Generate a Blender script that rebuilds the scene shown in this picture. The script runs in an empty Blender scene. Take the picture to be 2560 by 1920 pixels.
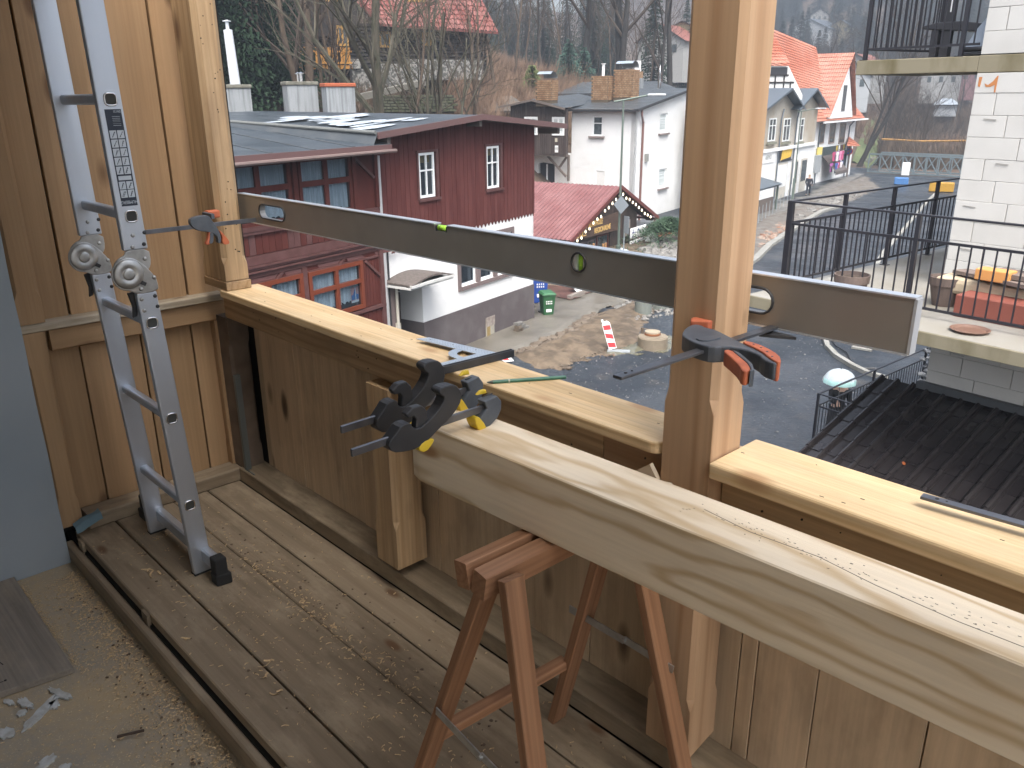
import bpy, bmesh, math, random
import numpy as np
from mathutils import Vector, Matrix, noise as mnoise
random.seed(7); rs = np.random.RandomState(5)
SC = bpy.context.scene
COL = SC.collection
PI = math.pi

# ------------------------------------------------------------------ camera
# world frame: X along the balcony parapet (to the right), Y outwards over the street, Z up; z=0 is the plank floor
H = 1.6
FPX = 2049.0
R3 = np.array([[0.0, 0, 0]] * 3)
_c = np.array([1280.0, 960.0])
_X = -np.array([-780 - _c[0], 258 - _c[1], FPX]); _X /= np.linalg.norm(_X)
_D = np.array([1329 - _c[0], 6800 - _c[1], FPX]); _D /= np.linalg.norm(_D)
_Z = -_D; _Z = _Z - _X * _X.dot(_Z); _Z /= np.linalg.norm(_Z)
_Y = np.cross(_Z, _X)
R3 = np.array([_X, _Y, _Z])
cam = bpy.data.cameras.new('camera'); cam.sensor_width = 36; cam.lens = FPX / 2560 * 36
cam.clip_start = 0.05; cam.clip_end = 3000
co = bpy.data.objects.new('camera', cam); COL.objects.link(co)
m = Matrix.Identity(4)
for i in range(3):
    m[i][0] = R3[i][0]; m[i][1] = -R3[i][1]; m[i][2] = -R3[i][2]
m[0][3], m[1][3], m[2][3] = 0, 0, H
co.matrix_world = m
SC.camera = co

# ------------------------------------------------------------------ sky, sun, exposure
SUN_EL, SUN_AZ = math.radians(58), math.radians(122)   # azimuth from +Y clockwise (towards +X)
w = bpy.data.worlds.new('World'); SC.world = w; w.use_nodes = True
nt = w.node_tree; nt.nodes.clear()
sk = nt.nodes.new('ShaderNodeTexSky'); sk.sky_type = 'NISHITA'; sk.sun_disc = False
sk.sun_elevation = SUN_EL; sk.sun_rotation = SUN_AZ; sk.dust_density = 5.0; sk.air_density = 1.0; sk.ozone_density = 1.0
hs = nt.nodes.new('ShaderNodeHueSaturation'); hs.inputs['Saturation'].default_value = 0.50; hs.inputs['Value'].default_value = 1.0
bg = nt.nodes.new('ShaderNodeBackground'); bg.inputs[1].default_value = 0.15
ou = nt.nodes.new('ShaderNodeOutputWorld')
nt.links.new(sk.outputs[0], hs.inputs['Color']); nt.links.new(hs.outputs[0], bg.inputs[0]); nt.links.new(bg.outputs[0], ou.inputs[0])
sl = bpy.data.lights.new('sun', 'SUN'); sl.energy = 1.5; sl.angle = math.radians(40); sl.color = (1, 0.97, 0.93)
so = bpy.data.objects.new('sun', sl); COL.objects.link(so)
sd = Vector((math.cos(SUN_EL) * math.sin(SUN_AZ), math.cos(SUN_EL) * math.cos(SUN_AZ), math.sin(SUN_EL)))
so.rotation_euler = (-sd).to_track_quat('-Z', 'Y').to_euler()
so.location = (3, 3, 30)
SC.view_settings.view_transform = 'Standard'; SC.view_settings.look = 'None'
SC.view_settings.gamma = 1; SC.view_settings.exposure = 2.08; SC.view_settings.use_curve_mapping = False
SC.render.engine = 'CYCLES'
SC.cycles.max_bounces = 7; SC.cycles.diffuse_bounces = 5; SC.cycles.volume_bounces = 0
SC.cycles.caustics_reflective = False; SC.cycles.caustics_refractive = False

# ------------------------------------------------------------------ surveying helpers (photo bearings -> places on real planes)
S = -6.4                       # street level
def _ray(px, py): return R3 @ np.array([px - _c[0], py - _c[1], FPX])
def G(px, py, z=S):
    d = _ray(px, py); t = (z - H) / d[2]; return Vector((d[0] * t, d[1] * t, z))
def AT(px, py, dist):          # point at a horizontal distance along a bearing
    d = _ray(px, py); t = dist / math.hypot(d[0], d[1]); return Vector((d[0] * t, d[1] * t, H + d[2] * t))

# ------------------------------------------------------------------ materials
def _new(name):
    m = bpy.data.materials.new(name); m.use_nodes = True; n = m.node_tree
    return m, n, n.nodes['Principled BSDF']
def rgba(c): return (c[0], c[1], c[2], 1)
def N(n, t, **k):
    x = n.nodes.new(t)
    for a, b in k.items():
        if a[0] == 'i' and a[1:].isdigit(): x.inputs[int(a[1:])].default_value = b
        else: setattr(x, a, b)
    return x
def mixc(n, f, a, b, mode='MIX'):
    x = n.nodes.new('ShaderNodeMix'); x.data_type = 'RGBA'; x.blend_type = mode
    for sock, v in ((x.inputs[0], f), (x.inputs[6], a), (x.inputs[7], b)):
        if isinstance(v, bpy.types.NodeSocket): n.links.new(v, sock)
        else: sock.default_value = v if isinstance(v, (int, float)) else rgba(v)
    return x.outputs[2]
def ramp(n, src, stops, interp='LINEAR'):
    x = n.nodes.new('ShaderNodeValToRGB'); x.color_ramp.interpolation = interp
    el = x.color_ramp.elements
    while len(el) < len(stops): el.new(0.5)
    for e, (p, v) in zip(el, stops):
        e.position = p; e.color = (v, v, v, 1) if isinstance(v, (int, float)) else rgba(v)
    n.links.new(src, x.inputs[0]); return x.outputs[0]
def mapped(n, scale, rnd=0.0, coord='Object', rndyz=None):
    tc = n.nodes.new('ShaderNodeTexCoord'); mp = n.nodes.new('ShaderNodeMapping'); mp.inputs[3].default_value = scale
    src = tc.outputs[coord]
    if rnd:
        oi = n.nodes.new('ShaderNodeObjectInfo')
        vm = n.nodes.new('ShaderNodeVectorMath'); vm.operation = 'MULTIPLY_ADD'
        n.links.new(oi.outputs['Random'], vm.inputs[0])
        vm.inputs[1].default_value = rndyz or (rnd, rnd * 1.7, rnd * 0.6); vm.inputs[2].default_value = (0, 0, 0) if not rndyz else (0, -rndyz[1] / 2, -rndyz[2] / 2)
        ad = n.nodes.new('ShaderNodeVectorMath'); ad.operation = 'ADD'
        n.links.new(src, ad.inputs[0]); n.links.new(vm.outputs[0], ad.inputs[1]); src = ad.outputs[0]
    n.links.new(src, mp.inputs[0]); return mp.outputs[0]
def noise(n, vec, scale, detail=3, rough=0.5):
    x = N(n, 'ShaderNodeTexNoise'); x.inputs['Scale'].default_value = scale; x.inputs['Detail'].default_value = detail
    x.inputs['Roughness'].default_value = rough
    if vec is not None: n.links.new(vec, x.inputs[0])
    return x.outputs[0]
def bump(n, b, h, dist, strength=0.6):
    x = N(n, 'ShaderNodeBump'); x.inputs['Strength'].default_value = strength; x.inputs['Distance'].default_value = dist
    n.links.new(h, x.inputs['Height']); n.links.new(x.outputs[0], b.inputs['Normal'])
def M(name, c, rough=0.6, metal=0.0, c2=None, ns=3.0, nd=4, amt=(0.35, 0.65), bmp=0, bs=None, stretch=(1, 1, 1), rnd=3.0, emis=None, spec=None, r2=None, coord='Object'):
    m, n, b = _new(name)
    b.inputs['Base Color'].default_value = rgba(c); b.inputs['Roughness'].default_value = rough; b.inputs['Metallic'].default_value = metal
    if spec is not None: b.inputs['Specular IOR Level'].default_value = spec
    if c2 is not None or bmp:
        v = mapped(n, stretch, rnd, coord)
        f = noise(n, v, ns, nd)
        if c2 is not None:
            r = ramp(n, f, [(amt[0], 0.0), (amt[1], 1.0)])
            n.links.new(mixc(n, r, c, c2), b.inputs['Base Color'])
            if r2 is not None:
                rr = N(n, 'ShaderNodeMapRange'); n.links.new(r, rr.inputs[0]); rr.inputs[3].default_value = rough; rr.inputs[4].default_value = r2
                n.links.new(rr.outputs[0], b.inputs['Roughness'])
        if bmp: bump(n, b, noise(n, v, bs or ns * 4, 4), bmp)
    if emis: b.inputs['Emission Color'].default_value = rgba(emis[0]); b.inputs['Emission Strength'].default_value = emis[1]
    return m
def wood(name, c1, c2, knot=(0.13, 0.07, 0.035), ring=14, dist=3.0, ringamt=0.8, kn=0.11, rough=0.62, dirt=None, dirtamt=0.5, fib=0.25, bmp=0.0012, yz=0.25, xs=0.10, dscale=1.2):
    m, n, b = _new(name)
    v = mapped(n, (xs, 1, 1), 1, rndyz=(9.0, yz, yz * 0.8))
    wv = N(n, 'ShaderNodeTexWave', wave_type='RINGS', rings_direction='X', wave_profile='SIN')
    wv.inputs['Scale'].default_value = ring; wv.inputs['Distortion'].default_value = dist; wv.inputs['Detail'].default_value = 2.0
    wv.inputs['Detail Scale'].default_value = dscale; wv.inputs['Detail Roughness'].default_value = 0.4
    n.links.new(v, wv.inputs[0])
    line = ramp(n, wv.outputs[1], [(0.0, 0.0), (0.55, 0.12), (0.9, 0.75), (1.0, 1.0)])
    mul = N(n, 'ShaderNodeMath', operation='MULTIPLY'); n.links.new(line, mul.inputs[0]); mul.inputs[1].default_value = ringamt
    col = mixc(n, mul.outputs[0], c1, c2)
    vf = mapped(n, (1.2, 60, 60), 7)
    f = noise(n, vf, 1.6, 3, 0.6)
    fr = ramp(n, f, [(0.3, 1 - fib), (0.7, 1 + fib * 0.2)])
    col = mixc(n, 1.0, col, fr, 'MULTIPLY')
    vt = mapped(n, (0.6, 2.2, 2.2), 5)
    t = noise(n, vt, 1.5, 2)
    tr = ramp(n, t, [(0.3, 0.82), (0.7, 1.08)]); col = mixc(n, 1.0, col, tr, 'MULTIPLY')
    oi = n.nodes.new('ShaderNodeObjectInfo')
    rr = ramp(n, oi.outputs['Random'], [(0.0, (0.86, 0.84, 0.80)), (1.0, (1.06, 1.03, 1.0))]); col = mixc(n, 1.0, col, rr, 'MULTIPLY')
    if dirt:
        dv = mapped(n, (1.5, 4, 4), 3); dn = noise(n, dv, 2.2, 5, 0.65)
        dr = ramp(n, dn, [(0.48, 0.0), (0.75, dirtamt)]); col = mixc(n, dr, col, dirt)
    if kn:
        kv = mapped(n, (2.4, 6, 6), 13)
        vo = N(n, 'ShaderNodeTexVoronoi'); vo.inputs['Scale'].default_value = 1.0; n.links.new(kv, vo.inputs[0])
        kr = ramp(n, vo.outputs['Distance'], [(0.0, 1.0), (kn * 0.75, 0.85), (kn, 0.55), (kn * 1.5, 0.0)])
        col = mixc(n, kr, col, knot)
    n.links.new(col, b.inputs['Base Color'])
    b.inputs['Roughness'].default_value = rough; b.inputs['Specular IOR Level'].default_value = 0.3
    if bmp: bump(n, b, f, bmp)
    return m

# ------------------------------------------------------------------ mesh building
ORG = {}
def V3(*a): return Vector(a[0] if len(a) == 1 else a)
class MB:
    def __init__(s): s.v = []; s.f = []; s.mi = []; s.cm = 0
    def add(s, vs, fs):
        b = len(s.v); s.v += [tuple(x) for x in vs]; s.f += [tuple(b + i for i in f) for f in fs]; s.mi += [s.cm] * len(fs); return s
    def obox(s, c, X, Y, Z, sx, sy, sz):
        c = V3(c); X = V3(X) * sx / 2; Y = V3(Y) * sy / 2; Z = V3(Z) * sz / 2
        vs = [c + X * i + Y * j + Z * k for i in (-1, 1) for j in (-1, 1) for k in (-1, 1)]
        return s.add(vs, [(0, 1, 3, 2), (4, 6, 7, 5), (0, 4, 5, 1), (2, 3, 7, 6), (0, 2, 6, 4), (1, 5, 7, 3)])
    def box(s, x0, x1, y0, y1, z0, z1):
        return s.obox(((x0 + x1) / 2, (y0 + y1) / 2, (z0 + z1) / 2), (1, 0, 0), (0, 1, 0), (0, 0, 1), x1 - x0, y1 - y0, z1 - z0)
    def beam(s, p0, p1, w, h, up=(0, 0, 1)):
        p0 = V3(p0); p1 = V3(p1); d = p1 - p0; L = d.length; d.normalize(); u = V3(up); sd = d.cross(u)
        if sd.length < 1e-4: sd = d.cross(Vector((1, 0, 0)))
        sd.normalize(); u = sd.cross(d); return s.obox((p0 + p1) / 2, d, sd, u, L, w, h)
    def tube(s, pts, r, n=6, cap=True, closed=False):
        pts = [V3(p) for p in pts]; k = len(pts)
        rr = r if isinstance(r, (list, tuple)) else [r] * k
        vs = []; prev = None
        for i, p in enumerate(pts):
            d = (pts[(i + 1) % k] - pts[i - 1]) if closed else (pts[min(i + 1, k - 1)] - pts[max(i - 1, 0)])
            d.normalize()
            if prev is None:
                a = d.orthogonal().normalized()
            else:
                a = prev - d * prev.dot(d)
                a = a.normalized() if a.length > 1e-5 else d.orthogonal().normalized()
            prev = a; bb = d.cross(a)
            for j in range(n):
                t = 2 * PI * j / n; vs.append(p + (a * math.cos(t) + bb * math.sin(t)) * rr[i])
        fs = []
        for i in range(k if closed else k - 1):
            i2 = (i + 1) % k
            for j in range(n): fs.append((i * n + j, i * n + (j + 1) % n, i2 * n + (j + 1) % n, i2 * n + j))
        if cap and not closed: fs += [tuple(range(n - 1, -1, -1)), tuple((k - 1) * n + j for j in range(n))]
        return s.add(vs, fs)
    def cyl(s, p0, p1, r0, r1=None, n=12): return s.tube([p0, p1], [r0, r0 if r1 is None else r1], n)
    def prism(s, poly, off):
        k = len(poly); poly = [V3(p) for p in poly]; off = V3(off)
        vs = poly + [p + off for p in poly]
        return s.add(vs, [tuple(range(k - 1, -1, -1)), tuple(range(k, 2 * k))] + [(i, (i + 1) % k, k + (i + 1) % k, k + i) for i in range(k)])
    def lathe(s, prof, c, n=20, X=(1, 0, 0), Y=(0, 1, 0), Z=(0, 0, 1)):
        c = V3(c); X = V3(X); Y = V3(Y); Z = V3(Z); vs = []
        for (r, z) in prof:
            for j in range(n):
                t = 2 * PI * j / n; vs.append(c + X * r * math.cos(t) + Y * r * math.sin(t) + Z * z)
        fs = []
        for i in range(len(prof) - 1):
            for j in range(n): fs.append((i * n + j, i * n + (j + 1) % n, (i + 1) * n + (j + 1) % n, (i + 1) * n + j))
        fs += [tuple(range(n - 1, -1, -1)), tuple((len(prof) - 1) * n + j for j in range(n))]
        return s.add(vs, fs)
    def rock(s, c, r, sq=0.7, n=None):
        c = V3(c); vs = []
        g = (1 + 5 ** 0.5) / 2
        base = [(-1, g, 0), (1, g, 0), (-1, -g, 0), (1, -g, 0), (0, -1, g), (0, 1, g), (0, -1, -g), (0, 1, -g), (g, 0, -1), (g, 0, 1), (-g, 0, -1), (-g, 0, 1)]
        for b in base:
            k = r * (0.7 + 0.5 * random.random()) / 1.9; vs.append((c.x + b[0] * k, c.y + b[1] * k, c.z + b[2] * k * sq))
        return s.add(vs, [(0, 11, 5), (0, 5, 1), (0, 1, 7), (0, 7, 10), (0, 10, 11), (1, 5, 9), (5, 11, 4), (11, 10, 2), (10, 7, 6), (7, 1, 8), (3, 9, 4), (3, 4, 2), (3, 2, 6), (3, 6, 8), (3, 8, 9), (4, 9, 5), (2, 4, 11), (6, 2, 10), (8, 6, 7), (9, 8, 1)])
    def build(s, name, mat, parent=None, smooth=False, bevel=0, **tags):
        me = bpy.data.meshes.new(name)
        o = bpy.data.objects.new(name, me); COL.objects.link(o)
        org = ORG.get(parent.name, Vector((0, 0, 0))) if parent else tags.pop('org', None)
        if org is None:
            if s.v:
                a = np.array(s.v); org = Vector(((a[:, 0].min() + a[:, 0].max()) / 2, (a[:, 1].min() + a[:, 1].max()) / 2, a[:, 2].min()))
            else: org = Vector((0, 0, 0))
        tags.pop('org', None)
        me.from_pydata([(x[0] - org[0], x[1] - org[1], x[2] - org[2]) for x in s.v], [], s.f)
        for mm in (mat if isinstance(mat, (list, tuple)) else [mat]): me.materials.append(mm)
        if isinstance(mat, (list, tuple)): me.polygons.foreach_set('material_index', s.mi)
        if smooth: me.polygons.foreach_set('use_smooth', [True] * len(s.f))
        me.update()
        if parent: o.parent = parent
        else: o.location = org
        ORG[o.name] = Vector(org)
        if bevel:
            md = o.modifiers.new('bevel', 'BEVEL'); md.width = bevel; md.segments = 2; md.limit_method = 'ANGLE'; md.harden_normals = False
        for k2, v2 in tags.items():
            if v2 is not None: o[k2] = v2
        return o
def thing(name, loc, label, category, group=None):
    o = bpy.data.objects.new(name, None); COL.objects.link(o); o.location = loc; o.empty_display_size = 0.1
    ORG[o.name] = Vector(loc); o['label'] = label; o['category'] = category
    if group: o['group'] = group
    return o
def structure_root(name, loc=(0, 0, 0)):
    o = bpy.data.objects.new(name, None); COL.objects.link(o); o.location = loc; ORG[o.name] = Vector(loc); o['kind'] = 'structure'; return o
def plank(name, p0, p1, wd, ht, mat, parent=None, up=(0, 0, 1), ch=0.003, **tags):
    """one sawn piece from p0 to p1; local X runs along the grain"""
    p0 = V3(p0); p1 = V3(p1); d = p1 - p0; L = d.length; d.normalize(); u = V3(up); sd = u.cross(d).normalized(); u = d.cross(sd)
    ch = min(ch, wd / 3, ht / 3); a, b = wd / 2, ht / 2
    sec = [(-a + ch, -b), (a - ch, -b), (a, -b + ch), (a, b - ch), (a - ch, b), (-a + ch, b), (-a, b - ch), (-a, -b + ch)]
    vs = [(-L / 2, y, z) for y, z in sec] + [(L / 2, y, z) for y, z in sec]
    fs = [tuple(range(7, -1, -1)), tuple(range(8, 16))] + [(i, (i + 1) % 8, 8 + (i + 1) % 8, 8 + i) for i in range(8)]
    me = bpy.data.meshes.new(name); me.from_pydata(vs, [], fs); me.materials.append(mat); me.update()
    o = bpy.data.objects.new(name, me); COL.objects.link(o)
    c = (p0 + p1) / 2
    po = ORG.get(parent.name, Vector((0, 0, 0))) if parent else Vector((0, 0, 0))
    mt = Matrix((d, sd, u)).transposed().to_4x4(); mt.translation = c - po
    if parent: o.parent = parent
    o.matrix_local = mt if parent else mt
    if not parent: o.matrix_world = mt
    ORG[o.name] = c
    for k2, v2 in tags.items():
        if v2 is not None: o[k2] = v2
    return o
def textmesh(body, size, c, X, Yv, mat, parent, name='lettering', ext=0.004, align='CENTER', bold=0.0, xs=1.0):
    cu = bpy.data.curves.new('t', 'FONT'); cu.body = body; cu.size = size; cu.extrude = ext; cu.align_x = align; cu.align_y = 'CENTER'; cu.offset = bold
    to = bpy.data.objects.new('t', cu); COL.objects.link(to)
    dg = bpy.context.evaluated_depsgraph_get(); me = bpy.data.meshes.new_from_object(to.evaluated_get(dg))
    bpy.data.objects.remove(to)
    X = V3(X).normalized(); Yv = V3(Yv).normalized(); Zv = X.cross(Yv)
    po = ORG.get(parent.name, Vector((0, 0, 0)))
    for v in me.vertices:
        p = V3(c) + X * v.co.x * xs + Yv * v.co.y + Zv * v.co.z - po; v.co = p
    me.materials.clear(); me.materials.append(mat)
    o = bpy.data.objects.new(name, me); COL.objects.link(o); o.parent = parent; ORG[o.name] = po
    return o
def nz(x, y, z=0.0, s=1.0): return mnoise.noise(Vector((x * s, y * s, z * s)))
# ------------------------------------------------------------------ interior materials
W_WALL = wood('orange_pine', (0.42, 0.275, 0.155), (0.29, 0.175, 0.09), ring=4, dist=3, ringamt=0.25, kn=0.12, fib=0.14, dirt=(0.30, 0.21, 0.12), dirtamt=0.35)
W_PARA = wood('parapet_pine', (0.62, 0.48, 0.33), (0.44, 0.32, 0.21), ring=4.5, dist=3, ringamt=0.25, kn=0.13, fib=0.15, knot=(0.09, 0.055, 0.035), dirt=(0.20, 0.155, 0.11), dirtamt=0.5)
W_CAP = wood('cap_pine', (0.80, 0.60, 0.36), (0.66, 0.44, 0.21), ring=12, dist=3, ringamt=0.6, kn=0.10, knot=(0.40, 0.24, 0.12), dirt=(0.82, 0.68, 0.46), dirtamt=0.4)
W_NEW = wood('new_spruce_beam', (0.80, 0.70, 0.55), (0.52, 0.37, 0.20), ring=7.5, dist=6.0, ringamt=0.75, kn=0.085, knot=(0.36, 0.20, 0.10), fib=0.08, yz=0.10, xs=0.22, dscale=2.2, rough=0.7)
W_POST = wood('new_larch_post', (0.47, 0.32, 0.20), (0.34, 0.205, 0.115), ring=9, dist=3.6, ringamt=0.7, kn=0.06, fib=0.12, yz=0.12, xs=0.08)
W_OLD = wood('old_post_wood', (0.50, 0.355, 0.21), (0.33, 0.21, 0.11), ring=12, dist=4, ringamt=0.6, kn=0.15, knot=(0.10, 0.05, 0.03), dirt=(0.24, 0.16, 0.10), dirtamt=0.5)
W_DUST = wood('dusty_ledge_wood', (0.50, 0.43, 0.33), (0.38, 0.30, 0.20), ring=12, dist=3, ringamt=0.4, kn=0.07, dirt=(0.55, 0.50, 0.42), dirtamt=0.7)
W_SAW = wood('brown_sawhorse_wood', (0.36, 0.195, 0.11), (0.26, 0.13, 0.07), ring=20, dist=2, ringamt=0.6, kn=0.05)
W_FLOOR = wood('dirty_floor_plank', (0.27, 0.215, 0.15), (0.18, 0.135, 0.09), ring=8, dist=4, ringamt=0.4, kn=0.08, dirt=(0.42, 0.34, 0.235), dirtamt=0.8, fib=0.14, rough=0.85)
W_PLY = wood('grey_plywood', (0.29, 0.26, 0.225), (0.22, 0.19, 0.16), ring=3, dist=5, ringamt=0.4, kn=0.0, dirt=(0.36, 0.30, 0.22), dirtamt=0.5, rough=0.8)
DARK = M('dark_gap', (0.012, 0.010, 0.008), 0.9)
ALU = M('ladder_aluminium', (0.60, 0.64, 0.70), 0.38, 0.85, c2=(0.50, 0.54, 0.60), ns=5, r2=0.5, bmp=0.0002, bs=120, stretch=(1, 1, 0.1))
STEEL = M('grey_steel', (0.50, 0.50, 0.49), 0.42, 0.85, c2=(0.36, 0.36, 0.35), ns=30)
STEELB = M('bright_steel', (0.62, 0.62, 0.62), 0.25, 1.0)
LEVM = M('level_grey_aluminium', (0.36, 0.34, 0.315), 0.42, 0.75, c2=(0.31, 0.295, 0.27), ns=6, r2=0.5)
LEVT = M('level_bright_edge', (0.80, 0.83, 0.88), 0.3, 0.8)
BLK = M('black_plastic', (0.022, 0.023, 0.026), 0.48, c2=(0.032, 0.033, 0.036), ns=20)
DGRY = M('dark_grey_plastic', (0.06, 0.07, 0.085), 0.5, c2=(0.085, 0.095, 0.11), ns=25)
YEL = M('yellow_plastic', (0.60, 0.42, 0.03), 0.5)
ORG_ = M('orange_rubber', (0.48, 0.13, 0.055), 0.6, c2=(0.38, 0.10, 0.05), ns=30)
BARM = M('dark_bar_steel', (0.12, 0.125, 0.14), 0.38, 0.8, c2=(0.18, 0.185, 0.2), ns=15)
RUB = M('black_rubber', (0.02, 0.02, 0.02), 0.85)
VIAL = M('green_vial', (0.45, 0.85, 0.08), 0.2, emis=None)
WHP = M('white_plastic', (0.75, 0.78, 0.76), 0.4)

# ------------------------------------------------------------------ lower floor, plank floor
fl = MB()
nx, ny = 90, 60
xs = np.linspace(-4.2, 3.2, nx); ys = np.linspace(-1.6, 0.70, ny)
vs = []
for y in ys:
    for x in xs:
        vs.append((x, y, -0.12 + 0.004 * nz(x, y, 0, 3) + 0.002 * nz(x, y, 5, 11)))
fl.add(vs, [(j * nx + i, j * nx + i + 1, (j + 1) * nx + i + 1, (j + 1) * nx + i) for j in range(ny - 1) for i in range(nx - 1)])
mf, n, b = _new('sawdust_concrete')
v = mapped(n, (1, 1, 1)); f1 = noise(n, v, 2.3, 6, 0.65); f2 = noise(n, v, 30, 4, 0.7); f3 = noise(n, v, 160, 2, 0.7)
c = mixc(n, ramp(n, f1, [(0.38, 0), (0.62, 1)]), (0.30, 0.265, 0.21), (0.40, 0.315, 0.20))
c = mixc(n, ramp(n, f2, [(0.45, 0), (0.75, 0.7)]), c, (0.42, 0.31, 0.17))
c = mixc(n, ramp(n, f3, [(0.62, 0), (0.7, 0.8)]), c, (0.60, 0.48, 0.30))
c = mixc(n, ramp(n, noise(n, v, 75, 3, 0.8), [(0.66, 0), (0.74, 0.6)]), c, (0.10, 0.08, 0.055))
n.links.new(c, b.inputs['Base Color']); b.inputs['Roughness'].default_value = 0.9; bump(n, b, f2, 0.004)
fl.build('floor', mf, None, kind='structure', smooth=True)

pf = structure_root('plank_floor', (-0.5, 1.0, -0.05))
YS = [(0.712, 0.852), (0.859, 1.088), (1.0905, 1.236), (1.242, 1.3862)]
for (a, b_) in YS:
    plank('plank', (-3.262, (a + b_) / 2, -0.02), (2.9, (a + b_) / 2, -0.02), b_ - a, 0.04, W_FLOOR, pf, ch=0.004)
plank('curb_strip', (-3.275, 0.686, -0.078), (2.9, 0.690, -0.078), 0.028, 0.075, W_FLOOR, pf, ch=0.006)
mb = MB(); mb.box(-3.40, 2.9, 0.704, 1.56, -0.11, -0.045); mb.build('joist_bed', DARK, pf)  # dark filler, extended under the sill to block light leaking in
mb = MB()
for x in (-3.20, -2.55, -1.6, -0.4, 1.0, 2.2):
    mb.box(x, x + 0.05, 0.70, 0.711, -0.115, -0.006)
mb.build('joist_end', W_FLOOR, pf)

# plywood sheet on the lower floor
ply = MB(); ply.prism([(-3.25, 0.475, -0.1195), (-2.53, 0.468, -0.1195), (-2.563, 0.255, -0.1195), (-2.62, -0.30, -0.1195), (-3.25, -0.30, -0.1195)], (0, 0, 0.022))
po = ply.build('plywood_sheet', W_PLY, None, label='grey dusty plywood sheet lying on the sawdust covered floor', category='plywood', bevel=0.002)
mb = MB(); mb.beam((-2.86, 0.27, -0.0972), (-2.70, 0.31, -0.0972), 0.003, 0.001)
for (x, y) in ((-2.61, 0.285), (-2.79, 0.262)):
    mb.cyl((x, y + 0.01, -0.0975), (x, y + 0.01, -0.0962), 0.004); mb.box(x - 0.0012, x + 0.0012, y - 0.035, y + 0.005, -0.0975, -0.0968)
mb.build('crack', DARK, po)
# white paint splashes, flat on the floor
paint = M('white_paint_spot', (0.50, 0.52, 0.52), 0.8, c2=(0.36, 0.35, 0.32), ns=40)
mb = MB(); R = random.Random(3)
for (cx, cy, rx, ry, an) in ((-2.47, 0.275, .05, .012, .35), (-2.43, .245, .02, .012, 0), (-2.42, .20, .075, .014, -.9), (-2.50, .185, .035, .012, .2), (-2.46, .165, .014, .012, 0), (-2.54, .15, .02, .009, .4), (-2.40, .11, .03, .02, .4), (-2.46, .075, .035, .02, .2), (-2.46, .03, .05, .03, .3), (-2.40, .06, .02, .013, .2), (-2.20, .16, .015, .03, .5), (-2.14, .19, .02, .015, 0), (-2.52, -.02, .06, .03, 0)):
    k = 22; ring = []
    for j in range(k):
        t = 2 * PI * j / k; r = 1 + R.uniform(-.28, .28); a_, b2 = rx * math.cos(t) * r, ry * math.sin(t) * r
        ring.append((cx + .02 + a_ * math.cos(an) - b2 * math.sin(an), cy + .13 + a_ * math.sin(an) + b2 * math.cos(an), -0.1125))
    mb.prism(ring, (0, 0, -0.006))
mb.build('paint_splashes', paint, None, kind='stuff', label='white paint splashes dried on the lower floor', category='paint')
mb = MB(); mb.beam((-2.138, 0.464, -0.111), (-2.107, 0.528, -0.109), 0.007, 0.005)
mb.build('wood_splinter', M('dark_splinter', (0.07, 0.045, 0.03), 0.8), None, label='thin dark wood splinter lying on the lower floor', category='splinter')

# shavings and sawdust
shav = M('pale_shaving', (0.62, 0.46, 0.27), 0.8, c2=(0.48, 0.33, 0.17), ns=300)
mb = MB(); R = random.Random(11)
def curl(x, y, z, L, wd):
    a = R.uniform(0, 2 * PI); c_, s_ = math.cos(a), math.sin(a); k = R.uniform(0.2, 2.2); pts = []
    n_ = 4
    for i in range(n_ + 1):
        t = i / n_; th = k * (t - .5); px = math.sin(th) / k * L; pz = (1 - math.cos(th)) / k * L * R.choice((1, 1, 0.4))
        bend = 0.3 * L * math.sin(t * 2.6)
        for sgn in (-1, 1): pts.append((x + px * c_ - (sgn * wd / 2 + bend) * s_, y + px * s_ + (sgn * wd / 2 + bend) * c_, z + abs(pz) + (0.0015 if sgn > 0 else 0)))
    mb.add(pts, [(2 * i, 2 * i + 1, 2 * i + 3, 2 * i + 2) for i in range(n_)])
for i in range(3600):            # drift along the curb
    x = R.uniform(-3.15, -1.2); t = abs(R.gauss(0, 0.06)) * (1.0 + (x + 3.15) * 0.5); y = 0.665 - t
    if y > 0.0: curl(x, y, -0.116 + 0.012 * max(0, 1 - t * 14) * R.random(), R.uniform(.003, .012), R.uniform(.0012, .003))
for i in range(500):            # along plywood
    x = R.uniform(-3.2, -2.5); curl(x, 0.478 + abs(R.gauss(0, .012)), -0.117, R.uniform(.002, .006), R.uniform(.001, .002))
for i in range(700): curl(R.uniform(-3.0, -1.2), R.uniform(0, .64), -0.117, R.uniform(.003, .012), R.uniform(.001, .0025))
for i in range(1500):           # on planks
    x = R.uniform(-3.1, 0.3); y = R.choice((R.gauss(1.0, .12), R.uniform(.72, 1.37))); 
    if .715 < y < 1.37: curl(x, y, 0.001, R.uniform(.003, .016), R.uniform(.001, .003))
for i in range(260): curl(R.gauss(-2.1, .35), R.gauss(1.10, .03), 0.001, R.uniform(.004, .02), R.uniform(.001, .004))
for (x, y, L) in ((-2.76, .80, .05), (-2.72, .81, .045), (-2.0, .86, .05), (-1.95, .83, .03), (-1.86, .82, .03), (-2.28, .73, .03)):
    curl(x, y, 0.002, L, .006); curl(x + .01, y + .01, 0.004, L * .7, .006)
mb.build('wood_shavings', shav, None, kind='stuff', label='pale curled wood shavings and sawdust scattered over the floor', category='shavings')
dd = M('dark_debris', (0.13, 0.09, 0.06), 0.9)
mb = MB()
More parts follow.
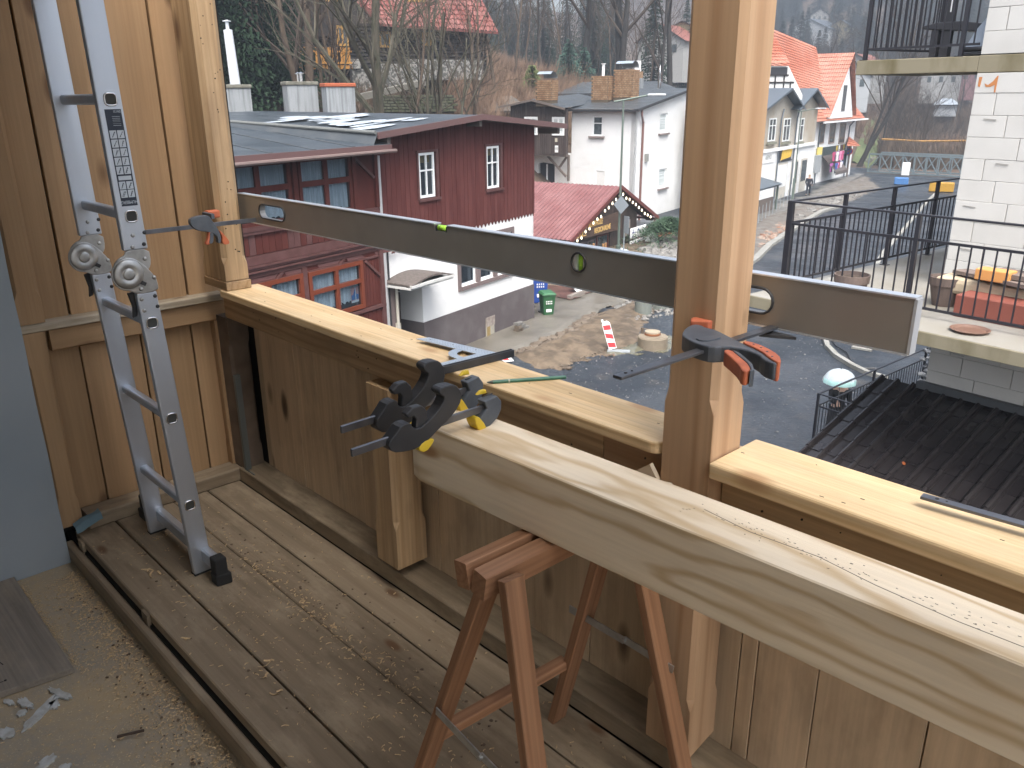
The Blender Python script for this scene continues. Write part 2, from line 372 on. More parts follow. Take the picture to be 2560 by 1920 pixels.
for i in range(190):
    x = R.uniform(-2.9, -.3); y = R.gauss(1.17, .06) if R.random() < .6 else R.uniform(.75, 1.37)
    if y < 1.375: mb.rock((x, y, 0.001), R.uniform(.002, .006), .4)
for i in range(160): mb.rock((R.uniform(-3, -1.4), .665 - abs(R.gauss(0, .07)), -.115), R.uniform(.002, .006), .5)
mb.build('dark_debris', dd, None, kind='stuff', label='dark crumbs and bark bits littering the planks', category='debris')

# ------------------------------------------------------------------ covered house wall at the far left
memb = M('grey_membrane', (0.235, 0.275, 0.305), 0.7, c2=(0.285, 0.32, 0.345), ns=2.2, nd=5, bmp=0.004, bs=6)
mb = MB()
ny_, nz_ = 24, 50
pts = []
for k in range(nz_ + 1):
    z = -0.128 + k * (3.0) / nz_
    for j in range(ny_ + 1):
        y = 0.672 - 0.003 * (0.5 + 0.5 * math.sin(z * 14)) * (j == 0) - j * 1.9 / ny_
        rid = 0.0
        for zr in (0.05, 0.27, 0.52, 0.83, 1.1): rid += 0.006 * math.exp(-((z + 0.25 * (y - .6) * .35 - zr) / 0.012) ** 2)
        pts.append((-3.252 + 0.005 * nz(0, y, z, 3) + rid * .7, y, z))
mb.add(pts, [(k * (ny_ + 1) + j, k * (ny_ + 1) + j + 1, (k + 1) * (ny_ + 1) + j + 1, (k + 1) * (ny_ + 1) + j) for k in range(nz_) for j in range(ny_)])
hw = mb.build('wall', memb, None, smooth=True, kind='structure')
mb = MB(); mb.box(-3.9, -3.262, -1.5, 0.66, -0.13, 2.9); mb.build('wall_core', memb, hw)

# ------------------------------------------------------------------ board wall at the end of the balcony
bw = thing('board_wall', (-3.35, 1.1, 0), 'orange brown wall of wide upright pine boards behind the ladder', 'wall')
for (y0, y1) in ((0.30, 0.570), (0.576, 0.853), (0.862, 1.096), (1.101, 1.307), (1.316, 1.52)):
    plank('board', (-3.345, (y0 + y1) / 2, 0.815), (-3.345, (y0 + y1) / 2, 3.0), y1 - y0, 0.03, W_WALL, bw, up=(1, 0, 0), ch=0.002)
for (y0, y1) in ((0.60, 0.866), (0.872, 1.095), (1.101, 1.300), (1.307, 1.50)):
    plank('board', (-3.345, (y0 + y1) / 2, 0.055), (-3.345, (y0 + y1) / 2, 0.80), y1 - y0, 0.03, W_WALL, bw, up=(1, 0, 0), ch=0.002)
mb = MB(); mb.box(-3.40, -3.368, 0.2, 1.6, -0.1, 3.0); mb.build('backing', DARK, bw)
plank('ledge', (-3.315, 0.66, 0.820), (-3.315, 1.438, 0.820), 0.095, 0.030, W_DUST, bw, up=(0, 0, 1), ch=0.004)
plank('rail', (-3.31, 0.766, 0.762), (-3.31, 1.44, 0.762), 0.045, 0.085, W_WALL, bw, up=(0, 0, 1), ch=0.006)
plank('sill', (-3.275, 0.76, 0.03), (-3.275, 1.40, 0.03), 0.10, 0.06, W_FLOOR, bw, up=(0, 0, 1), ch=0.006)
def chamfer_post(name, x0, x1, y0, y1, zb, zt, zones, c, mat, parent=None, tip=0.0, **tags):
    """square post whose arrises are chamfered between the given heights; local X runs up the grain"""
    zs = [(zb, 0)]
    for (a, b_) in zones: zs += [(a, 0), (a + 0.03, 1), (b_ - 0.03, 1), (b_, 0)]
    zs.append((zt, 0)); vs = []
    cx, cy = (x0 + x1) / 2, (y0 + y1) / 2
    for (z, k) in zs:
        q = 0.0015 + k * c; kk = 1.0
        for (x, y) in ((x0 + q, y0), (x1 - q, y0), (x1, y0 + q), (x1, y1 - q), (x1 - q, y1), (x0 + q, y1), (x0, y1 - q), (x0, y0 + q)):
            vs.append((z - zb, -(y - cy), x - cx))
    if tip:
        for i in range(8):
            z, a_, b2 = vs[i]; vs[i] = (z + (0 if a_ > 0 else tip), a_, b2)
    nr = len(zs)
    fs = [tuple(range(7, -1, -1)), tuple((nr - 1) * 8 + i for i in range(8))]
    for i in range(nr - 1):
        for j in range(8): fs.append((i * 8 + j, i * 8 + (j + 1) % 8, (i + 1) * 8 + (j + 1) % 8, (i + 1) * 8 + j))
    me = bpy.data.meshes.new(name); me.from_pydata(vs, [], fs); me.materials.append(mat); me.update()
    o = bpy.data.objects.new(name, me); COL.objects.link(o)
    org = Vector((cx, cy, zb)); po = ORG.get(parent.name, Vector((0, 0, 0))) if parent else Vector((0, 0, 0))
    mt = Matrix(((0, 0, 1, 0), (0, -1, 0, 0), (1, 0, 0, 0), (0, 0, 0, 1))); mt.translation = org - po
    if parent: o.parent = parent
    o.matrix_local = mt
    ORG[o.name] = org
    for k2, v2 in tags.items(): o[k2] = v2
    return o
chamfer_post('stud', -3.332, -3.268, 0.672, 0.757, 0.838, 3.0, [(0.93, 2.9)], 0.012, W_WALL, bw)
chamfer_post('stud', -3.330, -3.270, 0.672, 0.748, 0.02, 0.804, [(0.12, 0.70)], 0.008, W_WALL, bw)
chamfer_post('stud', -3.332, -3.285, 1.388, 1.425, 0.061, 0.72, [(0.15, 0.65)], 0.006, W_WALL, bw)

# corner post
cp = thing('corner_post', (-3.16, 1.41, 0.84), 'old weathered corner post with nail holes and split foot left of the spirit level', 'post')
chamfer_post('post', -3.255, -3.062, 1.362, 1.458, 0.925, 3.0, [(0.985, 2.95)], 0.016, W_OLD, cp)
mb = MB(); mb.box(-3.257, -3.055, 1.358, 1.462, 0.888, 0.921); mb.box(-3.25, -3.068, 1.366, 1.452, 0.9209, 0.9251)
mb.build('foot_block', W_OLD, cp, bevel=0.003)
mb = MB()
for i in range(26):
    y = R.uniform(1.375, 1.445); z = R.uniform(1.0, 2.1); mb.cyl((-3.0625, y, z), (-3.0608, y, z), R.uniform(.0012, .003), n=7)
mb.build('nail_hole', DARK, cp)

# ------------------------------------------------------------------ parapet along the street side
pw = thing('parapet', (-1.0, 1.45, 0), 'wooden parapet of upright boards under a pale planed cap rail', 'parapet')
XB = [-3.165, -3.122, -2.842, -2.402, -1.946, -1.712, -1.494, -1.275, -1.04, -0.808, -0.764, -0.618, -0.389, -0.10, 0.2, 0.5, 0.85, 1.2, 1.6, 2.0]
for a, b_ in zip(XB[:-1], XB[1:]):
    g = R.uniform(0.0015, 0.004)
    plank('board', ((a + b_) / 2, 1.512 + R.uniform(-.002, .002), 0.06), ((a + b_) / 2, 1.512, 0.86), b_ - a - g, 0.024, W_PARA, pw, up=(0, 1, 0), ch=0.0015)
mb = MB(); mb.box(-3.45, 2.1, 1.530, 1.545, -0.2, 0.85); mb.build('backing', DARK, pw)  # dark sheet, extended past the corner to block a light leak
plank('sill', (-3.22, 1.445, 0.0325), (2.1, 1.447, 0.0325), 0.118, 0.064, W_FLOOR, pw, ch=0.003)
plank('rail', (-3.20, 1.450, 0.800), (-1.165, 1.450, 0.800), 0.095, 0.108, W_OLD, pw, ch=0.006)
plank('rail', (-1.163, 1.450, 0.797), (-0.966, 1.450, 0.797), 0.095, 0.114, W_POST, pw, ch=0.002)
plank('rail', (-0.838, 1.455, 0.797), (2.1, 1.455, 0.797), 0.095, 0.100, W_OLD, pw, ch=0.006)
def cap(x0, x1, y0, y1, z0, z1, r, left_round, right_round):
    pts = []
    def arc(cx, cy, a0, a1):
        for i in range(7):
            t = a0 + (a1 - a0) * i / 6; pts.append((cx + r * math.cos(t), cy + r * math.sin(t)))
    if left_round: arc(x0 + r, y0 + r, PI, 1.5 * PI)
    else: pts.append((x0, y0))
    if right_round: arc(x1 - r, y0 + r, 1.5 * PI, 2 * PI)
    else: pts.append((x1, y0))
    pts.append((x1, y1)); pts.append((x0, y1))
    mb = MB(); mb.prism([(x, y, z0) for x, y in pts], (0, 0, z1 - z0))
    o = mb.build('cap_rail', W_CAP, pw, bevel=0.005); return o
cap(-3.112, -0.966, 1.352, 1.518, 0.856, 0.886, 0.03, False, True)
cap(-0.838, 2.2, 1.347, 1.530, 0.851, 0.886, 0.002, False, False)
chamfer_post('short_post', -3.33, -3.19, 1.40, 1.49, 0.065, 0.745, [(0.15, 0.65)], 0.01, M('grimy_wood', (0.10, 0.075, 0.055), 0.8, c2=(0.15, 0.11, 0.08), ns=12), pw)
chamfer_post('short_post', -2.116, -1.996, 1.358, 1.481, 0.105, 0.744, [(0.25, 0.66)], 0.014, W_OLD, pw)
mb = MB(); mb.box(-3.187, -3.170, 1.395, 1.42, 0.03, 0.50); mb.box(-3.187, -3.10, 1.395, 1.40, 0.03, 0.07)
mb.build('bracket', M('bracket_steel', (0.16, 0.18, 0.18), 0.5, 0.7), pw)
mb = MB()                                   # nail heads and old holes in rail and cap
for i in range(46):
    x = R.uniform(-3.0, 1.5); z = R.uniform(.76, .84); mb.cyl((x, 1.4030, z), (x, 1.4008, z), R.uniform(.001, .003), n=6)
for i in range(40):
    x = R.uniform(-3.0, 1.2); y = R.uniform(1.37, 1.50); mb.beam((x, y, .8862), (x + R.uniform(.002, .010), y + .0005, .8862), .0015, .0008)
mb.build('nail_mark', DARK, pw)
mp_ = chamfer_post('middle_post', -0.965, -0.842, 1.360, 1.472, 0.100, 3.0, [(0.24, 0.72), (0.985, 2.9)], 0.012, W_POST, None, tip=0.02, label='new light timber post standing in front of the parapet, with an orange clamp on it', category='post')
mb = MB(); mb.prism([(-1.03, 1.345, .8005), (-.985, 1.345, .835), (-.966, 1.352, .80)], (0, .012, 0)); mb.prism([(-.965, 1.345, .80), (-.93, 1.345, .806), (-.915, 1.352, .78)], (0, .010, 0))
mb.build('wood_wedge', W_NEW, None, label='small split pale wedges stuck behind the new beam at the post', category='wedge')

# ------------------------------------------------------------------ unseen balcony roof and house wall behind the viewer, shaped for the interior light
br = structure_root('unseen_balcony_ceiling', (0, 0.6, 2.45))  # added out of view to darken the interior; front edge stops short of the cap
for i in range(12): plank('ceiling_board', (-3.8, -1.55 + i * 0.215, 2.47), (1.9, -1.55 + i * 0.215, 2.47), 0.213, 0.025, W_DUST, br)
mb = MB(); mb.box(-3.8, 1.9, 0.72, 0.84, 2.30, 2.452); mb.build('head_beam', W_OLD, br)
mb = MB(); mb.box(-4.0, 2.0, -1.75, 0.92, 2.49, 2.7); mb.build('roof', memb, br)
mb = MB(); mb.box(-3.9, 2.6, -1.75, -1.6, -0.13, 2.45); mb.build('unseen_back_wall', M('bounce_white_plaster', (.74, .73, .70), .9), None, kind='structure')  # unseen wall, kept white to bounce light back into the balcony
# ------------------------------------------------------------------ spirit level
def ring_panel(mb, x0, x1, z0, z1, loop, y0, y1):
    """rectangular slab with one hole; loop is a list of (x, z) anticlockwise"""
    n_ = len(loop); cx = sum(p[0] for p in loop) / n_; cz = sum(p[1] for p in loop) / n_; out = []
    for (x, z) in loop:
        dx, dz = x - cx, z - cz; k = min(((x1 - cx) if dx > 0 else (cx - x0)) / abs(dx) if abs(dx) > 1e-9 else 1e9, ((z1 - cz) if dz > 0 else (cz - z0)) / abs(dz) if abs(dz) > 1e-9 else 1e9)
        out.append([cx + dx * k, cz + dz * k])
    for (X_, Z_) in ((x0, z0), (x1, z0), (x1, z1), (x0, z1)):
        j = min(range(n_), key=lambda i: (out[i][0] - X_) ** 2 + (out[i][1] - Z_) ** 2); out[j] = [X_, Z_]
    vs = []
    for (x, z) in loop: vs += [(x, y0, z), (x, y1, z)]
    for (x, z) in out: vs += [(x, y0, z), (x, y1, z)]
    fs = []
    for i in range(n_):
        j = (i + 1) % n_; a, b_ = 2 * i, 2 * j; c_, d_ = 2 * n_ + 2 * i, 2 * n_ + 2 * j
        fs += [(a, b_, d_, c_), (a + 1, c_ + 1, d_ + 1, b_ + 1), (a, a + 1, b_ + 1, b_), (c_, d_, d_ + 1, c_ + 1)]
    mb.add(vs, fs)
def stadium(xa, xb, za, zb, n_=8):
    r = (zb - za) / 2; cz = (za + zb) / 2; out = []
    for i in range(n_ + 1): t = -PI / 2 + PI * i / n_; out.append((xb - r + r * math.cos(t), cz + r * math.sin(t)))
    for i in range(n_ + 1): t = PI / 2 + PI * i / n_; out.append((xa + r + r * math.cos(t), cz + r * math.sin(t)))
    return out
lv = thing('spirit_level', (-1.8, 1.475, 1.145), 'very long grey aluminium spirit level clamped behind the corner post and new post', 'spirit level')
LZ0, LZ1, LY0, LY1 = 1.149, 1.249, 1.475, 1.498
SK = lambda x: (x + 3.11) * 0.004          # very slight rise to the right
mb = MB()
holes = [(-3.0, -2.70, stadium(-2.945, -2.752, 1.172, 1.224)), (-1.36, -1.27, stadium(-1.343, -1.297, 1.189, 1.235)), (-1.02, -0.77, stadium(-0.995, -0.800, 1.172, 1.224))]
px = -3.11
for (a, b_, lp) in holes:
    if a < -1.9 or a > -1.5: mb.box(px, a, LY0, LY1, LZ0, LZ1) if not (px < -1.85 < a) else (mb.box(px, -1.878, LY0, LY1, LZ0, LZ1), mb.box(-1.878, -1.822, LY0, LY1, LZ0, LZ1 - .018), mb.box(-1.822, a, LY0, LY1, LZ0, LZ1))
    ring_panel(mb, a, b_, LZ0, LZ1, lp, LY0, LY1); px = b_
mb.box(px, -0.532, LY0, LY1, LZ0, LZ1)
mb.v = [(x, y, z + SK(x)) for x, y, z in mb.v]
lb = mb.build('body', LEVM, lv)
mb = MB(); mb.box(-3.11, -1.878, LY0 - .002, LY1 + .002, LZ1 + .0004, LZ1 + .0034); mb.box(-1.822, -0.529, LY0 - .002, LY1 + .002, LZ1 + .0004, LZ1 + .0034); mb.box(-3.11, -0.529, LY0 - .002, LY1 + .002, LZ0 - .0034, LZ0 - .0004)
mb.v = [(x, y, z + SK(x)) for x, y, z in mb.v]; mb.build('milled_edge', LEVT, lv)
mb = MB(); mb.box(-0.5315, -0.526, LY0 - .001, LY1 + .001, LZ0 + .009, LZ1 + .010); mb.build('end_cap', M('end_cap_grey', (.35, .36, .38), .6), lv)
for (a, b_, lp) in holes:
    mb = MB(); lo = [(x, LY0 - 0.0015, z + SK(x)) for x, z in lp]; mb.tube(lo, 0.0028, 6, closed=True); mb.build('hole_rim', BLK, lv, smooth=True)
mb = MB(); mb.cyl((-1.32, 1.487, 1.194), (-1.32, 1.487, 1.244), .0085, n=14); vv = mb.build('vial', VIAL, lv, smooth=True)
mb = MB(); mb.box(-1.345, -1.331, 1.480, 1.494, 1.195, 1.243); mb.box(-1.311, -1.296, 1.480, 1.494, 1.195, 1.243); mb.build('vial_holder', WHP, vv)
mb = MB(); mb.cyl((-1.872, 1.4865, 1.245), (-1.828, 1.4865, 1.245), .0085, n=14); vv = mb.build('vial', VIAL, lv, smooth=True)
mb = MB()
for x in (-1.8585, -1.8515, -1.845): mb.tube([(x, 1.4865 + .0088 * math.cos(t * PI / 5), 1.245 + .0088 * math.sin(t * PI / 5)) for t in range(10)], .0005, 4, closed=True)
mb.build('vial_mark', BLK, vv)
mb = MB(); mb.box(-1.877, -1.871, 1.477, 1.496, 1.236, 1.252); mb.box(-1.829, -1.823, 1.477, 1.496, 1.236, 1.252); mb.build('vial_holder', BLK, vv)

# ------------------------------------------------------------------ outlines in a plane -> solid parts
def plate(axis, poly, c0, c1):
    """prism from a 2D outline; axis 'x': poly=(y,z), 'z': poly=(x,y)"""
    if axis == 'x': P_ = [(c0, a, b_) for a, b_ in poly]; off = (c1 - c0, 0, 0)
    else: P_ = [(a, b_, c0) for a, b_ in poly]; off = (0, 0, c1 - c0)
    mb = MB(); mb.prism(P_, off); return mb
def smooth_poly(poly, k=2):
    for _ in range(k):
        out = []
        for i, p in enumerate(poly):
            q = poly[(i + 1) % len(poly)]
            out += [(p[0] * .75 + q[0] * .25, p[1] * .75 + q[1] * .25), (p[0] * .25 + q[0] * .75, p[1] * .25 + q[1] * .75)]
        poly = out
    return poly
# black and yellow bar clamps lying across the beam end
BODY = [(.867, .935), (.877, .913), (.912, .905), (.942, .903), (.973, .914), (1.003, .932), (1.029, .944), (1.059, .968), (1.068, .99), (1.058, 1.011), (1.045, 1.020), (1.016, 1.022), (1.003, 1.015), (1.008, 1.006), (1.02, .998), (1.012, .984), (.995, .970), (.979, .960), (.965, .952), (.948, .946), (.931, .952), (.929, .966), (.904, .967), (.888, .952)]
TRIG = [(.943, .945), (.947, .966), (.940, .974), (.927, .974), (.920, .984), (.938, .994), (.960, .994), (.973, .982), (.977, .965), (.979, .942), (.957, .936)]
HEAD = [(1.132, .957), (1.170, .962), (1.184, .946), (1.183, .925), (1.172, .908), (1.136, .888), (1.116, .900), (1.110, .912), (1.140, .938)]
PAD = [(1.099, .921), (1.108, .934), (1.136, .898), (1.131, .884), (1.112, .892)]
PADM = [(.940, .899), (.962, .887), (.985, .905), (.985, .915), (.955, .915)]
def bar_clamp(xc, dy, dz, label):
    r = thing('bar_clamp', (xc, .85 + dy, .90), label, 'clamp', 'black and yellow bar clamps on the beam end')
    kz = 1.0 if dy == 0 else 1.2
    sh = lambda P_: [(a + dy, .937 + dz + (b_ - .937) * kz) for a, b_ in P_]
    mb = MB(); mb.beam((xc, .790 + dy, .936 + dz), (xc, 1.168 + dy, .937 + dz), .0075, .0165); mb.build('bar', BARM, r, bevel=.0012)
    plate('x', smooth_poly(sh(BODY), 1), xc - .015, xc + .015).build('handle_body', BLK, r, bevel=.003)
    plate('x', sh(TRIG), xc - .009, xc + .009).build('trigger', BLK, r, bevel=.003)
    plate('x', sh(HEAD), xc - .0135, xc + .0135).build('fixed_jaw', DGRY, r, bevel=.0025)
    mb = MB(); mb.beam((xc, 1.138 + dy, .9640 + dz), (xc, 1.168 + dy, .9645 + dz), .003, .0015); mb.build('slot', RUB, r)
    plate('x', smooth_poly(sh(PAD), 1), xc - .017, xc + .017).build('pad', YEL, r, bevel=.003)
    plate('x', smooth_poly(sh(PADM), 1), xc - .016, xc + .016).build('pad', YEL, r, bevel=.003)
    plate('x', sh([(1.135, .964), (1.148, .972), (1.162, .972), (1.165, .962)]), xc - .024, xc - .0145).build('release_tab', YEL, r, bevel=.002)
bar_clamp(-1.300, 0.0, 0.0, 'black and yellow bar clamp on the beam, nearer to the middle post')
bar_clamp(-1.420, 0.052, -0.001, 'black and yellow bar clamp at the very end of the beam, beside the set square')

# the new beam on the sawhorse
bm = MB()
bx0, bx1 = -1.458, 1.6
def by(x): return 1.0415 + (x + 1.458) * 0.0375
sec = []
vs = []
xsb = [bx0, bx0 + .012, bx0 + .035, -1.0, -.5, 0, .5, 1.0, bx1]
for i, x in enumerate(xsb):
    e = [.012, .003, 0][i] if i < 3 else 0
    zl = .745 + (.022 if i == 0 else .006 if i == 1 else 0); zt = .8955
    y0 = by(x) + e; y1 = by(x) + .142 - (x + 1.458) * .012; c_ = .0025
    vs += [(x, y0 + c_, zl), (x, y1 - c_, zl), (x, y1, zl + c_), (x, y1, zt - c_), (x, y1 - c_, zt), (x, y0 + c_, zt), (x, y0, zt - c_), (x, y0, zl + c_)]
k = len(xsb)
fs = [tuple(range(8)), tuple((k - 1) * 8 + i for i in range(7, -1, -1))] + [(i * 8 + j, (i + 1) * 8 + j, (i + 1) * 8 + (j + 1) % 8, i * 8 + (j + 1) % 8) for i in range(k - 1) for j in range(8)]
bm.add(vs, fs)
nb = bm.build('timber_beam', W_NEW, None, org=Vector((-1.30, 1.09, .79)), label='thick new pale timber beam lying across the sawhorse, clamped at its left end', category='beam')
mb = MB()
cr = [(-.72, 1.155), (-.62, 1.142), (-.50, 1.150), (-.40, 1.135), (-.28, 1.128), (-.17, 1.132), (-.05, 1.14), (.1, 1.13)]
for a, b_ in zip(cr[:-1], cr[1:]): mb.beam((a[0], a[1], .8958), (b_[0], b_[1], .8958), .0011, .0006)
for i in range(150):
    x = R.uniform(-.75, .2); y = 1.148 + R.gauss(0, .012); mb.beam((x, y, .8958), (x + R.uniform(.001, .005), y + R.uniform(-.001, .001), .8958), .0007, .0006)
mb.build('drying_crack', M('grey_crack', (.23, .20, .16), .9), nb)

# sawhorse
sh_ = thing('sawhorse', (-1.02, 1.1, 0), 'brown folding wooden sawhorse with metal struts carrying the beam', 'sawhorse')
for xc, tw in ((-1.033, .18), (-1.083, -.18)):
    plank('top_bar', (xc, .884, .714), (xc + .012, 1.345, .714), .038, .056, W_SAW, sh_, up=(tw, 0, 1), ch=.002)
def leg(p0, p1): plank('leg', p0, p1, .024, .050, W_SAW, sh_, up=(0, 1, 0), ch=.002)
leg((-1.040, .925, .715), (-1.285, .875, 0.001)); leg((-.985, .925, .735), (-.815, .875, 0.001))
leg((-1.035, 1.290, .715), (-1.235, 1.325, 0.001)); leg((-.985, 1.290, .735), (-.80, 1.325, 0.001))
plank('stretcher', (-1.215, .905, .225), (-1.185, 1.30, .225), .034, .024, W_SAW, sh_, ch=.002)
for (a, b_, c_) in (((-1.165, .868, .345), (-1.015, .862, .325), (-.855, .860, .300)), ((-1.165, 1.292, .40), (-1.0, 1.30, .39), (-.87, 1.315, .37))):
    mb = MB(); mb.beam(a, b_, .003, .020); mb.beam((b_[0], b_[1] + .004, b_[2]), (c_[0], c_[1] + .004, c_[2]), .003, .020); mb.cyl((b_[0], b_[1] - .005, b_[2]), (b_[0], b_[1] + .008, b_[2]), .006); mb.build('metal_strut', STEEL, sh_)

# perforated square and pencil, steel strip on the cap
sq = thing('set_square', (-1.75, 1.45, .886), 'perforated steel carpenter square with black stock lying on the cap rail', 'square')
z0, z1 = .8975, .8995
a = Vector((-1.664, 1.533)); u1 = (Vector((-1.962, 1.488)) - a).normalized(); u2 = (Vector((-1.676, 1.335)) - a).normalized()
def q2(p, q): v = a + u1 * p + u2 * q; return (v.x, v.y)
mb = MB()
BL = [(0, 0), (.285, -.012), (.300, .018), (.125, .043), (.125, .043)][:4]
mb.prism([(*q2(0, 0), z0), (*q2(.285, 0), z0), (*q2(.300, .035), z0), (*q2(.048, .045), z0), (*q2(.045, .19), z0), (*q2(.02, .208), z0), (*q2(0, .20), z0)], (0, 0, z1 - z0))
arc_o = [q2(.045 + .085 * math.cos(t), .040 + .075 * math.sin(t)) for t in np.linspace(0, PI / 2, 9)]; arc_i = [q2(.045 + .058 * math.cos(t), .045 + .048 * math.sin(t)) for t in np.linspace(0, PI / 2, 9)]
for i in range(8): mb.prism([(*arc_o[i], z0), (*arc_o[i + 1], z0), (*arc_i[i + 1], z0), (*arc_i[i], z0)], (0, 0, z1 - z0))
SQM = M('satin_square_steel', (.50, .55, .60), .45, .7, c2=(.44, .49, .54), ns=30)
bl = mb.build('blade', SQM, sq)
mb = MB()
for i in range(24):
    for q in (.010, .021, .030): p = q2(.02 + i * .011, q); mb.cyl((*p, z1 - .0002), (*p, z1 + .0003), .0009, n=6)
for i in range(13):
    for q in (.012, .028): p = q2(q, .05 + i * .011); mb.cyl((*p, z1 - .0002), (*p, z1 + .0003), .0009, n=6)
for p_ in (.262, .17, .08): p = q2(p_, .016); mb.cyl((*p, z1 - .0002), (*p, z1 + .0004), .0022, n=8)
mb.build('perforation', BLK, bl)
mb = MB(); c0 = q2(-.010, -.030); c1 = q2(-.006, .212)
dv = (Vector(c1) - Vector(c0)).normalized(); pv = Vector((dv.y, -dv.x))
for s_, h0, h1 in ((-.0065, .8865, .9085), (.0055, .8865, .9085)):
    mb.beam((c0[0] + pv.x * s_, c0[1] + pv.y * s_, .8975), (c1[0] + pv.x * s_, c1[1] + pv.y * s_, .8975), .0035, .0215)
mb.beam((c0[0], c0[1], .892), (c1[0], c1[1], .892), .012, .010)
for c_ in (c0, c1): mb.obox((c_[0], c_[1], .8975), (dv.x, dv.y, 0), (pv.x, pv.y, 0), (0, 0, 1), .005, .0155, .0215)
mb.build('stock', BLK, sq, bevel=.0008)
pc = thing('pencil', (-1.46, 1.44, .886), 'dark green flat carpenter pencil lying on the cap rail', 'pencil')
mb = MB(); p0, p1 = Vector((-1.516, 1.365, .8905)), Vector((-1.408, 1.530, .8905)); d = (p1 - p0).normalized(); s_ = Vector((-d.y, d.x, 0)); zq = Vector((0, 0, 1))
ring = lambda c, k: [c + s_ * a_ * k + zq * b_ * k for a_, b_ in ((-.0055, -.002), (-.0055, .002), (-.0035, .004), (.0035, .004), (.0055, .002), (.0055, -.002), (.0035, -.004), (-.0035, -.004))]
mb.add(ring(p0, 1) + ring(p1, 1), [tuple(range(8)), tuple(range(15, 7, -1))] + [(i, (i + 1) % 8, 8 + (i + 1) % 8, 8 + i) for i in range(8)])
mb.build('body', M('green_lacquer', (.03, .12, .075), .45, c2=(.045, .16, .10), ns=60), pc)
mb = MB(); tp = p0 - d * .016; mb.add(ring(p0, .98) + ring(tp, .25), [tuple(range(8)), tuple(range(15, 7, -1))] + [(i, (i + 1) % 8, 8 + (i + 1) % 8, 8 + i) for i in range(8)]); mb.build('tip', M('pencil_tip', (.06, .075, .06), .5), pc)
mb = MB(); m0 = p0 + d * .043; mb.obox(m0, d, s_, zq, .004, .0114, .0084); mb.build('scratch', M('bare_scratch', (.35, .38, .30), .7), pc)
st = thing('steel_strip', (-.3, 1.47, .89), 'narrow flat steel clamp bar lying on the right part of the cap rail', 'steel bar')
mb = MB(); d = Vector((1, .085, 0)).normalized(); p0 = Vector((-.462, 1.463, .9065)); mb.beam(p0, p0 + d * .62, .019, .006); mb.build('bar', BARM, st, bevel=.001)
mb = MB()
for t, r_ in ((.026, .0035), (.042, .002)): p = p0 + d * t; mb.cyl(p + Vector((0, 0, .0028)), p + Vector((0, 0, .0035)), r_, n=10)
mb.build('hole', RUB, st)
mb = MB(); p = p0 + d * .60; mb.obox(p - Vector((0, 0, .006)), d, (-d.y, d.x, 0), (0, 0, 1), .05, .03, .0285); mb.build('jaw', BLK, st, bevel=.002)

# black and orange clamps holding the level
def clamp_mid():
    r = thing('bar_clamp', (-.80, 1.25, 1.14), 'black and orange trigger clamp pinching the new post and the level', 'clamp')
    ins = []
    mb = MB(); mb.beam((-.806, 1.000, 1.163), (-.792, 1.505, 1.158), .019, .006); mb.build('bar', BARM, r, bevel=.0012)
    mb = MB(); mb.cyl((-.806, 1.022, 1.1655), (-.806, 1.022, 1.1668), .003, n=10); mb.cyl((-.8055, 1.038, 1.1655), (-.8055, 1.038, 1.1668), .0018, n=10); mb.build('hole', RUB, r)
    B = [(-.863, 1.258), (-.884, 1.300), (-.890, 1.335), (-.874, 1.340), (-.858, 1.330), (-.836, 1.332), (-.776, 1.300), (-.744, 1.284), (-.701, 1.280), (-.662, 1.256), (-.642, 1.222), (-.652, 1.218), (-.672, 1.226), (-.692, 1.246), (-.727, 1.256), (-.762, 1.248), (-.774, 1.226), (-.803, 1.226), (-.839, 1.240)]
    plate('z', smooth_poly(B, 1), 1.143, 1.174).build('handle_body', DGRY, r, bevel=.003)
    plate('z', smooth_poly([(-.83, 1.245), (-.81, 1.29), (-.79, 1.285), (-.80, 1.24)], 2), 1.1735, 1.1765).build('raised_rib', DGRY, r, bevel=.001)
    O = [(-.752, 1.283), (-.741, 1.297), (-.704, 1.286), (-.660, 1.258), (-.640, 1.228), (-.645, 1.221), (-.664, 1.232), (-.700, 1.262)]
    g_ = plate('z', smooth_poly(O, 1), 1.141, 1.1775).build('grip', ORG_, r, bevel=.003)
    mb = MB()
    for p in ((-.725, 1.283), (-.705, 1.274), (-.685, 1.260), (-.664, 1.240)): mb.cyl((*p, 1.1772), (*p, 1.1782), .0022, n=8)
    mb.build('dimple', DGRY, g_)
    T = [(-.757, 1.232), (-.749, 1.246), (-.722, 1.228), (-.682, 1.196), (-.664, 1.174), (-.661, 1.158), (-.670, 1.155), (-.688, 1.177), (-.719, 1.203)]
    plate('z', smooth_poly(T, 1), 1.145, 1.171).build('trigger', ORG_, r, bevel=.004)
    T2 = [(-.745, 1.244), (-.722, 1.234), (-.675, 1.196), (-.654, 1.168), (-.658, 1.160), (-.664, 1.172), (-.684, 1.195), (-.724, 1.226)]
    plate('z', T2, 1.143, 1.173).build('trigger_spine', DGRY, r, bevel=.002)
    Pd = [(-.892, 1.328), (-.903, 1.345), (-.902, 1.3585), (-.860, 1.3585), (-.862, 1.345), (-.878, 1.338)]
    plate('z', Pd, 1.150, 1.182).build('pad', ORG_, r, bevel=.003)
    plate('z', [(-.80, 1.500), (-.80, 1.519), (-.87, 1.519), (-.885, 1.511), (-.885, 1.5005), (-.80, 1.5005)], 1.148, 1.170).build('fixed_jaw', BLK, r, bevel=.002)
    plate('z', [(-.802, 1.436), (-.802, 1.4745), (-.762, 1.4745), (-.738, 1.466), (-.768, 1.450)], 1.145, 1.1505).build('lower_jaw', BLK, r)
clamp_mid()
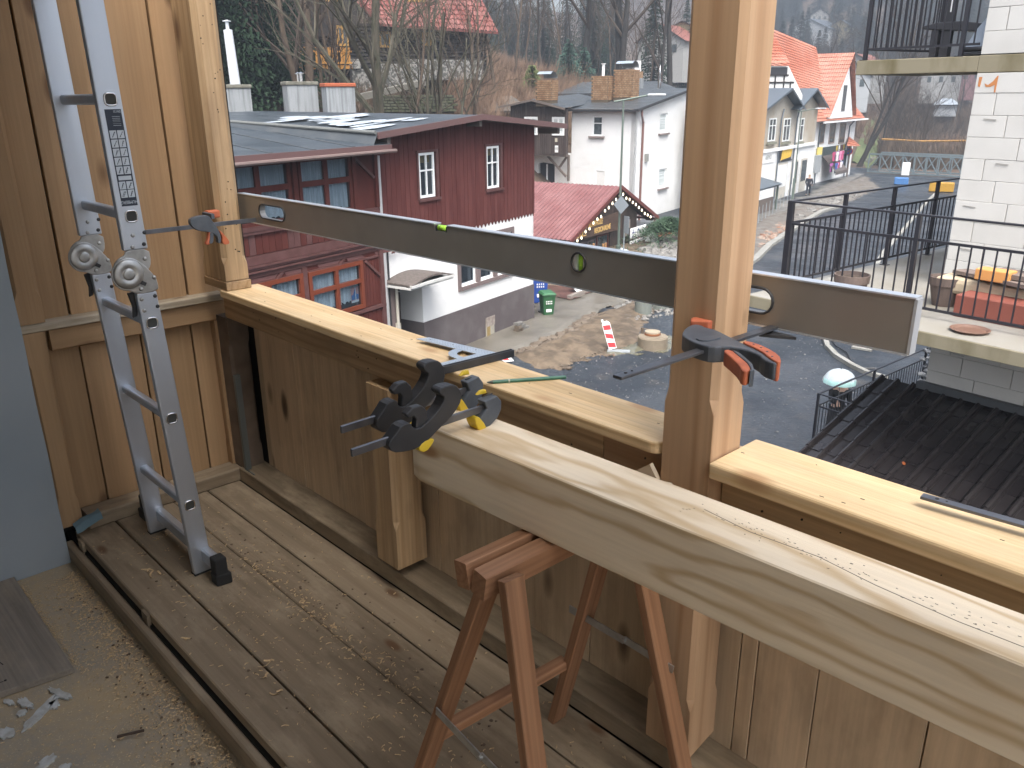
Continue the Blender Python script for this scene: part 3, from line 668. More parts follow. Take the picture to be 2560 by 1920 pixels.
def clamp_left():
    r = thing('bar_clamp', (-2.99, 1.25, 1.12), 'small black and orange trigger clamp on the old corner post', 'clamp')
    x = -2.985
    mb = MB(); mb.beam((x, 1.02, 1.160), (x, 1.515, 1.160), .005, .016); mb.build('bar', BARM, r, bevel=.001)
    B = [(1.216, 1.178), (1.222, 1.192), (1.258, 1.199), (1.288, 1.196), (1.296, 1.182), (1.306, 1.165), (1.320, 1.138), (1.326, 1.111), (1.322, 1.091), (1.310, 1.091), (1.313, 1.111), (1.301, 1.126), (1.285, 1.136), (1.245, 1.143), (1.222, 1.160)]
    plate('x', smooth_poly(B, 1), x - .012, x + .012).build('handle_body', DGRY, r, bevel=.003)
    plate('x', smooth_poly([(1.319, 1.137), (1.326, 1.137), (1.354, 1.097), (1.354, 1.084), (1.333, 1.083), (1.326, 1.096), (1.330, 1.112)], 1), x - .014, x + .014).build('grip', ORG_, r, bevel=.003)
    plate('x', smooth_poly([(1.280, 1.138), (1.298, 1.130), (1.292, 1.098), (1.280, 1.090), (1.262, 1.090), (1.277, 1.116)], 1), x - .009, x + .010).build('trigger', ORG_, r, bevel=.003)
    plate('x', smooth_poly([(1.284, 1.136), (1.299, 1.130), (1.294, 1.098), (1.284, 1.092), (1.276, 1.093), (1.283, 1.118)], 1), x - .011, x + .012).build('trigger_spine', DGRY, r, bevel=.002)
    mb = MB(); mb.box(x - .075, x + .005, 1.300, 1.3135, 1.180, 1.200); mb.build('moving_jaw', DGRY, r, bevel=.002)
    mb = MB(); mb.box(x - .085, x - .050, 1.314, 1.3605, 1.176, 1.204); mb.build('pad', ORG_, r, bevel=.004)
    mb = MB(); mb.box(x - .09, x + .006, 1.500, 1.516, 1.150, 1.172); mb.build('fixed_jaw', BLK, r, bevel=.002)
clamp_left()

# ------------------------------------------------------------------ articulated aluminium ladder
ld = thing('ladder', (-2.82, .94, 0), 'aluminium articulated folding ladder with round locking hinges, standing on the planks', 'ladder')
ZR = [.276, .603, .932, 1.267, 1.601, 1.935, 2.27]
def yc(z): return .947 - .045 * min(z, 1.1) - (0 if z < 1.1 else .006 + .020 * (z - 1.1))
def sprism(y0a, y1a, za, y0b, y1b, zb, x0, x1, mat, name, parent=ld, bevel=.004):
    mb = MB(); mb.add([(x0, y0a, za), (x1, y0a, za), (x1, y1a, za), (x0, y1a, za), (x0, y0b, zb), (x1, y0b, zb), (x1, y1b, zb), (x0, y1b, zb)], [(0, 1, 2, 3), (7, 6, 5, 4), (0, 4, 5, 1), (1, 5, 6, 2), (2, 6, 7, 3), (3, 7, 4, 0)])
    return mb.build(name, mat, parent, bevel=bevel)
for x0 in (-2.636, -3.046):
    x1 = x0 + .026
    sprism(yc(0.005) - .034, yc(.005) + .034, .005, yc(1.03) - .031, yc(1.03) + .031, 1.03, x0, x1, ALU, 'stile')
    sprism(yc(1.165) - .036, yc(1.165) + .036, 1.165, yc(2.42) - .033, yc(2.42) + .033, 2.42, x0, x1, ALU, 'stile')
    hg = [(.872, 1.030), (.937, 1.030), (.938, 1.060), (.930, 1.082), (.905, 1.118), (.880, 1.140), (.858, 1.147), (.832, 1.142), (.812, 1.124), (.803, 1.098), (.808, 1.070), (.826, 1.050), (.850, 1.044)]
    up = [(.858, 1.166), (.929, 1.166), (.930, 1.120), (.920, 1.100), (.895, 1.085), (.855, 1.10), (.815, 1.125), (.835, 1.145), (.855, 1.152)]
    h = plate('x', smooth_poly(hg, 1), x1 - .002, x1 + .006).build('hinge', STEEL, ld, bevel=.003)
    plate('x', smooth_poly(up, 1), x1 - .010, x1 - .003).build('hinge_plate', STEEL, h, bevel=.002)
    mb = MB(); mb.lathe([(.046, 0), (.0455, .005), (.041, .0085), (.032, .0105), (.023, .0100), (.0195, .0075), (.0170, .0075), (.0165, .0105), (.0125, .0115), (.0001, .0115)], (x1 + .004, .853, 1.096), 28, (0, 1, 0), (0, 0, 1), (1, 0, 0)); mb.build('hinge_disc', STEEL, h, smooth=True, bevel=0)
    mb = MB(); mb.obox((x1 + .008, .887, 1.066), (0, .83, -.55), (0, .55, .83), (1, 0, 0), .030, .012, .006); mb.build('lock_slot', BLK, h, bevel=.001)
    plate('x', [(.853, 1.030), (.874, 1.034), (.880, .985), (.872, .955), (.858, .950), (.862, .985)], x0 - .014, x0 - .002).build('release_lever', BLK, h, bevel=.003)
    for (y, z) in ((.880, 1.175), (.915, 1.180), (.886, 1.210), (.922, 1.215), (.882, 1.012), (.924, 1.016), (.885, .975), (.927, .982)): mb = MB(); mb.lathe([(.0062, 0), (.0058, .002), (.003, .003), (.0001, .003)], (x1 + .0004, y, z), 12, (0, 1, 0), (0, 0, 1), (1, 0, 0)); mb.build('rivet', BLK if y > .9 else STEEL, ld, smooth=True)
    for (y, z) in ((.912, 1.135), (.928, 1.075), (.884, 1.045)): mb = MB(); mb.lathe([(.0065, 0), (.006, .002), (.003, .0035), (.0001, .0035)], (x1 + (.006 if z < 1.1 else -.003), y, z), 12, (0, 1, 0), (0, 0, 1), (1, 0, 0)); mb.build('hinge_rivet', STEEL, ld, smooth=True)
def sq_ring(y, z, r, x, n_=20):
    out = []
    for i in range(n_):
        t = 2 * PI * i / n_; c_, s_ = math.cos(t), math.sin(t); k = (abs(c_) ** 4 + abs(s_) ** 4) ** -.25; out.append((x, y + r * k * c_, z + r * k * s_))
    return out
for z in ZR:
    y = yc(z) - .003 + (.0 if z < 1.1 else .006)
    mb = MB(); a_ = sq_ring(y, z, .0155, -3.02); b2 = sq_ring(y, z, .0155, -2.636); mb.add(a_ + b2, [(i, (i + 1) % 20, 20 + (i + 1) % 20, 20 + i) for i in range(20)])
    rg = mb.build('rung', ALU, ld, smooth=False)
    mb = MB(); mb.tube(sq_ring(y, z, .0165, -2.6085), .0026, 6, closed=True); mb.build('rung_rim', STEELB, rg, smooth=True)
    mb = MB(); mb.prism(sq_ring(y, z, .0150, -2.6092), (.0006, 0, 0)); mb.build('rung_socket', M('dark_socket', (.045, .045, .04), .8) if 'dark_socket' not in bpy.data.materials else bpy.data.materials['dark_socket'], rg)
plank('stabiliser_bar', (-3.15, .962, .072), (-2.53, .962, .072), .032, .052, ALU, ld, ch=.006)
mb = MB(); mb.box(-2.535, -2.487, .942, .985, .040, .102); mb.prism([(-2.535, .938, 0.001), (-2.487, .938, 0.001), (-2.478, .992, 0.001), (-2.54, .992, .001)], (0, 0, .042)); mb.build('rubber_foot', RUB, ld, bevel=.005)
mb = MB(); mb.box(-3.19, -3.145, .942, .982, .040, .102); mb.prism([(-3.20, .935, .001), (-3.14, .935, .001), (-3.145, .985, .001), (-3.19, .985, .001)], (0, 0, .042)); mb.build('rubber_foot', RUB, ld, bevel=.005)
for x0 in (-2.64, -3.05):
    mb = MB(); mb.box(x0 - .001, x0 + .032, .912, .984, .0005, .006); mb.build('stile_foot', RUB, ld)
# instruction sticker
navy = M('sticker_navy', (.018, .026, .045), .5); pale = M('sticker_pale', (.50, .55, .60), .5); 
def sy(z, t): return yc(z) + .004 + (t - .5) * .0465
XF = -2.6098
def spatch(t0, t1, z0, z1, e, mat, name, parent):
    mb = MB(); mb.add([(XF + e, sy(z0, t0), z0), (XF + e, sy(z0, t1), z0), (XF + e, sy(z1, t1), z1), (XF + e, sy(z1, t0), z1)], [(0, 1, 2, 3)]); return mb.build(name, mat, parent)
stk = spatch(0, 1, 1.298, 1.574, .0004, navy, 'sticker', ld)
zc = [1.322, 1.347, 1.372, 1.3735, 1.392, 1.4165, 1.441, 1.4655, 1.490]
mbp = MB()
for i in range(7):
    zz0 = [1.323, 1.3475, 1.391, 1.4165, 1.442, 1.4675, 1.493][i]; zz1 = zz0 + .0225
    for (t0, t1) in ((.07, .47), (.53, .93)):
        mbp.add([(XF + .0009, sy(zz0, t0), zz0), (XF + .0009, sy(zz0, t1), zz0), (XF + .0009, sy(zz1, t1), zz1), (XF + .0009, sy(zz1, t0), zz1)], [(0, 1, 2, 3)])
mbp.add([(XF + .0009, sy(1.375, .10), 1.374), (XF + .0009, sy(1.375, .90), 1.374), (XF + .0009, sy(1.385, .90), 1.386), (XF + .0009, sy(1.385, .1), 1.386)], [(0, 1, 2, 3)])
mbp.build('pictogram_field', pale, stk)
mbp = MB(); Rq = random.Random(2)
for i in range(7):
    zz0 = [1.323, 1.3475, 1.391, 1.4165, 1.442, 1.4675, 1.493][i]
    for t in (.12, .58):
        for k_ in range(2):
            a_ = (XF + .0013, sy(zz0, t + Rq.uniform(.02, .1)), zz0 + .003); b2 = (XF + .0013, sy(zz0, t + Rq.uniform(.18, .28)), zz0 + .019)
            mbp.beam(a_, b2, .0008, .0009)
            for q in range(3): w_ = q / 3 + .1; mbp.beam([a_[j] + (b2[j] - a_[j]) * w_ for j in range(3)], (XF + .0013, a_[1] + (b2[1] - a_[1]) * w_ + .003, a_[2] + (b2[2] - a_[2]) * w_), .0008, .0008)
for i in range(8): z = 1.526 + i * .0042; mbp.beam((XF + .0012, sy(z, .38), z), (XF + .0012, sy(z, .82 + Rq.uniform(-.08, .05)), z), .0006, .0007)
mbp.build('pictogram', navy, stk)
textmesh('HUMBERG', .0135, (XF + .0012, sy(1.309, .5), 1.3095), (0, -1, 0), (0, 0, -1), pale, stk, ext=.0002, xs=.78)
textmesh('EN131', .0095, (XF + .0012, sy(1.568, .72), 1.568), (0, -1, 0), (0, 0, -1), pale, stk, ext=.0002, xs=.8)
mbp = MB()
for i in range(6): z = 1.529 + i * .005; mbp.beam((XF + .0011, sy(z, .38), z), (XF + .0011, sy(z, .85), z), .0005, .0009)
mbp.build('small_print', pale, stk)

# blue rag in the corner by the wall
mb = MB(); k = 9; vs = []
for i in range(k):
    for j in range(k):
        x = -3.235 + .05 * i / (k - 1); y = .70 + .10 * j / (k - 1); vs.append((x, y, .045 + .03 * j / (k - 1) + .008 * nz(x, y, 3, 40) - .06 * max(0, i / (k - 1) - .6)))
mb.add(vs, [(i * k + j, i * k + j + 1, (i + 1) * k + j + 1, (i + 1) * k + j) for i in range(k - 1) for j in range(k - 1)])
mb.build('blue_rag', M('blue_grey_cloth', (.10, .155, .18), .9), None, smooth=True, label='crumpled blue grey rag tucked behind the planks at the wall corner', category='rag')
# ================================================================== OUTDOORS
D_ST = Vector((-.2300, .9732, 0)); N_ST = Vector((.9732, .2300, 0))
class Wf:
    """a vertical facade: u along it, z up, o outwards"""
    def __init__(s, A, d, n=None):
        s.A = Vector((A[0], A[1], 0)); s.d = Vector(d).normalized(); s.n = Vector(n) if n is not None else Vector((s.d.y, -s.d.x, 0))
    def p(s, u, z, o=0): q = s.A + s.d * u + s.n * o; return Vector((q.x, q.y, z))
    def uv(s, px, py, o=0):
        r = _ray(px, py); A = s.A + s.n * o; nn = np.array(s.n); t = np.dot(np.array((A.x, A.y, 0)) - np.array((0, 0, H)), nn) / r.dot(nn)
        q = Vector((r[0] * t, r[1] * t, H + r[2] * t)); return ((q - A).dot(s.d), q.z)
    def box(s, mb, u0, u1, z0, z1, o0, o1): return mb.obox(s.p((u0 + u1) / 2, (z0 + z1) / 2, (o0 + o1) / 2), s.d, s.n, (0, 0, 1), u1 - u0, o1 - o0, z1 - z0)
    def poly(s, mb, pts, o0, o1): return mb.prism([s.p(u, z, o0) for u, z in pts], s.n * (o1 - o0))
GLASS, gn, gb = _new('window_glass')
tr = gn.nodes.new('ShaderNodeBsdfTransparent'); mx = gn.nodes.new('ShaderNodeMixShader'); tr.inputs[0].default_value = (.80, .86, .90, 1)
gb.inputs['Base Color'].default_value = (.05, .06, .07, 1); gb.inputs['Roughness'].default_value = .05; gb.inputs['Specular IOR Level'].default_value = 1.0
mx.inputs[0].default_value = .22; gn.links.new(tr.outputs[0], mx.inputs[1]); gn.links.new(gb.outputs[0], mx.inputs[2]); gn.links.new(mx.outputs[0], gn.nodes['Material Output'].inputs[0])
DGLASS = M('dark_window_glass', (.035, .045, .05), .08, c2=(.10, .12, .13), ns=2.5, spec=1.0)
PVC = M('white_window_frame', (.78, .80, .80), .4)
REDW = M('oxide_red_boards', (.078, .020, .017), .75, spec=.25, c2=(.11, .034, .029), ns=3, nd=6, stretch=(1, 1, .25), rnd=4)
REDW2 = M('oxide_red_wing', (.070, .016, .012), .75, spec=.25, c2=(.094, .025, .019), ns=3, nd=6, stretch=(1, 1, .3), rnd=4)
REDT = M('faded_red_trim', (.075, .028, .024), .6, c2=(.105, .045, .041), ns=4, nd=6)
OBR = M('orange_brown_frame', (.145, .032, .012), .45)
PLA = M('white_render', (.68, .685, .68), .85, c2=(.60, .60, .58), ns=.6, nd=6, amt=(.5, .8))
PLI = M('purple_grey_plinth', (.085, .070, .072), .8, c2=(.13, .115, .115), ns=1.1, nd=7, amt=(.45, .75))
FELT = M('wet_roof_felt', (.028, .037, .046), .38, c2=(.045, .055, .064), ns=1.2, nd=6, r2=.5, stretch=(1, 1, 1))
FELT2 = M('roof_felt_dark', (.040, .048, .055), .38, c2=(.06, .066, .07), ns=1.2, nd=6, r2=.55)
SNOW = M('slush', (.34, .38, .42), .5, c2=(.20, .23, .26), ns=1.6, nd=7, amt=(.52, .66), stretch=(1, .4, 1))
CUR = M('net_curtain', (.92, .93, .93), .9, c2=(.62, .65, .68), ns=5, stretch=(6, 6, .2), amt=(.35, .6))
FASC = M('brown_metal_trim', (.115, .065, .062), .4)
def win(root, W, u0, u1, z0, z1, o, fm, cols=2, rows=(1.0,), fw=.07, glass=GLASS, curtain=None, depth=.06, back=True, bars=.03, name='window'):
    """casement: frame mesh with panes, curtain and dark room behind as sub-parts; rows = heights bottom->top as fractions"""
    mb = MB()
    W.box(mb, u0, u1, z0, z0 + fw, o, o + depth); W.box(mb, u0, u1, z1 - fw, z1, o, o + depth)
    W.box(mb, u0, u0 + fw, z0 + fw, z1 - fw, o, o + depth); W.box(mb, u1 - fw, u1, z0 + fw, z1 - fw, o, o + depth)
    iu0, iu1, iz0, iz1 = u0 + fw, u1 - fw, z0 + fw, z1 - fw
    us = [iu0 + (iu1 - iu0) * i / cols for i in range(cols + 1)]; tot = sum(rows); zs = [iz0]
    for r in rows: zs.append(zs[-1] + (iz1 - iz0) * r / tot)
    for x in us[1:-1]: W.box(mb, x - bars, x + bars, iz0, iz1, o + .005, o + depth - .004)
    for x0, x1 in zip(us[:-1], us[1:]):
        for z in zs[1:-1]: W.box(mb, x0 + (bars if x0 > iu0 + .01 else 0), x1 - (bars if x1 < iu1 - .01 else 0), z - bars, z + bars, o + .008, o + depth - .008)
    f = mb.build(name, fm, root)
    for i in range(cols):
        for j in range(len(rows)):
            mb = MB(); W.box(mb, us[i] + (bars if i else 0), us[i + 1] - (bars if i < cols - 1 else 0), zs[j] + (bars if j else 0), zs[j + 1] - (bars if j < len(rows) - 1 else 0), o + .02, o + .026); mb.build('pane', glass, f)
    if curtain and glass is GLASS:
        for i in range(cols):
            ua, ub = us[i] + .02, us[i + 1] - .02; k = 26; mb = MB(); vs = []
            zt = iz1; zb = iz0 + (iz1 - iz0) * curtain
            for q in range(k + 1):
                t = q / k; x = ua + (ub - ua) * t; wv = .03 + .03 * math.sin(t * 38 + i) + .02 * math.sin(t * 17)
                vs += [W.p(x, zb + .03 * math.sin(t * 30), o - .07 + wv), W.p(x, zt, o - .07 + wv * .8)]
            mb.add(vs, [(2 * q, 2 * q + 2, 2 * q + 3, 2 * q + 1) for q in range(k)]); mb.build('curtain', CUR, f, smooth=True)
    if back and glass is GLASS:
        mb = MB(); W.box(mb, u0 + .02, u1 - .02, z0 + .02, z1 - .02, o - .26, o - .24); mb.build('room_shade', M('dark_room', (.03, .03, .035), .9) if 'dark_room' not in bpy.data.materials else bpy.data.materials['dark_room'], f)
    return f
def wall_with_holes(mb, W, u0, u1, z0, z1, o0, o1, holes):
    us = sorted({u0, u1} | {h[0] for h in holes} | {h[1] for h in holes})
    for a, b_ in zip(us[:-1], us[1:]):
        hs_ = sorted([h for h in holes if h[0] <= a + 1e-6 and h[1] >= b_ - 1e-6], key=lambda h: h[2]); z = z0
        for h in hs_:
            if h[2] > z: W.box(mb, a, b_, z, h[2], o0, o1)
            z = h[3]
        if z1 > z: W.box(mb, a, b_, z, z1, o0, o1)

# ------------------------------------------------------------------ terrain
P0 = Vector((-20.346, 17.192))
def sst(a, b_, x): t = max(0., min(1., (x - a) / (b_ - a))); return t * t * (3 - 2 * t)
def terr(x, y):
    q = -((x - P0.x) * .9732 + (y - P0.y) * .23); t = (x - P0.x) * -.23 + (y - P0.y) * .9732
    fade = 1 - sst(45, 120, t) * .55
    h = 7.6 * sst(8.5, 24, q) * (1 - .5 * sst(45, 75, t)) + max(0, q - 24) * .33 * fade + max(0., q - 60) * .10
    far = max(0, y - 150) * .10 + max(0, y - 250) * .26
    dip = -1.9 * sst(100, 116, y) * sst(-64, -50, x) * (1 - sst(165, 180, y))
    n1 = nz(x, y, 0, .06) * .9 + nz(x, y, 3, .25) * .25
    k = sst(9, 20, q) + sst(95, 110, y); k = min(1, k)
    side = max(0, -40 - x) * 0 + max(0., x - 25) * .0
    return S + max(h, far) + dip + n1 * k
gx = np.concatenate([np.linspace(-330, -120, 36), np.linspace(-118, -18, 76), np.linspace(-16, 60, 40), np.linspace(70, 330, 22)])
gy = np.concatenate([np.linspace(-60, 0, 20), np.linspace(2, 130, 86), np.linspace(134, 300, 50), np.linspace(310, 560, 26)])
vs = [(x, y, terr(x, y)) for y in gy for x in gx]; nx_ = len(gx)
mb = MB(); mb.add(vs, [(j * nx_ + i, j * nx_ + i + 1, (j + 1) * nx_ + i + 1, (j + 1) * nx_ + i) for j in range(len(gy) - 1) for i in range(nx_ - 1)])
LEAF = M('leaf_litter', (.05, .034, .023), .95, c2=(.12, .080, .055), ns=.35, nd=9, bmp=.12, bs=2.5)
mi = []
for j in range(len(gy) - 1):
    for i in range(nx_ - 1):
        x = (gx[i] + gx[i + 1]) / 2; y = (gy[j] + gy[j + 1]) / 2; q = -((x - P0.x) * .9732 + (y - P0.y) * .23)
        mi.append(0 if (q < 9 and y < 96) else 1)
mb.mi = mi
m_as, n, b = _new('gravelly_asphalt')
v = mapped(n, (1, 1, 1)); f1 = noise(n, v, .25, 5, .6); f2 = noise(n, v, 9, 5, .75); f3 = noise(n, v, 28, 3, .8); f4 = noise(n, v, 1.1, 6, .7)
c = mixc(n, ramp(n, f1, [(.40, 0), (.62, 1)]), (.020, .026, .034), (.042, .049, .058))
c = mixc(n, ramp(n, f4, [(.52, 0), (.70, .75)]), c, (.085, .078, .07))
c = mixc(n, ramp(n, f2, [(.45, 0), (.60, .65)]), c, (.014, .018, .024))
c = mixc(n, ramp(n, f3, [(.66, 0), (.70, .9)]), c, (.22, .22, .22))
n.links.new(c, b.inputs['Base Color']); b.inputs['Specular IOR Level'].default_value = .35; rr = ramp(n, f1, [(.42, .60), (.60, .28)]); n.links.new(rr, b.inputs['Roughness']); bump(n, b, f2, .03)
gr = mb.build('ground', [m_as, LEAF], None, smooth=True, kind='structure', org=Vector((0, 0, 0)))

def inpoly(x, y, P_):
    c_ = False; j = len(P_) - 1
    for i in range(len(P_)):
        if (P_[i][1] > y) != (P_[j][1] > y) and x < (P_[j][0] - P_[i][0]) * (y - P_[i][1]) / (P_[j][1] - P_[i][1]) + P_[i][0]: c_ = not c_
        j = i
    return c_
def patch(name, pxs, mat, step, dz, amp, sc, kind='structure', edge=.35, jit=.12, dig=0.0, world=None):
    """a relief sheet covering a ground polygon, sinking below the street at its rim"""
    P_ = world or [tuple(G(a, b_)[:2]) for a, b_ in pxs]
    x0, x1 = min(p[0] for p in P_), max(p[0] for p in P_); y0, y1 = min(p[1] for p in P_), max(p[1] for p in P_)
    nx2 = int((x1 - x0) / step) + 2; ny2 = int((y1 - y0) / step) + 2
    def dist(x, y):
        dmin = 1e9
        for i in range(len(P_)):
            a = P_[i - 1]; b2 = P_[i]; vx, vy = b2[0] - a[0], b2[1] - a[1]; L2 = vx * vx + vy * vy or 1e-9; t = max(0, min(1, ((x - a[0]) * vx + (y - a[1]) * vy) / L2)); dmin = min(dmin, math.hypot(a[0] + vx * t - x, a[1] + vy * t - y))
        return dmin
    vs = []; keep = []
    for j in range(ny2):
        for i in range(nx2):
            x = x0 + i * step; y = y0 + j * step; jx = nz(x, y, 7, 3) * jit * 4; jy = nz(x, y, 9, 3) * jit * 4
            ins = inpoly(x + jx, y + jy, P_); keep.append(ins); e = min(1, dist(x, y) / edge)
            vs.append((x, y, S + dz * (e if edge < 9 else 1) + amp * e * (nz(x, y, 0, sc) + .5 * nz(x, y, 2, sc * 2.7) + .3 * nz(x, y, 4, sc * 7)) - (0 if ins else .05)))
    mb = MB(); fs = []
    for j in range(ny2 - 1):
        for i in range(nx2 - 1):
            a = j * nx2 + i
            if keep[a] or keep[a + 1] or keep[a + nx2] or keep[a + nx2 + 1]: fs.append((a, a + 1, a + nx2 + 1, a + nx2))
    mb.add(vs, fs); return mb.build(name, mat, None, smooth=True, kind=kind)
MUD = M('sandy_mud', (.135, .10, .066), .8, c2=(.075, .055, .036), ns=2.2, nd=9, bmp=.06, bs=6, amt=(.42, .60), rnd=0)
WETC = M('wet_muddy_paving', (.105, .095, .077), .30, c2=(.145, .132, .11), ns=.7, nd=7, r2=.55, bmp=.006, bs=12, rnd=0)
GRV = M('blue_grey_gravel', (.022, .029, .038), .6, c2=(.075, .08, .085), ns=14, nd=6, bmp=.04, bs=14, amt=(.5, .68), rnd=0)
patch('pavement', [(1085, 905), (1110, 872), (1332, 800), (1345, 748), (1400, 728), (1480, 700), (1590, 720), (1583, 746), (1545, 764), (1496, 772), (1490, 784), (1452, 801), (1406, 833), (1337, 862), (1279, 885), (1240, 930)], WETC, .12, .13, .012, 1.2, edge=.10, jit=.05)
patch('trench_sand', [(1279, 887), (1337, 864), (1406, 835), (1452, 803), (1490, 785), (1540, 768), (1590, 748), (1690, 738), (1720, 760), (1640, 775), (1612, 800), (1600, 835), (1625, 862), (1530, 880), (1480, 892), (1400, 925), (1340, 930), (1290, 912)], MUD, .10, .14, .11, 1.4, edge=.5)
patch('mud_puddle', [(1505, 884), (1590, 844), (1690, 832), (1700, 870), (1600, 880), (1530, 890)], M('olive_puddle', (.12, .115, .08), .12, rnd=0), .2, .07, 0.0, 1, edge=.3)
patch('gravel', [(1255, 905), (1290, 885), (1330, 905), (1400, 925), (1390, 945), (1330, 960), (1270, 940)], GRV, .12, .06, .05, 2, edge=.3)
patch('gravel', [(1610, 790), (1720, 755), (1760, 790), (1720, 850), (1640, 850)], GRV, .12, .05, .05, 2, edge=.3)
patch('mud_bank', [(1880, 655), (1923, 612), (1964, 584), (2012, 552), (2056, 527), (2120, 505), (2200, 470), (2160, 440), (2080, 470), (1990, 515), (1900, 545), (1850, 600)], M('brown_rubble_soil', (.10, .082, .066), .9, c2=(.15, .14, .125), ns=2.5, nd=8, bmp=.08, bs=5, rnd=0), .25, .10, .12, .8, edge=.5)
patch('footpath', [(1700, 760), (1800, 650), (1860, 560), (1900, 528), (1985, 500), (2030, 488), (2075, 460), (2160, 432), (2100, 465), (1990, 518), (1900, 548), (1850, 600), (1790, 690)], M('muddy_footpath', (.10, .098, .092), .5, c2=(.17, .16, .145), ns=1, nd=7, rnd=0), .4, .09, .03, .8, edge=.2)
def rubble(name, pxs, count, r0, r1, mat, label, sq=.6, zoff=.05):
    P_ = [tuple(G(a, b_)[:2]) for a, b_ in pxs]; x0, x1 = min(p[0] for p in P_), max(p[0] for p in P_); y0, y1 = min(p[1] for p in P_), max(p[1] for p in P_)
    mb = MB(); n_ = 0
    while n_ < count:
        x = random.uniform(x0, x1); y = random.uniform(y0, y1)
        if inpoly(x, y, P_): mb.rock((x, y, S + zoff), random.uniform(r0, r1) * (1 if random.random() < .9 else 1.8), sq); n_ += 1
    return mb.build(name, mat, None, kind='stuff', label=label, category='rubble')
STN = M('grey_stone', (.13, .125, .115), .85, c2=(.20, .19, .175), ns=3, nd=5)
STB = M('brown_stone', (.09, .068, .05), .9, c2=(.15, .12, .09), ns=3, nd=5)
rubble('rubble', [(1279, 885), (1337, 862), (1406, 833), (1452, 801), (1490, 784), (1500, 800), (1450, 825), (1400, 860), (1330, 895)], 420, .03, .13, STB, 'dark earth clods along the broken pavement edge')
rubble('rubble', [(1540, 768), (1590, 745), (1690, 745), (1680, 790), (1600, 805), (1550, 800)], 300, .04, .10, STN, 'loose grey paving stones beside the concrete pipes', .7)
rubble('rubble', [(1380, 740), (1440, 728), (1440, 765), (1390, 790)], 120, .03, .09, STN, 'grey chippings beside the green bin')
rubble('rubble', [(1290, 890), (1420, 860), (1560, 850), (1560, 880), (1420, 925), (1310, 930)], 260, .015, .05, STB, 'pebbles scattered over the sandy trench')
rubble('rubble', [(1250, 900), (1700, 780), (1850, 900), (1900, 1100), (1500, 1100)], 900, .010, .026, M('pale_chip', (.15, .15, .15), .8), 'pale chips sprinkled over the gravel road', .5, .01)
rubble('rubble', [(1900, 900), (2100, 800), (2200, 980), (2050, 1100), (1900, 1100)], 400, .010, .026, bpy.data.materials['pale_chip'], 'pale chips on the road below the right railing', .5, .01)
rubble('rubble', [(1895, 625), (1923, 605), (1964, 578), (1985, 560), (1950, 560), (1900, 590)], 160, .08, .22, M('brick_rubble', (.20, .09, .05), .9, c2=(.26, .22, .18), ns=2), 'orange brick rubble heaped behind the pale kerb')
rubble('rubble', [(1990, 555), (2060, 520), (2150, 490), (2130, 480), (2040, 510), (1990, 540)], 170, .10, .28, STN, 'line of broken paving along the far side of the road')
rubble('rubble', [(1606, 670), (1640, 655), (1705, 650), (1720, 680), (1680, 700), (1620, 700)], 260, .08, .28, STN, 'stone rubble under the juniper bush', .7, .9)
# kerbs
def kerb(pts, wd, ht, mat, label):
    t = thing('kerb', pts[0], label, 'kerb')
    for a, b_ in zip(pts[:-1], pts[1:]):
        L = (b_ - a).length; k = max(1, int(L / 1.0)); d = (b_ - a) / k
        for i in range(k):
            mb = MB(); mb.beam(a + d * i + d.normalized() * .01 + Vector((0, 0, ht / 2)), a + d * (i + 1) + Vector((0, 0, ht / 2)), wd, ht); mb.build('kerb_stone', mat, t)
CONC = M('pale_concrete', (.27, .265, .245), .75, c2=(.21, .205, .18), ns=2, nd=6)
kerb([G(*p) for p in ((1860, 672), (1895, 645), (1923, 616), (1964, 588), (2012, 556), (2056, 530), (2105, 517))], .35, .16, CONC, 'long pale kerb along the far side of the new road')
kerb([G(*p) for p in ((2060, 845), (2068, 870), (2090, 893), (2130, 918), (2165, 935), (2215, 950))], .16, .12, CONC, 'curved pale kerb in the road below the right balcony')
kerb([G(1422, 757), G(1483, 733)], .18, .30, M('brown_grey_curb', (.22, .19, .165), .8), 'raised grey kerb stones by the reddish terrace')
t = thing('road_line', G(2180, 681), 'pale edging strip running along the near side of the road behind the railing', 'edging')
pts = [G(*p) for p in ((2165, 705), (2180, 681), (2208, 633), (2265, 567), (2316, 507), (2345, 478))]
for a, b_ in zip(pts[:-1], pts[1:]): mb = MB(); mb.beam(a + Vector((0, 0, .03)), b_ + Vector((0, 0, .03)), .22, .06); mb.build('edging_strip', CONC, t)
mb = MB(); c0 = [G(*p) + Vector((0, 0, .05)) for p in ((2075, 845), (2090, 868), (2118, 885), (2128, 905), (2150, 925), (2195, 925))]; mb.tube(c0, .025, 5); mb.build('cable', BLK, None, label='black cable trailing beside the curved kerb', category='cable')
mb = MB(); mb.prism([G(*p) + Vector((0, 0, .01)) for p in ((2128, 872), (2142, 857), (2190, 864), (2178, 880))], (0, 0, .06)); mb.build('stone_slab', CONC, None, label='square pale slab lying on the road below the level', category='slab')

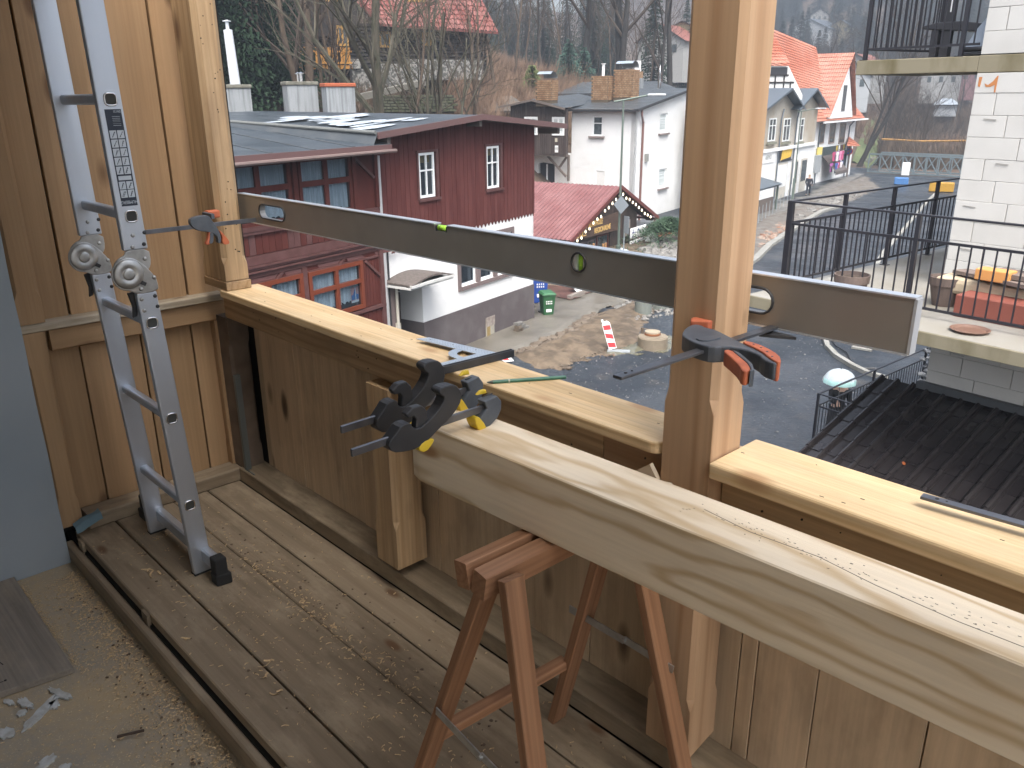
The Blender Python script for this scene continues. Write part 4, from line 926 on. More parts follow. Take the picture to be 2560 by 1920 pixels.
# concrete shaft, pipes, barrier, bins
t = thing('manhole_shaft', G(1631, 862), 'round sandy concrete manhole shaft with a round lid, left of the new post', 'manhole')
c = G(1631, 868); 
cc = M('sandy_concrete', (.18, .145, .10), .85, c2=(.23, .19, .14), ns=2, nd=6)
mb = MB(); mb.lathe([(.50, 0), (.50, .36), (.47, .40), (.0001, .40)], c, 28); mb.build('ring', cc, t)
mb = MB(); mb.lathe([(.26, .40), (.26, .52), (.0001, .525)], c + Vector((-.1, .1, 0)), 24); mb.build('cover', M('dusty_cover', (.30, .25, .18), .85), t)
mb = MB(); mb.lathe([(.265, .405), (.270, .41), (.270, .47), (.265, .475)], c + Vector((-.1, .1, 0)), 24); mb.build('rust_rim', M('rust', (.22, .085, .035), .9), t)
mb = MB(); mb.obox(c + Vector((-.44, -.02, .50)), (1, 0, 0), (0, 1, 0), (0, 0, 1), .08, .08, .2); mb.build('peg', STB, t)
GP = M('grey_green_pipe', (.16, .175, .155), .8)
c = G(1607, 785); mb = MB(); mb.lathe([(.33, 0), (.33, .62), (.28, .62), (.28, .2)], c, 24); mb.build('concrete_pipe', GP, None, label='upright grey concrete pipe section behind the level', category='pipe')
c = G(1655, 768); mb = MB(); mb.lathe([(.60, 0), (.60, .22), (.50, .22), (.50, .05)], c, 28); mb.build('concrete_ring', GP, None, label='low wide concrete ring next to the upright pipe', category='pipe')
RDP = M('signal_red', (.55, .03, .035), .5); WHT = M('signal_white', (.78, .78, .78), .5)
b0 = G(1533, 880) + Vector((0, 0, .06)); t = thing('barrier_board', b0, 'leaning red and white striped warning board in the sandy trench', 'barrier')
d_ = Vector((.645, .764, 0)); sx = Vector((.764, -.645, 0)) * -1
up_ = (Vector((0, 0, 1)) + Vector((-.60, -.08, 0)) * .62).normalized(); sx = Vector((.73, .68, 0)); nf = sx.cross(up_).normalized(); sx = up_.cross(nf)
def bp(a, h_, o=0): return b0 + sx * a + up_ * h_ + nf * o
mb = MB(); mb.prism([bp(-.13, .05), bp(.13, .05), bp(.13, .92), bp(.06, 1.0), bp(-.06, 1.0), bp(-.13, .92)], nf * .04); mb.build('board', WHT, t)
mb = MB(); mb.beam(bp(-.09, .98, .02), bp(-.09, 1.08, .02), .05, .05); mb.build('lug', WHT, t)
for sgn, o_ in ((1, -.003), (1, .043)):
    for (za, zb_) in ((.12, .30), (.40, .62), (.72, .88)):
        mb = MB(); mb.prism([bp(-.115, zb_, o_), bp(-.115, zb_ - .16, o_), bp(.115, za - .04, o_), bp(.115, za + .12, o_)], nf * .003 * (1 if o_ > 0 else -1)); mb.build('red_stripe', RDP, t)
mb = MB(); mb.obox(b0 + Vector((.15, .1, -.02)), (.8, .6, 0), (-.6, .8, 0), (0, 0, 1), .75, .22, .07); mb.build('foot', M('grey_foot', (.25, .27, .28), .7), t, bevel=.02)
c = G(1268, 905); t = thing('barrier_board', c, 'corner of a red and white board just above the cap rail beside the set square', 'barrier')
mb = MB(); mb.prism([c + Vector(v_) for v_ in ((-.25, -.1, .08), (.15, -.25, .08), (.3, .0, .10), (-.1, .2, .10))], (0, 0, .03)); mb.build('board', WHT, t)
mb = MB(); mb.prism([c + Vector(v_) for v_ in ((-.1, -.14, .112), (.1, -.21, .113), (.2, -.05, .122), (.0, .02, .122))], (0, 0, .004)); mb.build('red_stripe', RDP, t)
def bin_(c, col, label, rot, sc=1.0, lidc=None):
    t = thing('wheelie_bin', c, label, 'bin'); X = Vector((math.cos(rot), math.sin(rot), 0)); Y = Vector((-math.sin(rot), math.cos(rot), 0)); Z = Vector((0, 0, 1))
    P = lambda x, y, z: c + (X * x + Y * y + Z * z) * sc
    mb = MB(); mb.add([P(-.20, -.24, .05), P(.20, -.24, .05), P(.20, .22, .05), P(-.20, .22, .05), P(-.27, -.33, .93), P(.27, -.33, .93), P(.27, .27, .93), P(-.27, .27, .93)], [(0, 1, 2, 3), (7, 6, 5, 4), (0, 4, 5, 1), (1, 5, 6, 2), (2, 6, 7, 3), (3, 7, 4, 0)]); mb.build('body', col, t, bevel=.03)
    mb = MB(); mb.obox(P(0, -.03, .945), X, Y, Z, .60 * sc, .66 * sc, .03 * sc); mb.build('rim', col, t, bevel=.01)
    mb = MB(); mb.add([P(-.29, -.36, .965), P(.29, -.36, .965), P(.29, .30, .965), P(-.29, .30, .965), P(-.22, -.28, 1.03), P(.22, -.28, 1.03), P(.22, .26, 1.05), P(-.22, .26, 1.05)], [(0, 1, 2, 3), (7, 6, 5, 4), (0, 4, 5, 1), (1, 5, 6, 2), (2, 6, 7, 3), (3, 7, 4, 0)]); mb.build('lid', lidc or col, t, bevel=.015)
    mb = MB(); mb.cyl(P(-.22, .33, .95), P(.22, .33, .95), .018 * sc); mb.build('handle', lidc or col, t)
    for s_ in (-1, 1): mb = MB(); mb.cyl(P(s_ * .22, .24, .10), P(s_ * .27, .24, .10), .10 * sc, n=16); mb.build('wheel', RUB, t)
    for i in range(3):
        for j in range(4): mb = MB(); mb.obox(P(-.11 + j * .07, -.307 + (.09 - i * .0) * 0 - .006 + (2 - i) * -.008 + .018, .60 + i * .085), X, Y, Z, .035 * sc, .02 * sc, .05 * sc); mb.build('white_dash', WHT, t)
    mb = MB(); mb.obox(P(0, -.273, .33), X, (Y * 1 + Z * -.09).normalized(), (Z + Y * .1).normalized() * -1, .22 * sc, .006, .16 * sc); mb.build('label_plate', WHT, t)
    return t
bin_(G(1367, 791), M('bin_green', (.018, .075, .028), .45, c2=(.026, .10, .04), ns=8), 'dark green wheelie bin standing on the wet pavement by the red house corner', math.radians(62), .95, M('bin_lid_green', (.035, .13, .055), .45))
bin_(G(1345, 757), M('bin_blue', (.02, .07, .32), .45), 'tall blue bin half hidden behind the white house corner', math.radians(60), 1.25)
# ------------------------------------------------------------------ red timber house
WR = Wf((-20.346, 17.192, 0), D_ST, N_ST)
rh = thing('red_house', (-23, 17, S), 'large house with oxide red boarding above a white ground floor and a flat felt roof', 'house')
mb = MB(); w1 = (-2.20, -1.36, -1.24, .06); w2 = (1.27, 2.10, -1.28, .07)
e0, e1, ez0 = -3.57, -2.25, S
gw = (-.30, 2.74, -4.28, -2.86)
wall_with_holes(mb, WR, -4.02, 4.22, -5.02, -2.36, -.25, 0, [(e0, e1, -5.02, -3.50), gw]); mb.build('white_wall', PLA, rh)
mb = MB(); wall_with_holes(mb, WR, -4.02, 4.24, S - .3, -5.02, -.25, .03, [(e0, e1, S - .3, -5.02)]); mb.build('plinth', PLI, rh)
mb = MB(); WR.box(mb, -2.27, -2.25, S, -5.02, -1.1, .028); WR.box(mb, e0 - .01, e0, S, -5.02, -1.1, 0); mb.build('recess_plinth', PLI, rh)
mb = MB(); WR.box(mb, -2.27, -2.25, -5.02, -3.5, -1.1, -.002); WR.box(mb, e0 - .01, e0, -5.02, -3.5, -1.1, -.002); WR.box(mb, e0, e1, -3.52, -3.5, -1.1, -.01); mb.build('recess_wall', PLA, rh)
WR2 = Wf(WR.p(4.2, 0), -N_ST, D_ST)
mb = MB(); WR2.box(mb, 0.0, 9.5, S - .3, .4, -.25, .0); mb.build('side_wall', PLA, rh)
mb = MB(); WR2.box(mb, 0.01, 9.5, -2.4, .4, .002, .03); mb.build('side_boarding', REDW, rh)
mb = MB(); wall_with_holes(mb, WR, -4.05, 4.25, -2.38, .40, -.2, -.005, [w1, w2]); WR.poly(mb, [(-4.05, .40), (4.25, .40), (4.25, .58), (.29, .90), (-4.05, .58)], -.2, -.006); mb.build('timber_frame', REDW, rh)
def rz(u): return 1.07 - abs(u - .29) * (.074 if u < .29 else .084)
u = -4.05; i = 0
while u < 4.22:
    bw_ = .205 + random.uniform(-.012, .012); u1 = min(u + bw_ - .012, 4.25); cx_ = (u + u1) / 2
    segs = [(-2.40 + random.uniform(-.01, .01), rz(cx_) - .10)]
    for (a, b_, z0, z1) in (w1, w2):
        if u1 > a - .08 and u < b_ + .12: segs = [(segs[0][0], z0 - .07), (z1 + .07, segs[0][1])]
    for k_, (z0, z1) in enumerate(segs):
        mb = MB()
        if k_ == 0: WR.poly(mb, [(u, z1), (u, z0), (u + .03, z0 - .0), (cx_, z0 - .10), (u1 - .03, z0), (u1, z0), (u1, z1)], .0, .022 + random.uniform(0, .008))
        else: WR.box(mb, u, u1, z0, z1, 0, .024)
        mb.build('board', REDW, rh)
    u += bw_
for (a, b_, z0, z1), bl in ((w1, .35), (w2, .35)):
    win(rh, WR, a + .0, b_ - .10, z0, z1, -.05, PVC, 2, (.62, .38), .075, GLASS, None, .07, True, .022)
    mb = MB(); WR.box(mb, a - .07, a, z0 - .07, z1 + .07, .0, .04); WR.box(mb, b_ - .02, b_ + .10, z0 - .07, z1 + .07, -.02, .04); WR.box(mb, a, b_ - .02, z1, z1 + .07, 0, .04); mb.build('window_casing', REDT, rh)
    mb = MB(); WR.box(mb, a - .08, b_ + .12, z0 - .10, z0 - .03, 0, .09); mb.build('window_sill', REDT, rh)
    mb = MB(); WR.box(mb, a + .08, b_ - .18, z1 - .30, z1 - .08, -.12, -.10); mb.build('blind', M('straw_blind', (.42, .26, .08), .8) if 'straw_blind' not in bpy.data.materials else bpy.data.materials['straw_blind'], rh)
# ground floor triple window
fr = M('mauve_brown_trim', (.15, .115, .11), .7)
mb = MB(); a, b_, z0, z1 = gw
WR.box(mb, a - .14, b_ + .14, z1, z1 + .15, 0, .05); WR.box(mb, a - .14, a, z0 - .12, z1, 0, .05); WR.box(mb, b_, b_ + .14, z0 - .12, z1, 0, .05); WR.box(mb, a, b_, z0 - .12, z0, 0, .08)
for k_ in (1, 2): x = a + (b_ - a) * k_ / 3; WR.box(mb, x - .09, x + .09, z0, z1, -.06, .04)
mb.build('window_surround', fr, rh)
for k_ in range(3): x0 = a + (b_ - a) * k_ / 3 + (.09 if k_ else 0); x1 = a + (b_ - a) * (k_ + 1) / 3 - (.09 if k_ < 2 else 0); win(rh, WR, x0, x1, z0, z1, -.12, PVC, 1, (1,), .08, GLASS, None, .06)
# entrance: doors, canopy, downpipe
dbr = M('brown_door', (.075, .050, .043), .5)
do = -.95
for k_, (x0, x1) in enumerate(((e0 + .02, -2.92), (-2.90, e1 - .02))):
    mb = MB(); WR.box(mb, x0, x1, S + .1, -4.16, do, do + .05); d = mb.build('door', dbr, rh)
    cu_, cz_ = (x0 + x1) / 2, -4.85; oc = [(cu_ + .22 * math.cos(PI / 8 + j * PI / 4), cz_ + .30 * math.sin(PI / 8 + j * PI / 4)) for j in range(8)]
    mb = MB(); WR.poly(mb, oc, do + .052, do + .056); mb.build('door_pane', DGLASS, d)
    mb = MB()
    for q in (-.11, 0, .11): WR.box(mb, cu_ - .2, cu_ + .2, cz_ + q - .008, cz_ + q + .008, do + .058, do + .066)
    WR.box(mb, cu_ - .008, cu_ + .008, cz_ - .28, cz_ + .28, do + .067, do + .075); WR.box(mb, x0 + .06, x1 - .06, S + .55, S + .57, do + .05, do + .06); mb.build('door_grille', fr, d)
mb = MB(); WR.box(mb, e0 + .02, e1 - .02, -4.12, -3.56, do, do + .05); fl_ = mb.build('fanlight_frame', dbr, rh)
for k_ in range(4): mb = MB(); x0 = e0 + .08 + k_ * .30; WR.box(mb, x0, x0 + .25, -4.05, -3.62, do + .052, do + .056); mb.build('pane', DGLASS, fl_)
textmesh('12', .16, WR.p(-2.92, -3.97, do + .062), WR.d, (0, 0, 1), WHT, fl_, ext=.002)
mb = MB(); prof = []
for k_ in range(11):
    t_ = k_ / 10; prof.append((-3.95 + 1.95 * t_, -3.42 + .16 * math.sin(PI * t_)))
pts = prof + [(u_, z_ - .05) for u_, z_ in reversed(prof)]
WR.poly(mb, pts, 0.0, 1.05); cn = mb.build('canopy', M('brown_shingle_felt', (.09, .075, .066), .85, c2=(.125, .105, .095), ns=12), rh)
mb = MB(); WR.box(mb, -3.98, -1.97, -3.50, -3.425, .98, 1.07); WR.box(mb, -3.98, -1.97, -3.56, -3.50, 0.01, 1.0); mb.build('canopy_edge', M('off_white_paint', (.55, .55, .53), .6), rh)
for (u_, o_, r_) in ((-4.00, .08, .055),):
    mb = MB(); mb.tube([WR.p(u_, z_, o_) for z_ in (.10, -.2, -2.3, -4.0, -6.3)], r_, 10); mb.build('downpipe', M('white_zinc', (.55, .56, .57), .4, .3), rh)
mb = MB(); mb.tube([WR.p(-3.80, z_, .05) for z_ in (-2.5, -4.2, -6.2)], .03, 6); mb.build('cable_duct', BLK, rh)
mb = MB(); mb.tube([WR.p(-3.62, z_, .16) for z_ in (-3.5, -6.3)], .045, 8); WR.box(mb, -3.68, -3.56, -5.0, -4.7, .1, .2); mb.build('canopy_pipe', M('cream_pipe', (.50, .47, .40), .5), rh)
mb = MB(); WR.box(mb, -3.80, -3.60, -5.6, -3.6, .02, .10); mb.build('open_shutter', fr, rh)
# gas cabinet in the plinth
gb_ = WR.uv(1212, 797); ge = WR.uv(1234, 850)
mb = MB(); WR.box(mb, gb_[0], ge[0], ge[1], gb_[1], .03, .045); cab = mb.build('gas_cabinet', M('cabinet_recess', (.32, .30, .25), .8), rh)
mb = MB(); WR.box(mb, gb_[0] - .01, ge[0] + .02, gb_[1] - .30, gb_[1] + .03, .045, .06); mb.build('cabinet_door', M('rusty_grey', (.20, .165, .14), .8, c2=(.32, .28, .25), ns=8), cab)
mb = MB()
for k_ in range(3): x = gb_[0] + .07 + k_ * .07; mb.tube([WR.p(x, ge[1] + .02, .06), WR.p(x, gb_[1] - .3, .06)], .015, 6)
mb.build('gas_pipe', M('dull_yellow_pipe', (.30, .21, .07), .6), cab)
# roof of the right part: felt slopes, fascia, slush
mb = MB()
def rp(u_, o_, back=.0): return WR.p(u_, rz(u_) + back, o_)
mb.add([rp(-4.55, .62), rp(.29, .62), WR.p(.29, 1.16, -9.5), WR.p(-4.55, 1.13, -9.5)], [(0, 1, 2, 3)]); mb.add([rp(.29, .62), rp(5.5, .62), WR.p(5.5, .68, -9.5), WR.p(.29, 1.16, -9.5)], [(0, 1, 2, 3)]); 
mb.build('roof', FELT, rh)
mb = MB(); mb.add([rp(-4.55, .62), WR.p(-4.55, 1.13, -9.5), WR.p(-4.72, 1.10, -9.5), WR.p(-4.72, .42, .62)], [(0, 1, 2, 3)]); mb.build('roof_valley', FELT2, rh)
mb = MB(); mb.tube([WR.p(-4.60, rz(-4.55) + .02, .60), WR.p(-4.62, 1.13, -9.4)], .05, 8); mb.build('roll_edge', M('grey_roll_edge', (.12, .125, .12), .7), rh)
mb = MB()
mb.add([WR.p(u_, rz(u_) - .13, o_) for u_, o_ in ((-4.5, .58), (.29, .58))] + [WR.p(.29, 1.0, -9.5), WR.p(-4.5, .97, -9.5)], [(0, 1, 2, 3)]); mb.add([WR.p(.29, rz(.29) - .13, .58), WR.p(5.45, rz(5.45) - .13, .58), WR.p(5.45, .52, -9.5), WR.p(.29, 1.0, -9.5)], [(0, 1, 2, 3)]); mb.build('soffit', M('brown_soffit', (.09, .06, .05), .7), rh)
mb = MB(); mb.beam(rp(-4.55, .63, -.06), rp(.29, .63, -.06), .04, .17); mb.beam(rp(.29, .63, -.06), rp(5.5, .63, -.06), .04, .17); mb.beam(rp(5.5, .64, -.05), WR.p(5.5, .63, -9.5), .05, .14); mb.build('fascia', FASC, rh)
for u_ in (-4.0, .29, 5.1):
    mb = MB(); WR.box(mb, u_ - .07, u_ + .07, rz(u_) - .34, rz(u_) - .15, -.3, .52); mb.build('purlin_end', M('grey_timber', (.13, .105, .09), .8) if 'grey_timber' not in bpy.data.materials else bpy.data.materials['grey_timber'], rh)
mb = MB()
for k_ in range(20):
    u_ = random.uniform(-3.8, -.3); o_ = random.uniform(-5.0, -.4); L = random.uniform(.3, 1.3) ; wd_ = random.uniform(.08, .40); ring = []
    for j in range(14):
        t_ = 2 * PI * j / 14; uu = u_ + L * math.cos(t_) * random.uniform(.8, 1.1); oo = o_ + wd_ * math.sin(t_) * random.uniform(.7, 1.2); uu = max(-4.4, min(.2, uu)); zz = rz(uu) + (1.16 - 1.07 if uu > 9 else (1.16 - .03 * (.29 - uu) / 4.84) - rz(uu)) * (.62 - oo) / 10.12 + .014; ring.append(WR.p(uu, zz, oo))
    mb.add(ring, [tuple(range(14))])
sn = mb.build('slush_patch', SNOW, rh); sn['kind'] = 'stuff'
# ------------------------------------------------------------------ left wing with verandas
LO = .12
mb = MB()
wC = (-6.98, -5.14, -1.24, .20); wB = (-9.25, -7.25, -1.24, .20)
w0 = (-11.6, -9.6, -1.24, .20)
lC = (-6.98, -4.98, -3.93, -2.60); lB = (-9.35, -7.17, -3.93, -2.58)
WL_ = Wf(WR.A + WR.n * LO, D_ST, N_ST)
wall_with_holes(mb, WL_, -16, -4.08, S - .3, .40, -.2, 0, [wC, wB, w0, lC, lB]); mb.build('wing_wall', REDW2, rh)
for (a, b_, z0, z1) in (wC, wB, w0):
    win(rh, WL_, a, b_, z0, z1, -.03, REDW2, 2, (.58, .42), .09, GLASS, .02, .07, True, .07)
    mb = MB(); WL_.box(mb, a - .1, b_ + .12, z0 - .10, z0, 0, .12); mb.build('window_sill', REDT, rh)
for (a, b_, z0, z1) in (lC, lB):
    win(rh, WL_, a, b_, z0, z1, -.02, OBR, 2, (.6, .4), .11, GLASS, .12, .10, True, .055)
mb = MB(); WL_.box(mb, -5.42, -5.12, -3.74, -3.30, -.035, -.03); ps = mb.build('poster', M('poster_pink', (.62, .30, .28), .6), rh)
mb = MB(); WL_.box(mb, -5.41, -5.13, -3.66, -3.52, -.029, -.026); WL_.poly(mb, [(-5.34, -3.52), (-5.26, -3.36), (-5.20, -3.52)], -.029, -.026); mb.build('print', M('poster_blue', (.03, .16, .42), .6), ps)
mb = MB(); WL_.box(mb, -5.41, -5.13, -3.735, -3.68, -.029, -.026); mb.build('print', WHT, ps)
u = -13.5
while u < -4.3:                      # apron boards below the upper windows
    mb = MB(); WL_.box(mb, u, u + .185, -1.90, -1.42, .0, .03 + random.uniform(0, .012)); mb.build('board', REDT if random.random() < .35 else REDW2, rh); u += .20
for (z0, z1, o_) in ((-1.42, -1.34, .10), (-1.34, -1.26, .06), (-2.14, -1.92, .07), (-2.20, -2.15, .12), (-2.26, -2.21, .08), (-2.32, -2.28, .12), (-2.44, -2.33, .05), (-2.62, -2.57, .05)):
    mb = MB(); WL_.box(mb, -13.5, -4.2, z0, z1, 0.0, o_); mb.build('moulding', REDT, rh)
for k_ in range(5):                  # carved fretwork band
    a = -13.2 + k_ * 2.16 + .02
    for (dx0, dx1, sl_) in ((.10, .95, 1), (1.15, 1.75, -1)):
        mb = MB(); WL_.poly(mb, [(a + dx0, -2.46), (a + dx1, -2.46), (a + dx1 - .12 * sl_, -2.56), (a + dx0 + .06, -2.56)], 0.001, .02); mb.build('fret_panel', M('fret_red', (.13, .055, .05), .8) if 'fret_red' not in bpy.data.materials else bpy.data.materials['fret_red'], rh)  # panels in a paler red than the wing boards
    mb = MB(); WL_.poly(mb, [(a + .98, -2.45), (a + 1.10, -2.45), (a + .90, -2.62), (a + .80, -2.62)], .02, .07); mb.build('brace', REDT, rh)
for u_ in (-9.45, -7.10, -4.22):
    mb = MB(); WL_.box(mb, u_ - .07, u_ + .07, S, -2.45, 0.0, .09); mb.build('post', REDT, rh)
for u_ in (-7.12, -5.05, -4.20, -9.42):
    mb = MB(); WL_.box(mb, u_ - .07, u_ + .05, -1.25, .15, 0.0, .08); mb.build('post', REDW2, rh)
for (pa, pb) in (((-5.0, .10), (-4.30, -.45)), ((-4.85, -2.66), (-4.30, -3.15))):
    mb = MB(); mb.beam(WL_.p(*pa, .04), WL_.p(*pb, .04), .07, .08, up=tuple(WL_.n)); mb.build('brace', REDT, rh)
u = -4.93
while u < -4.30: mb = MB(); WL_.box(mb, u, u + .10, -3.95, -2.68, 0, .025); mb.build('board', REDW2, rh); u += .115
u = -13.5
while u < -4.25: mb = MB(); WL_.box(mb, u, u + .165, -5.2, -4.10, 0, .03 + random.uniform(0, .01)); mb.build('board', REDW2, rh); u += .18
mb = MB(); WL_.box(mb, -13.5, -4.15, -4.06, -3.97, 0, .10); mb.build('moulding', REDT, rh)
mb = MB(); WL_.box(mb, -13.5, -4.15, S - .2, -5.21, 0.0, .05); mb.build('wing_plinth', PLI, rh)
# wing roof
mb = MB(); zl = .42
mb.add([WR.p(-17, zl, .75), WR.p(-4.25, zl, .75), WR.p(-4.25, 1.12, -9.5), WR.p(-17, 1.16, -9.5)], [(0, 1, 2, 3)]); mb.build('wing_roof', FELT, rh)
mb = MB(); mb.beam(WR.p(-17, zl - .07, .77), WR.p(-4.2, zl - .07, .77), .04, .15); mb.build('wing_fascia', FASC, rh)
mb = MB(); mb.tube([WR.p(-17, zl - .19, .84), WR.p(-4.1, zl - .16, .84)], .05, 8); mb.build('gutter', M('brown_gutter', (.14, .10, .09), .4), rh)
mb = MB(); mb.add([WR.p(-17, zl - .16, .70), WR.p(-4.2, zl - .16, .70), WR.p(-4.2, zl - .05, -.2), WR.p(-17, zl - .05, -.2)], [(0, 1, 2, 3)]); mb.build('wing_soffit', bpy.data.materials['brown_soffit'], rh)
for k_ in range(9):                  # felt lap joints
    a = -15 + k_ * 1.35; mb = MB(); mb.beam(WR.p(a, zl + .012, .7), WR.p(a + 2.2, zl + .70 * 9.55 / 10.25 + .012, -8.8), .10, .012); mb.build('felt_joint', FELT2, rh)
for (u_, o_) in ((-7.6, -6.3), (-6.9, -7.4)): mb = MB(); WR.box(mb, u_, u_ + .12, .85, 1.12, o_, o_ + .12); mb.build('roof_vent', BLK, rh)
# chimneys
def chim(px0, px1, pyb, pyt, dist, mat, capm, capover=.10, caph=.14, depth=.75, name='chimney'):
    c_ = AT((px0 + px1) / 2, pyb, dist); wd_ = (px1 - px0) / FPX * dist * 1.05; ht = (pyb - pyt) / FPX * dist * 1.05
    rr_ = Vector((c_.x, c_.y, 0)).normalized(); s_ = Vector((rr_.y, -rr_.x, 0)); s_ = (s_ * .9 + rr_ * .25).normalized(); f_ = Vector((-s_.y, s_.x, 0))
    mb = MB(); mb.obox(c_ + Vector((0, 0, (ht - caph) / 2 - .2)), s_, f_, (0, 0, 1), wd_, depth, ht - caph + .4); o = mb.build(name, mat, rh)
    if capm:
        mb = MB(); mb.obox(c_ + Vector((0, 0, ht - caph / 2)), s_, f_, (0, 0, 1), wd_ + capover, depth + capover, caph); mb.build('chimney_cap', capm, o, bevel=.03)
    mb = MB(); mb.obox(c_ + Vector((0, 0, .03)), s_, f_, (0, 0, 1), wd_ + .06, depth + .06, .08); mb.build('flashing', FASC, o)
    return c_, ht, o
CH = M('streaked_chimney_render', (.24, .255, .265), .8, c2=(.13, .14, .145), ns=3, nd=5, stretch=(3, 3, .2), amt=(.45, .7))
CCAP = M('mossy_cap', (.17, .165, .135), .9, c2=(.10, .095, .075), ns=5)
c1, h1, o1 = chim(568, 622, 288, 226, 36.5, CH, CCAP)
c2_, h2, o2 = chim(722, 788, 284, 218, 36, CH, CCAP)
c3, h3, o3 = chim(818, 881, 286, 221, 35, CH, M('orange_tile_cap', (.30, .075, .03), .8))
mb = MB(); mb.cyl(c1 + Vector((.18, -.05, h1)), c1 + Vector((.05, -.05, h1 + 2.0)), .20, .17, n=14); mb.cyl(c1 + Vector((.05, -.05, h1 + 2.0)), c1 + Vector((.04, -.05, h1 + 2.3)), .07, n=8); mb.lathe([(.16, 2.3), (.16, 2.33), (.02, 2.36)], c1 + Vector((.04, -.05, h1)), 12); mb.build('flue', M('white_flue', (.62, .66, .70), .35, .2), o1, smooth=False)
mb = MB(); mb.cyl(c1 + Vector((-.08, .05, h1)), c1 + Vector((-.12, .05, h1 + .8)), .12, n=12); mb.lathe([(.17, .8), (.02, .95)], c1 + Vector((-.12, .05, h1)), 12); mb.build('flue', M('grey_flue', (.35, .40, .45), .4, .4), o1)
for dx in (-.05, .18):
    mb = MB(); mb.cyl(c2_ + Vector((dx, 0, h2)), c2_ + Vector((dx, 0, h2 + .28)), .06, n=10); mb.lathe([(.14, .28), (.14, .30), (.02, .36)], c2_ + Vector((dx, 0, h2)), 12); mb.build('vent_cowl', STEELB, o2)
# brick pile by the plinth
t = thing('brick_pile', G(1300, 832), 'small heap of old grey paving bricks against the purple plinth', 'bricks')
base = G(1287, 836); R = random.Random(4); dd_ = D_ST
for k_ in range(4):
    for j in range(5 - k_):
        mb = MB(); c_ = base + dd_ * (.05 + j * .17) + Vector((.1 + R.uniform(-.03, .03), 0, .06 + k_ * .11)); an = R.uniform(-.3, .3); mb.obox(c_, (dd_.x * math.cos(an) + dd_.y * math.sin(an), dd_.y * math.cos(an) - dd_.x * math.sin(an), R.uniform(-.08, .08)), (dd_.y, -dd_.x, 0), (0, 0, 1), .16, .20, .09); mb.build('brick', STN if R.random() < .6 else STB, t)
for j in range(6):
    mb = MB(); c_ = base + dd_ * (-.9 + j * .17) * 1.0 + Vector((.25 + R.uniform(0, .15), 0, .05)); an = R.uniform(-.9, .9); mb.obox(c_, (math.cos(an), math.sin(an), 0), (-math.sin(an), math.cos(an), 0), (0, 0, 1), .16, .12, .09); mb.build('brick', STB, t)

# ------------------------------------------------------------------ kiosk
WK = Wf((-25.037, 26.811, 0), D_ST, N_ST)
kk = thing('kiosk', WK.p(4.7, S), 'dark timber kiosk with a corrugated red roof, light bulbs and an ALKOHOLE REGIONALNE board', 'kiosk')
DKW = M('dark_stained_boards', (.040, .028, .024), .7, c2=(.075, .052, .042), ns=3, nd=5, stretch=(1, 1, .3))
BRB = M('brown_signboard', (.085, .050, .035), .6, c2=(.06, .035, .025), ns=3)
CRM = M('cream_wall', (.50, .47, .41), .85, c2=(.42, .38, .32), ns=2)
mb = MB(); WK.poly(mb, [(1.1, S), (7.85, S), (7.85, -4.15), (4.75, -2.70), (1.1, -4.35)], -.15, 0); mb.build('front_wall', DKW, kk)
W2 = Wf(WK.p(1.1, 0), -N_ST, -D_ST)
mb = MB(); W2.box(mb, 0, 9, S, -4.35, -.12, 0); mb.build('side_wall', CRM, kk)
mb = MB(); W2.box(mb, .9, 1.7, S, -4.4, .002, .03); mb.build('side_door', DKW, kk)
for k_ in range(22):
    u_ = 1.15 + k_ * .305; zt = min(-2.75 - (4.75 - u_) * .45 if u_ < 4.75 else -2.75 - (u_ - 4.75) * .47, -2.8)
    if zt > -4.7: mb = MB(); WK.box(mb, u_, u_ + .285, max(-4.1, -4.1), max(zt - .1, -4.0), .002, .028); mb.build('board', DKW, kk)
RFR = M('corrugated_red_roof', (.15, .055, .052), .40, c2=(.20, .09, .086), ns=1.2, nd=5, r2=.5)
def corr(name, pa, pb, pc, n_, amp, mat, root, thick=0.03):
    """corrugated sheet: pa->pb along the eave (waves), pa->pc up the slope"""
    pa, pb, pc = V3(pa), V3(pb), V3(pc); ax = (pb - pa); up_ = (pc - pa); nn = ax.cross(up_).normalized()
    if nn.z < 0: nn = -nn
    k = n_ * 4; vs = []
    for i in range(k + 1):
        o_ = nn * amp * math.sin(i / 4 * 2 * PI)
        for q in (0, 1): vs.append(pa + ax * (i / k) + up_ * q + o_)
    mb = MB(); mb.add(vs, [(2 * i, 2 * i + 1, 2 * i + 3, 2 * i + 2) for i in range(k)]); return mb.build(name, mat, root)
ap = (4.78, -2.52)
corr('roof_slope', WK.p(-.15, -4.42, .52), WK.p(-.15, -4.42, -9.5), WK.p(*ap, .52), 46, .022, RFR, kk)
corr('roof_slope', WK.p(9.35, -4.50, .52), WK.p(9.35, -4.50, -9.5), WK.p(*ap, .52), 46, .022, RFR, kk)
RTR = M('red_barge_board', (.13, .036, .03), .45)
for e in ((-.2, -4.46), (9.4, -4.54)):
    mb = MB(); mb.beam(WK.p(e[0], e[1] - .03, .55), WK.p(ap[0], ap[1] - .03, .55), .05, .17); mb.build('barge_board', RTR, kk)
    mb = MB(); mb.tube([WK.p(e[0], e[1] - .07, .55), WK.p(e[0], e[1] - .12, -9.5)], .07, 8); mb.build('gutter', M('pinkish_gutter', (.26, .15, .14), .4) if 'pinkish_gutter' not in bpy.data.materials else bpy.data.materials['pinkish_gutter'], kk)
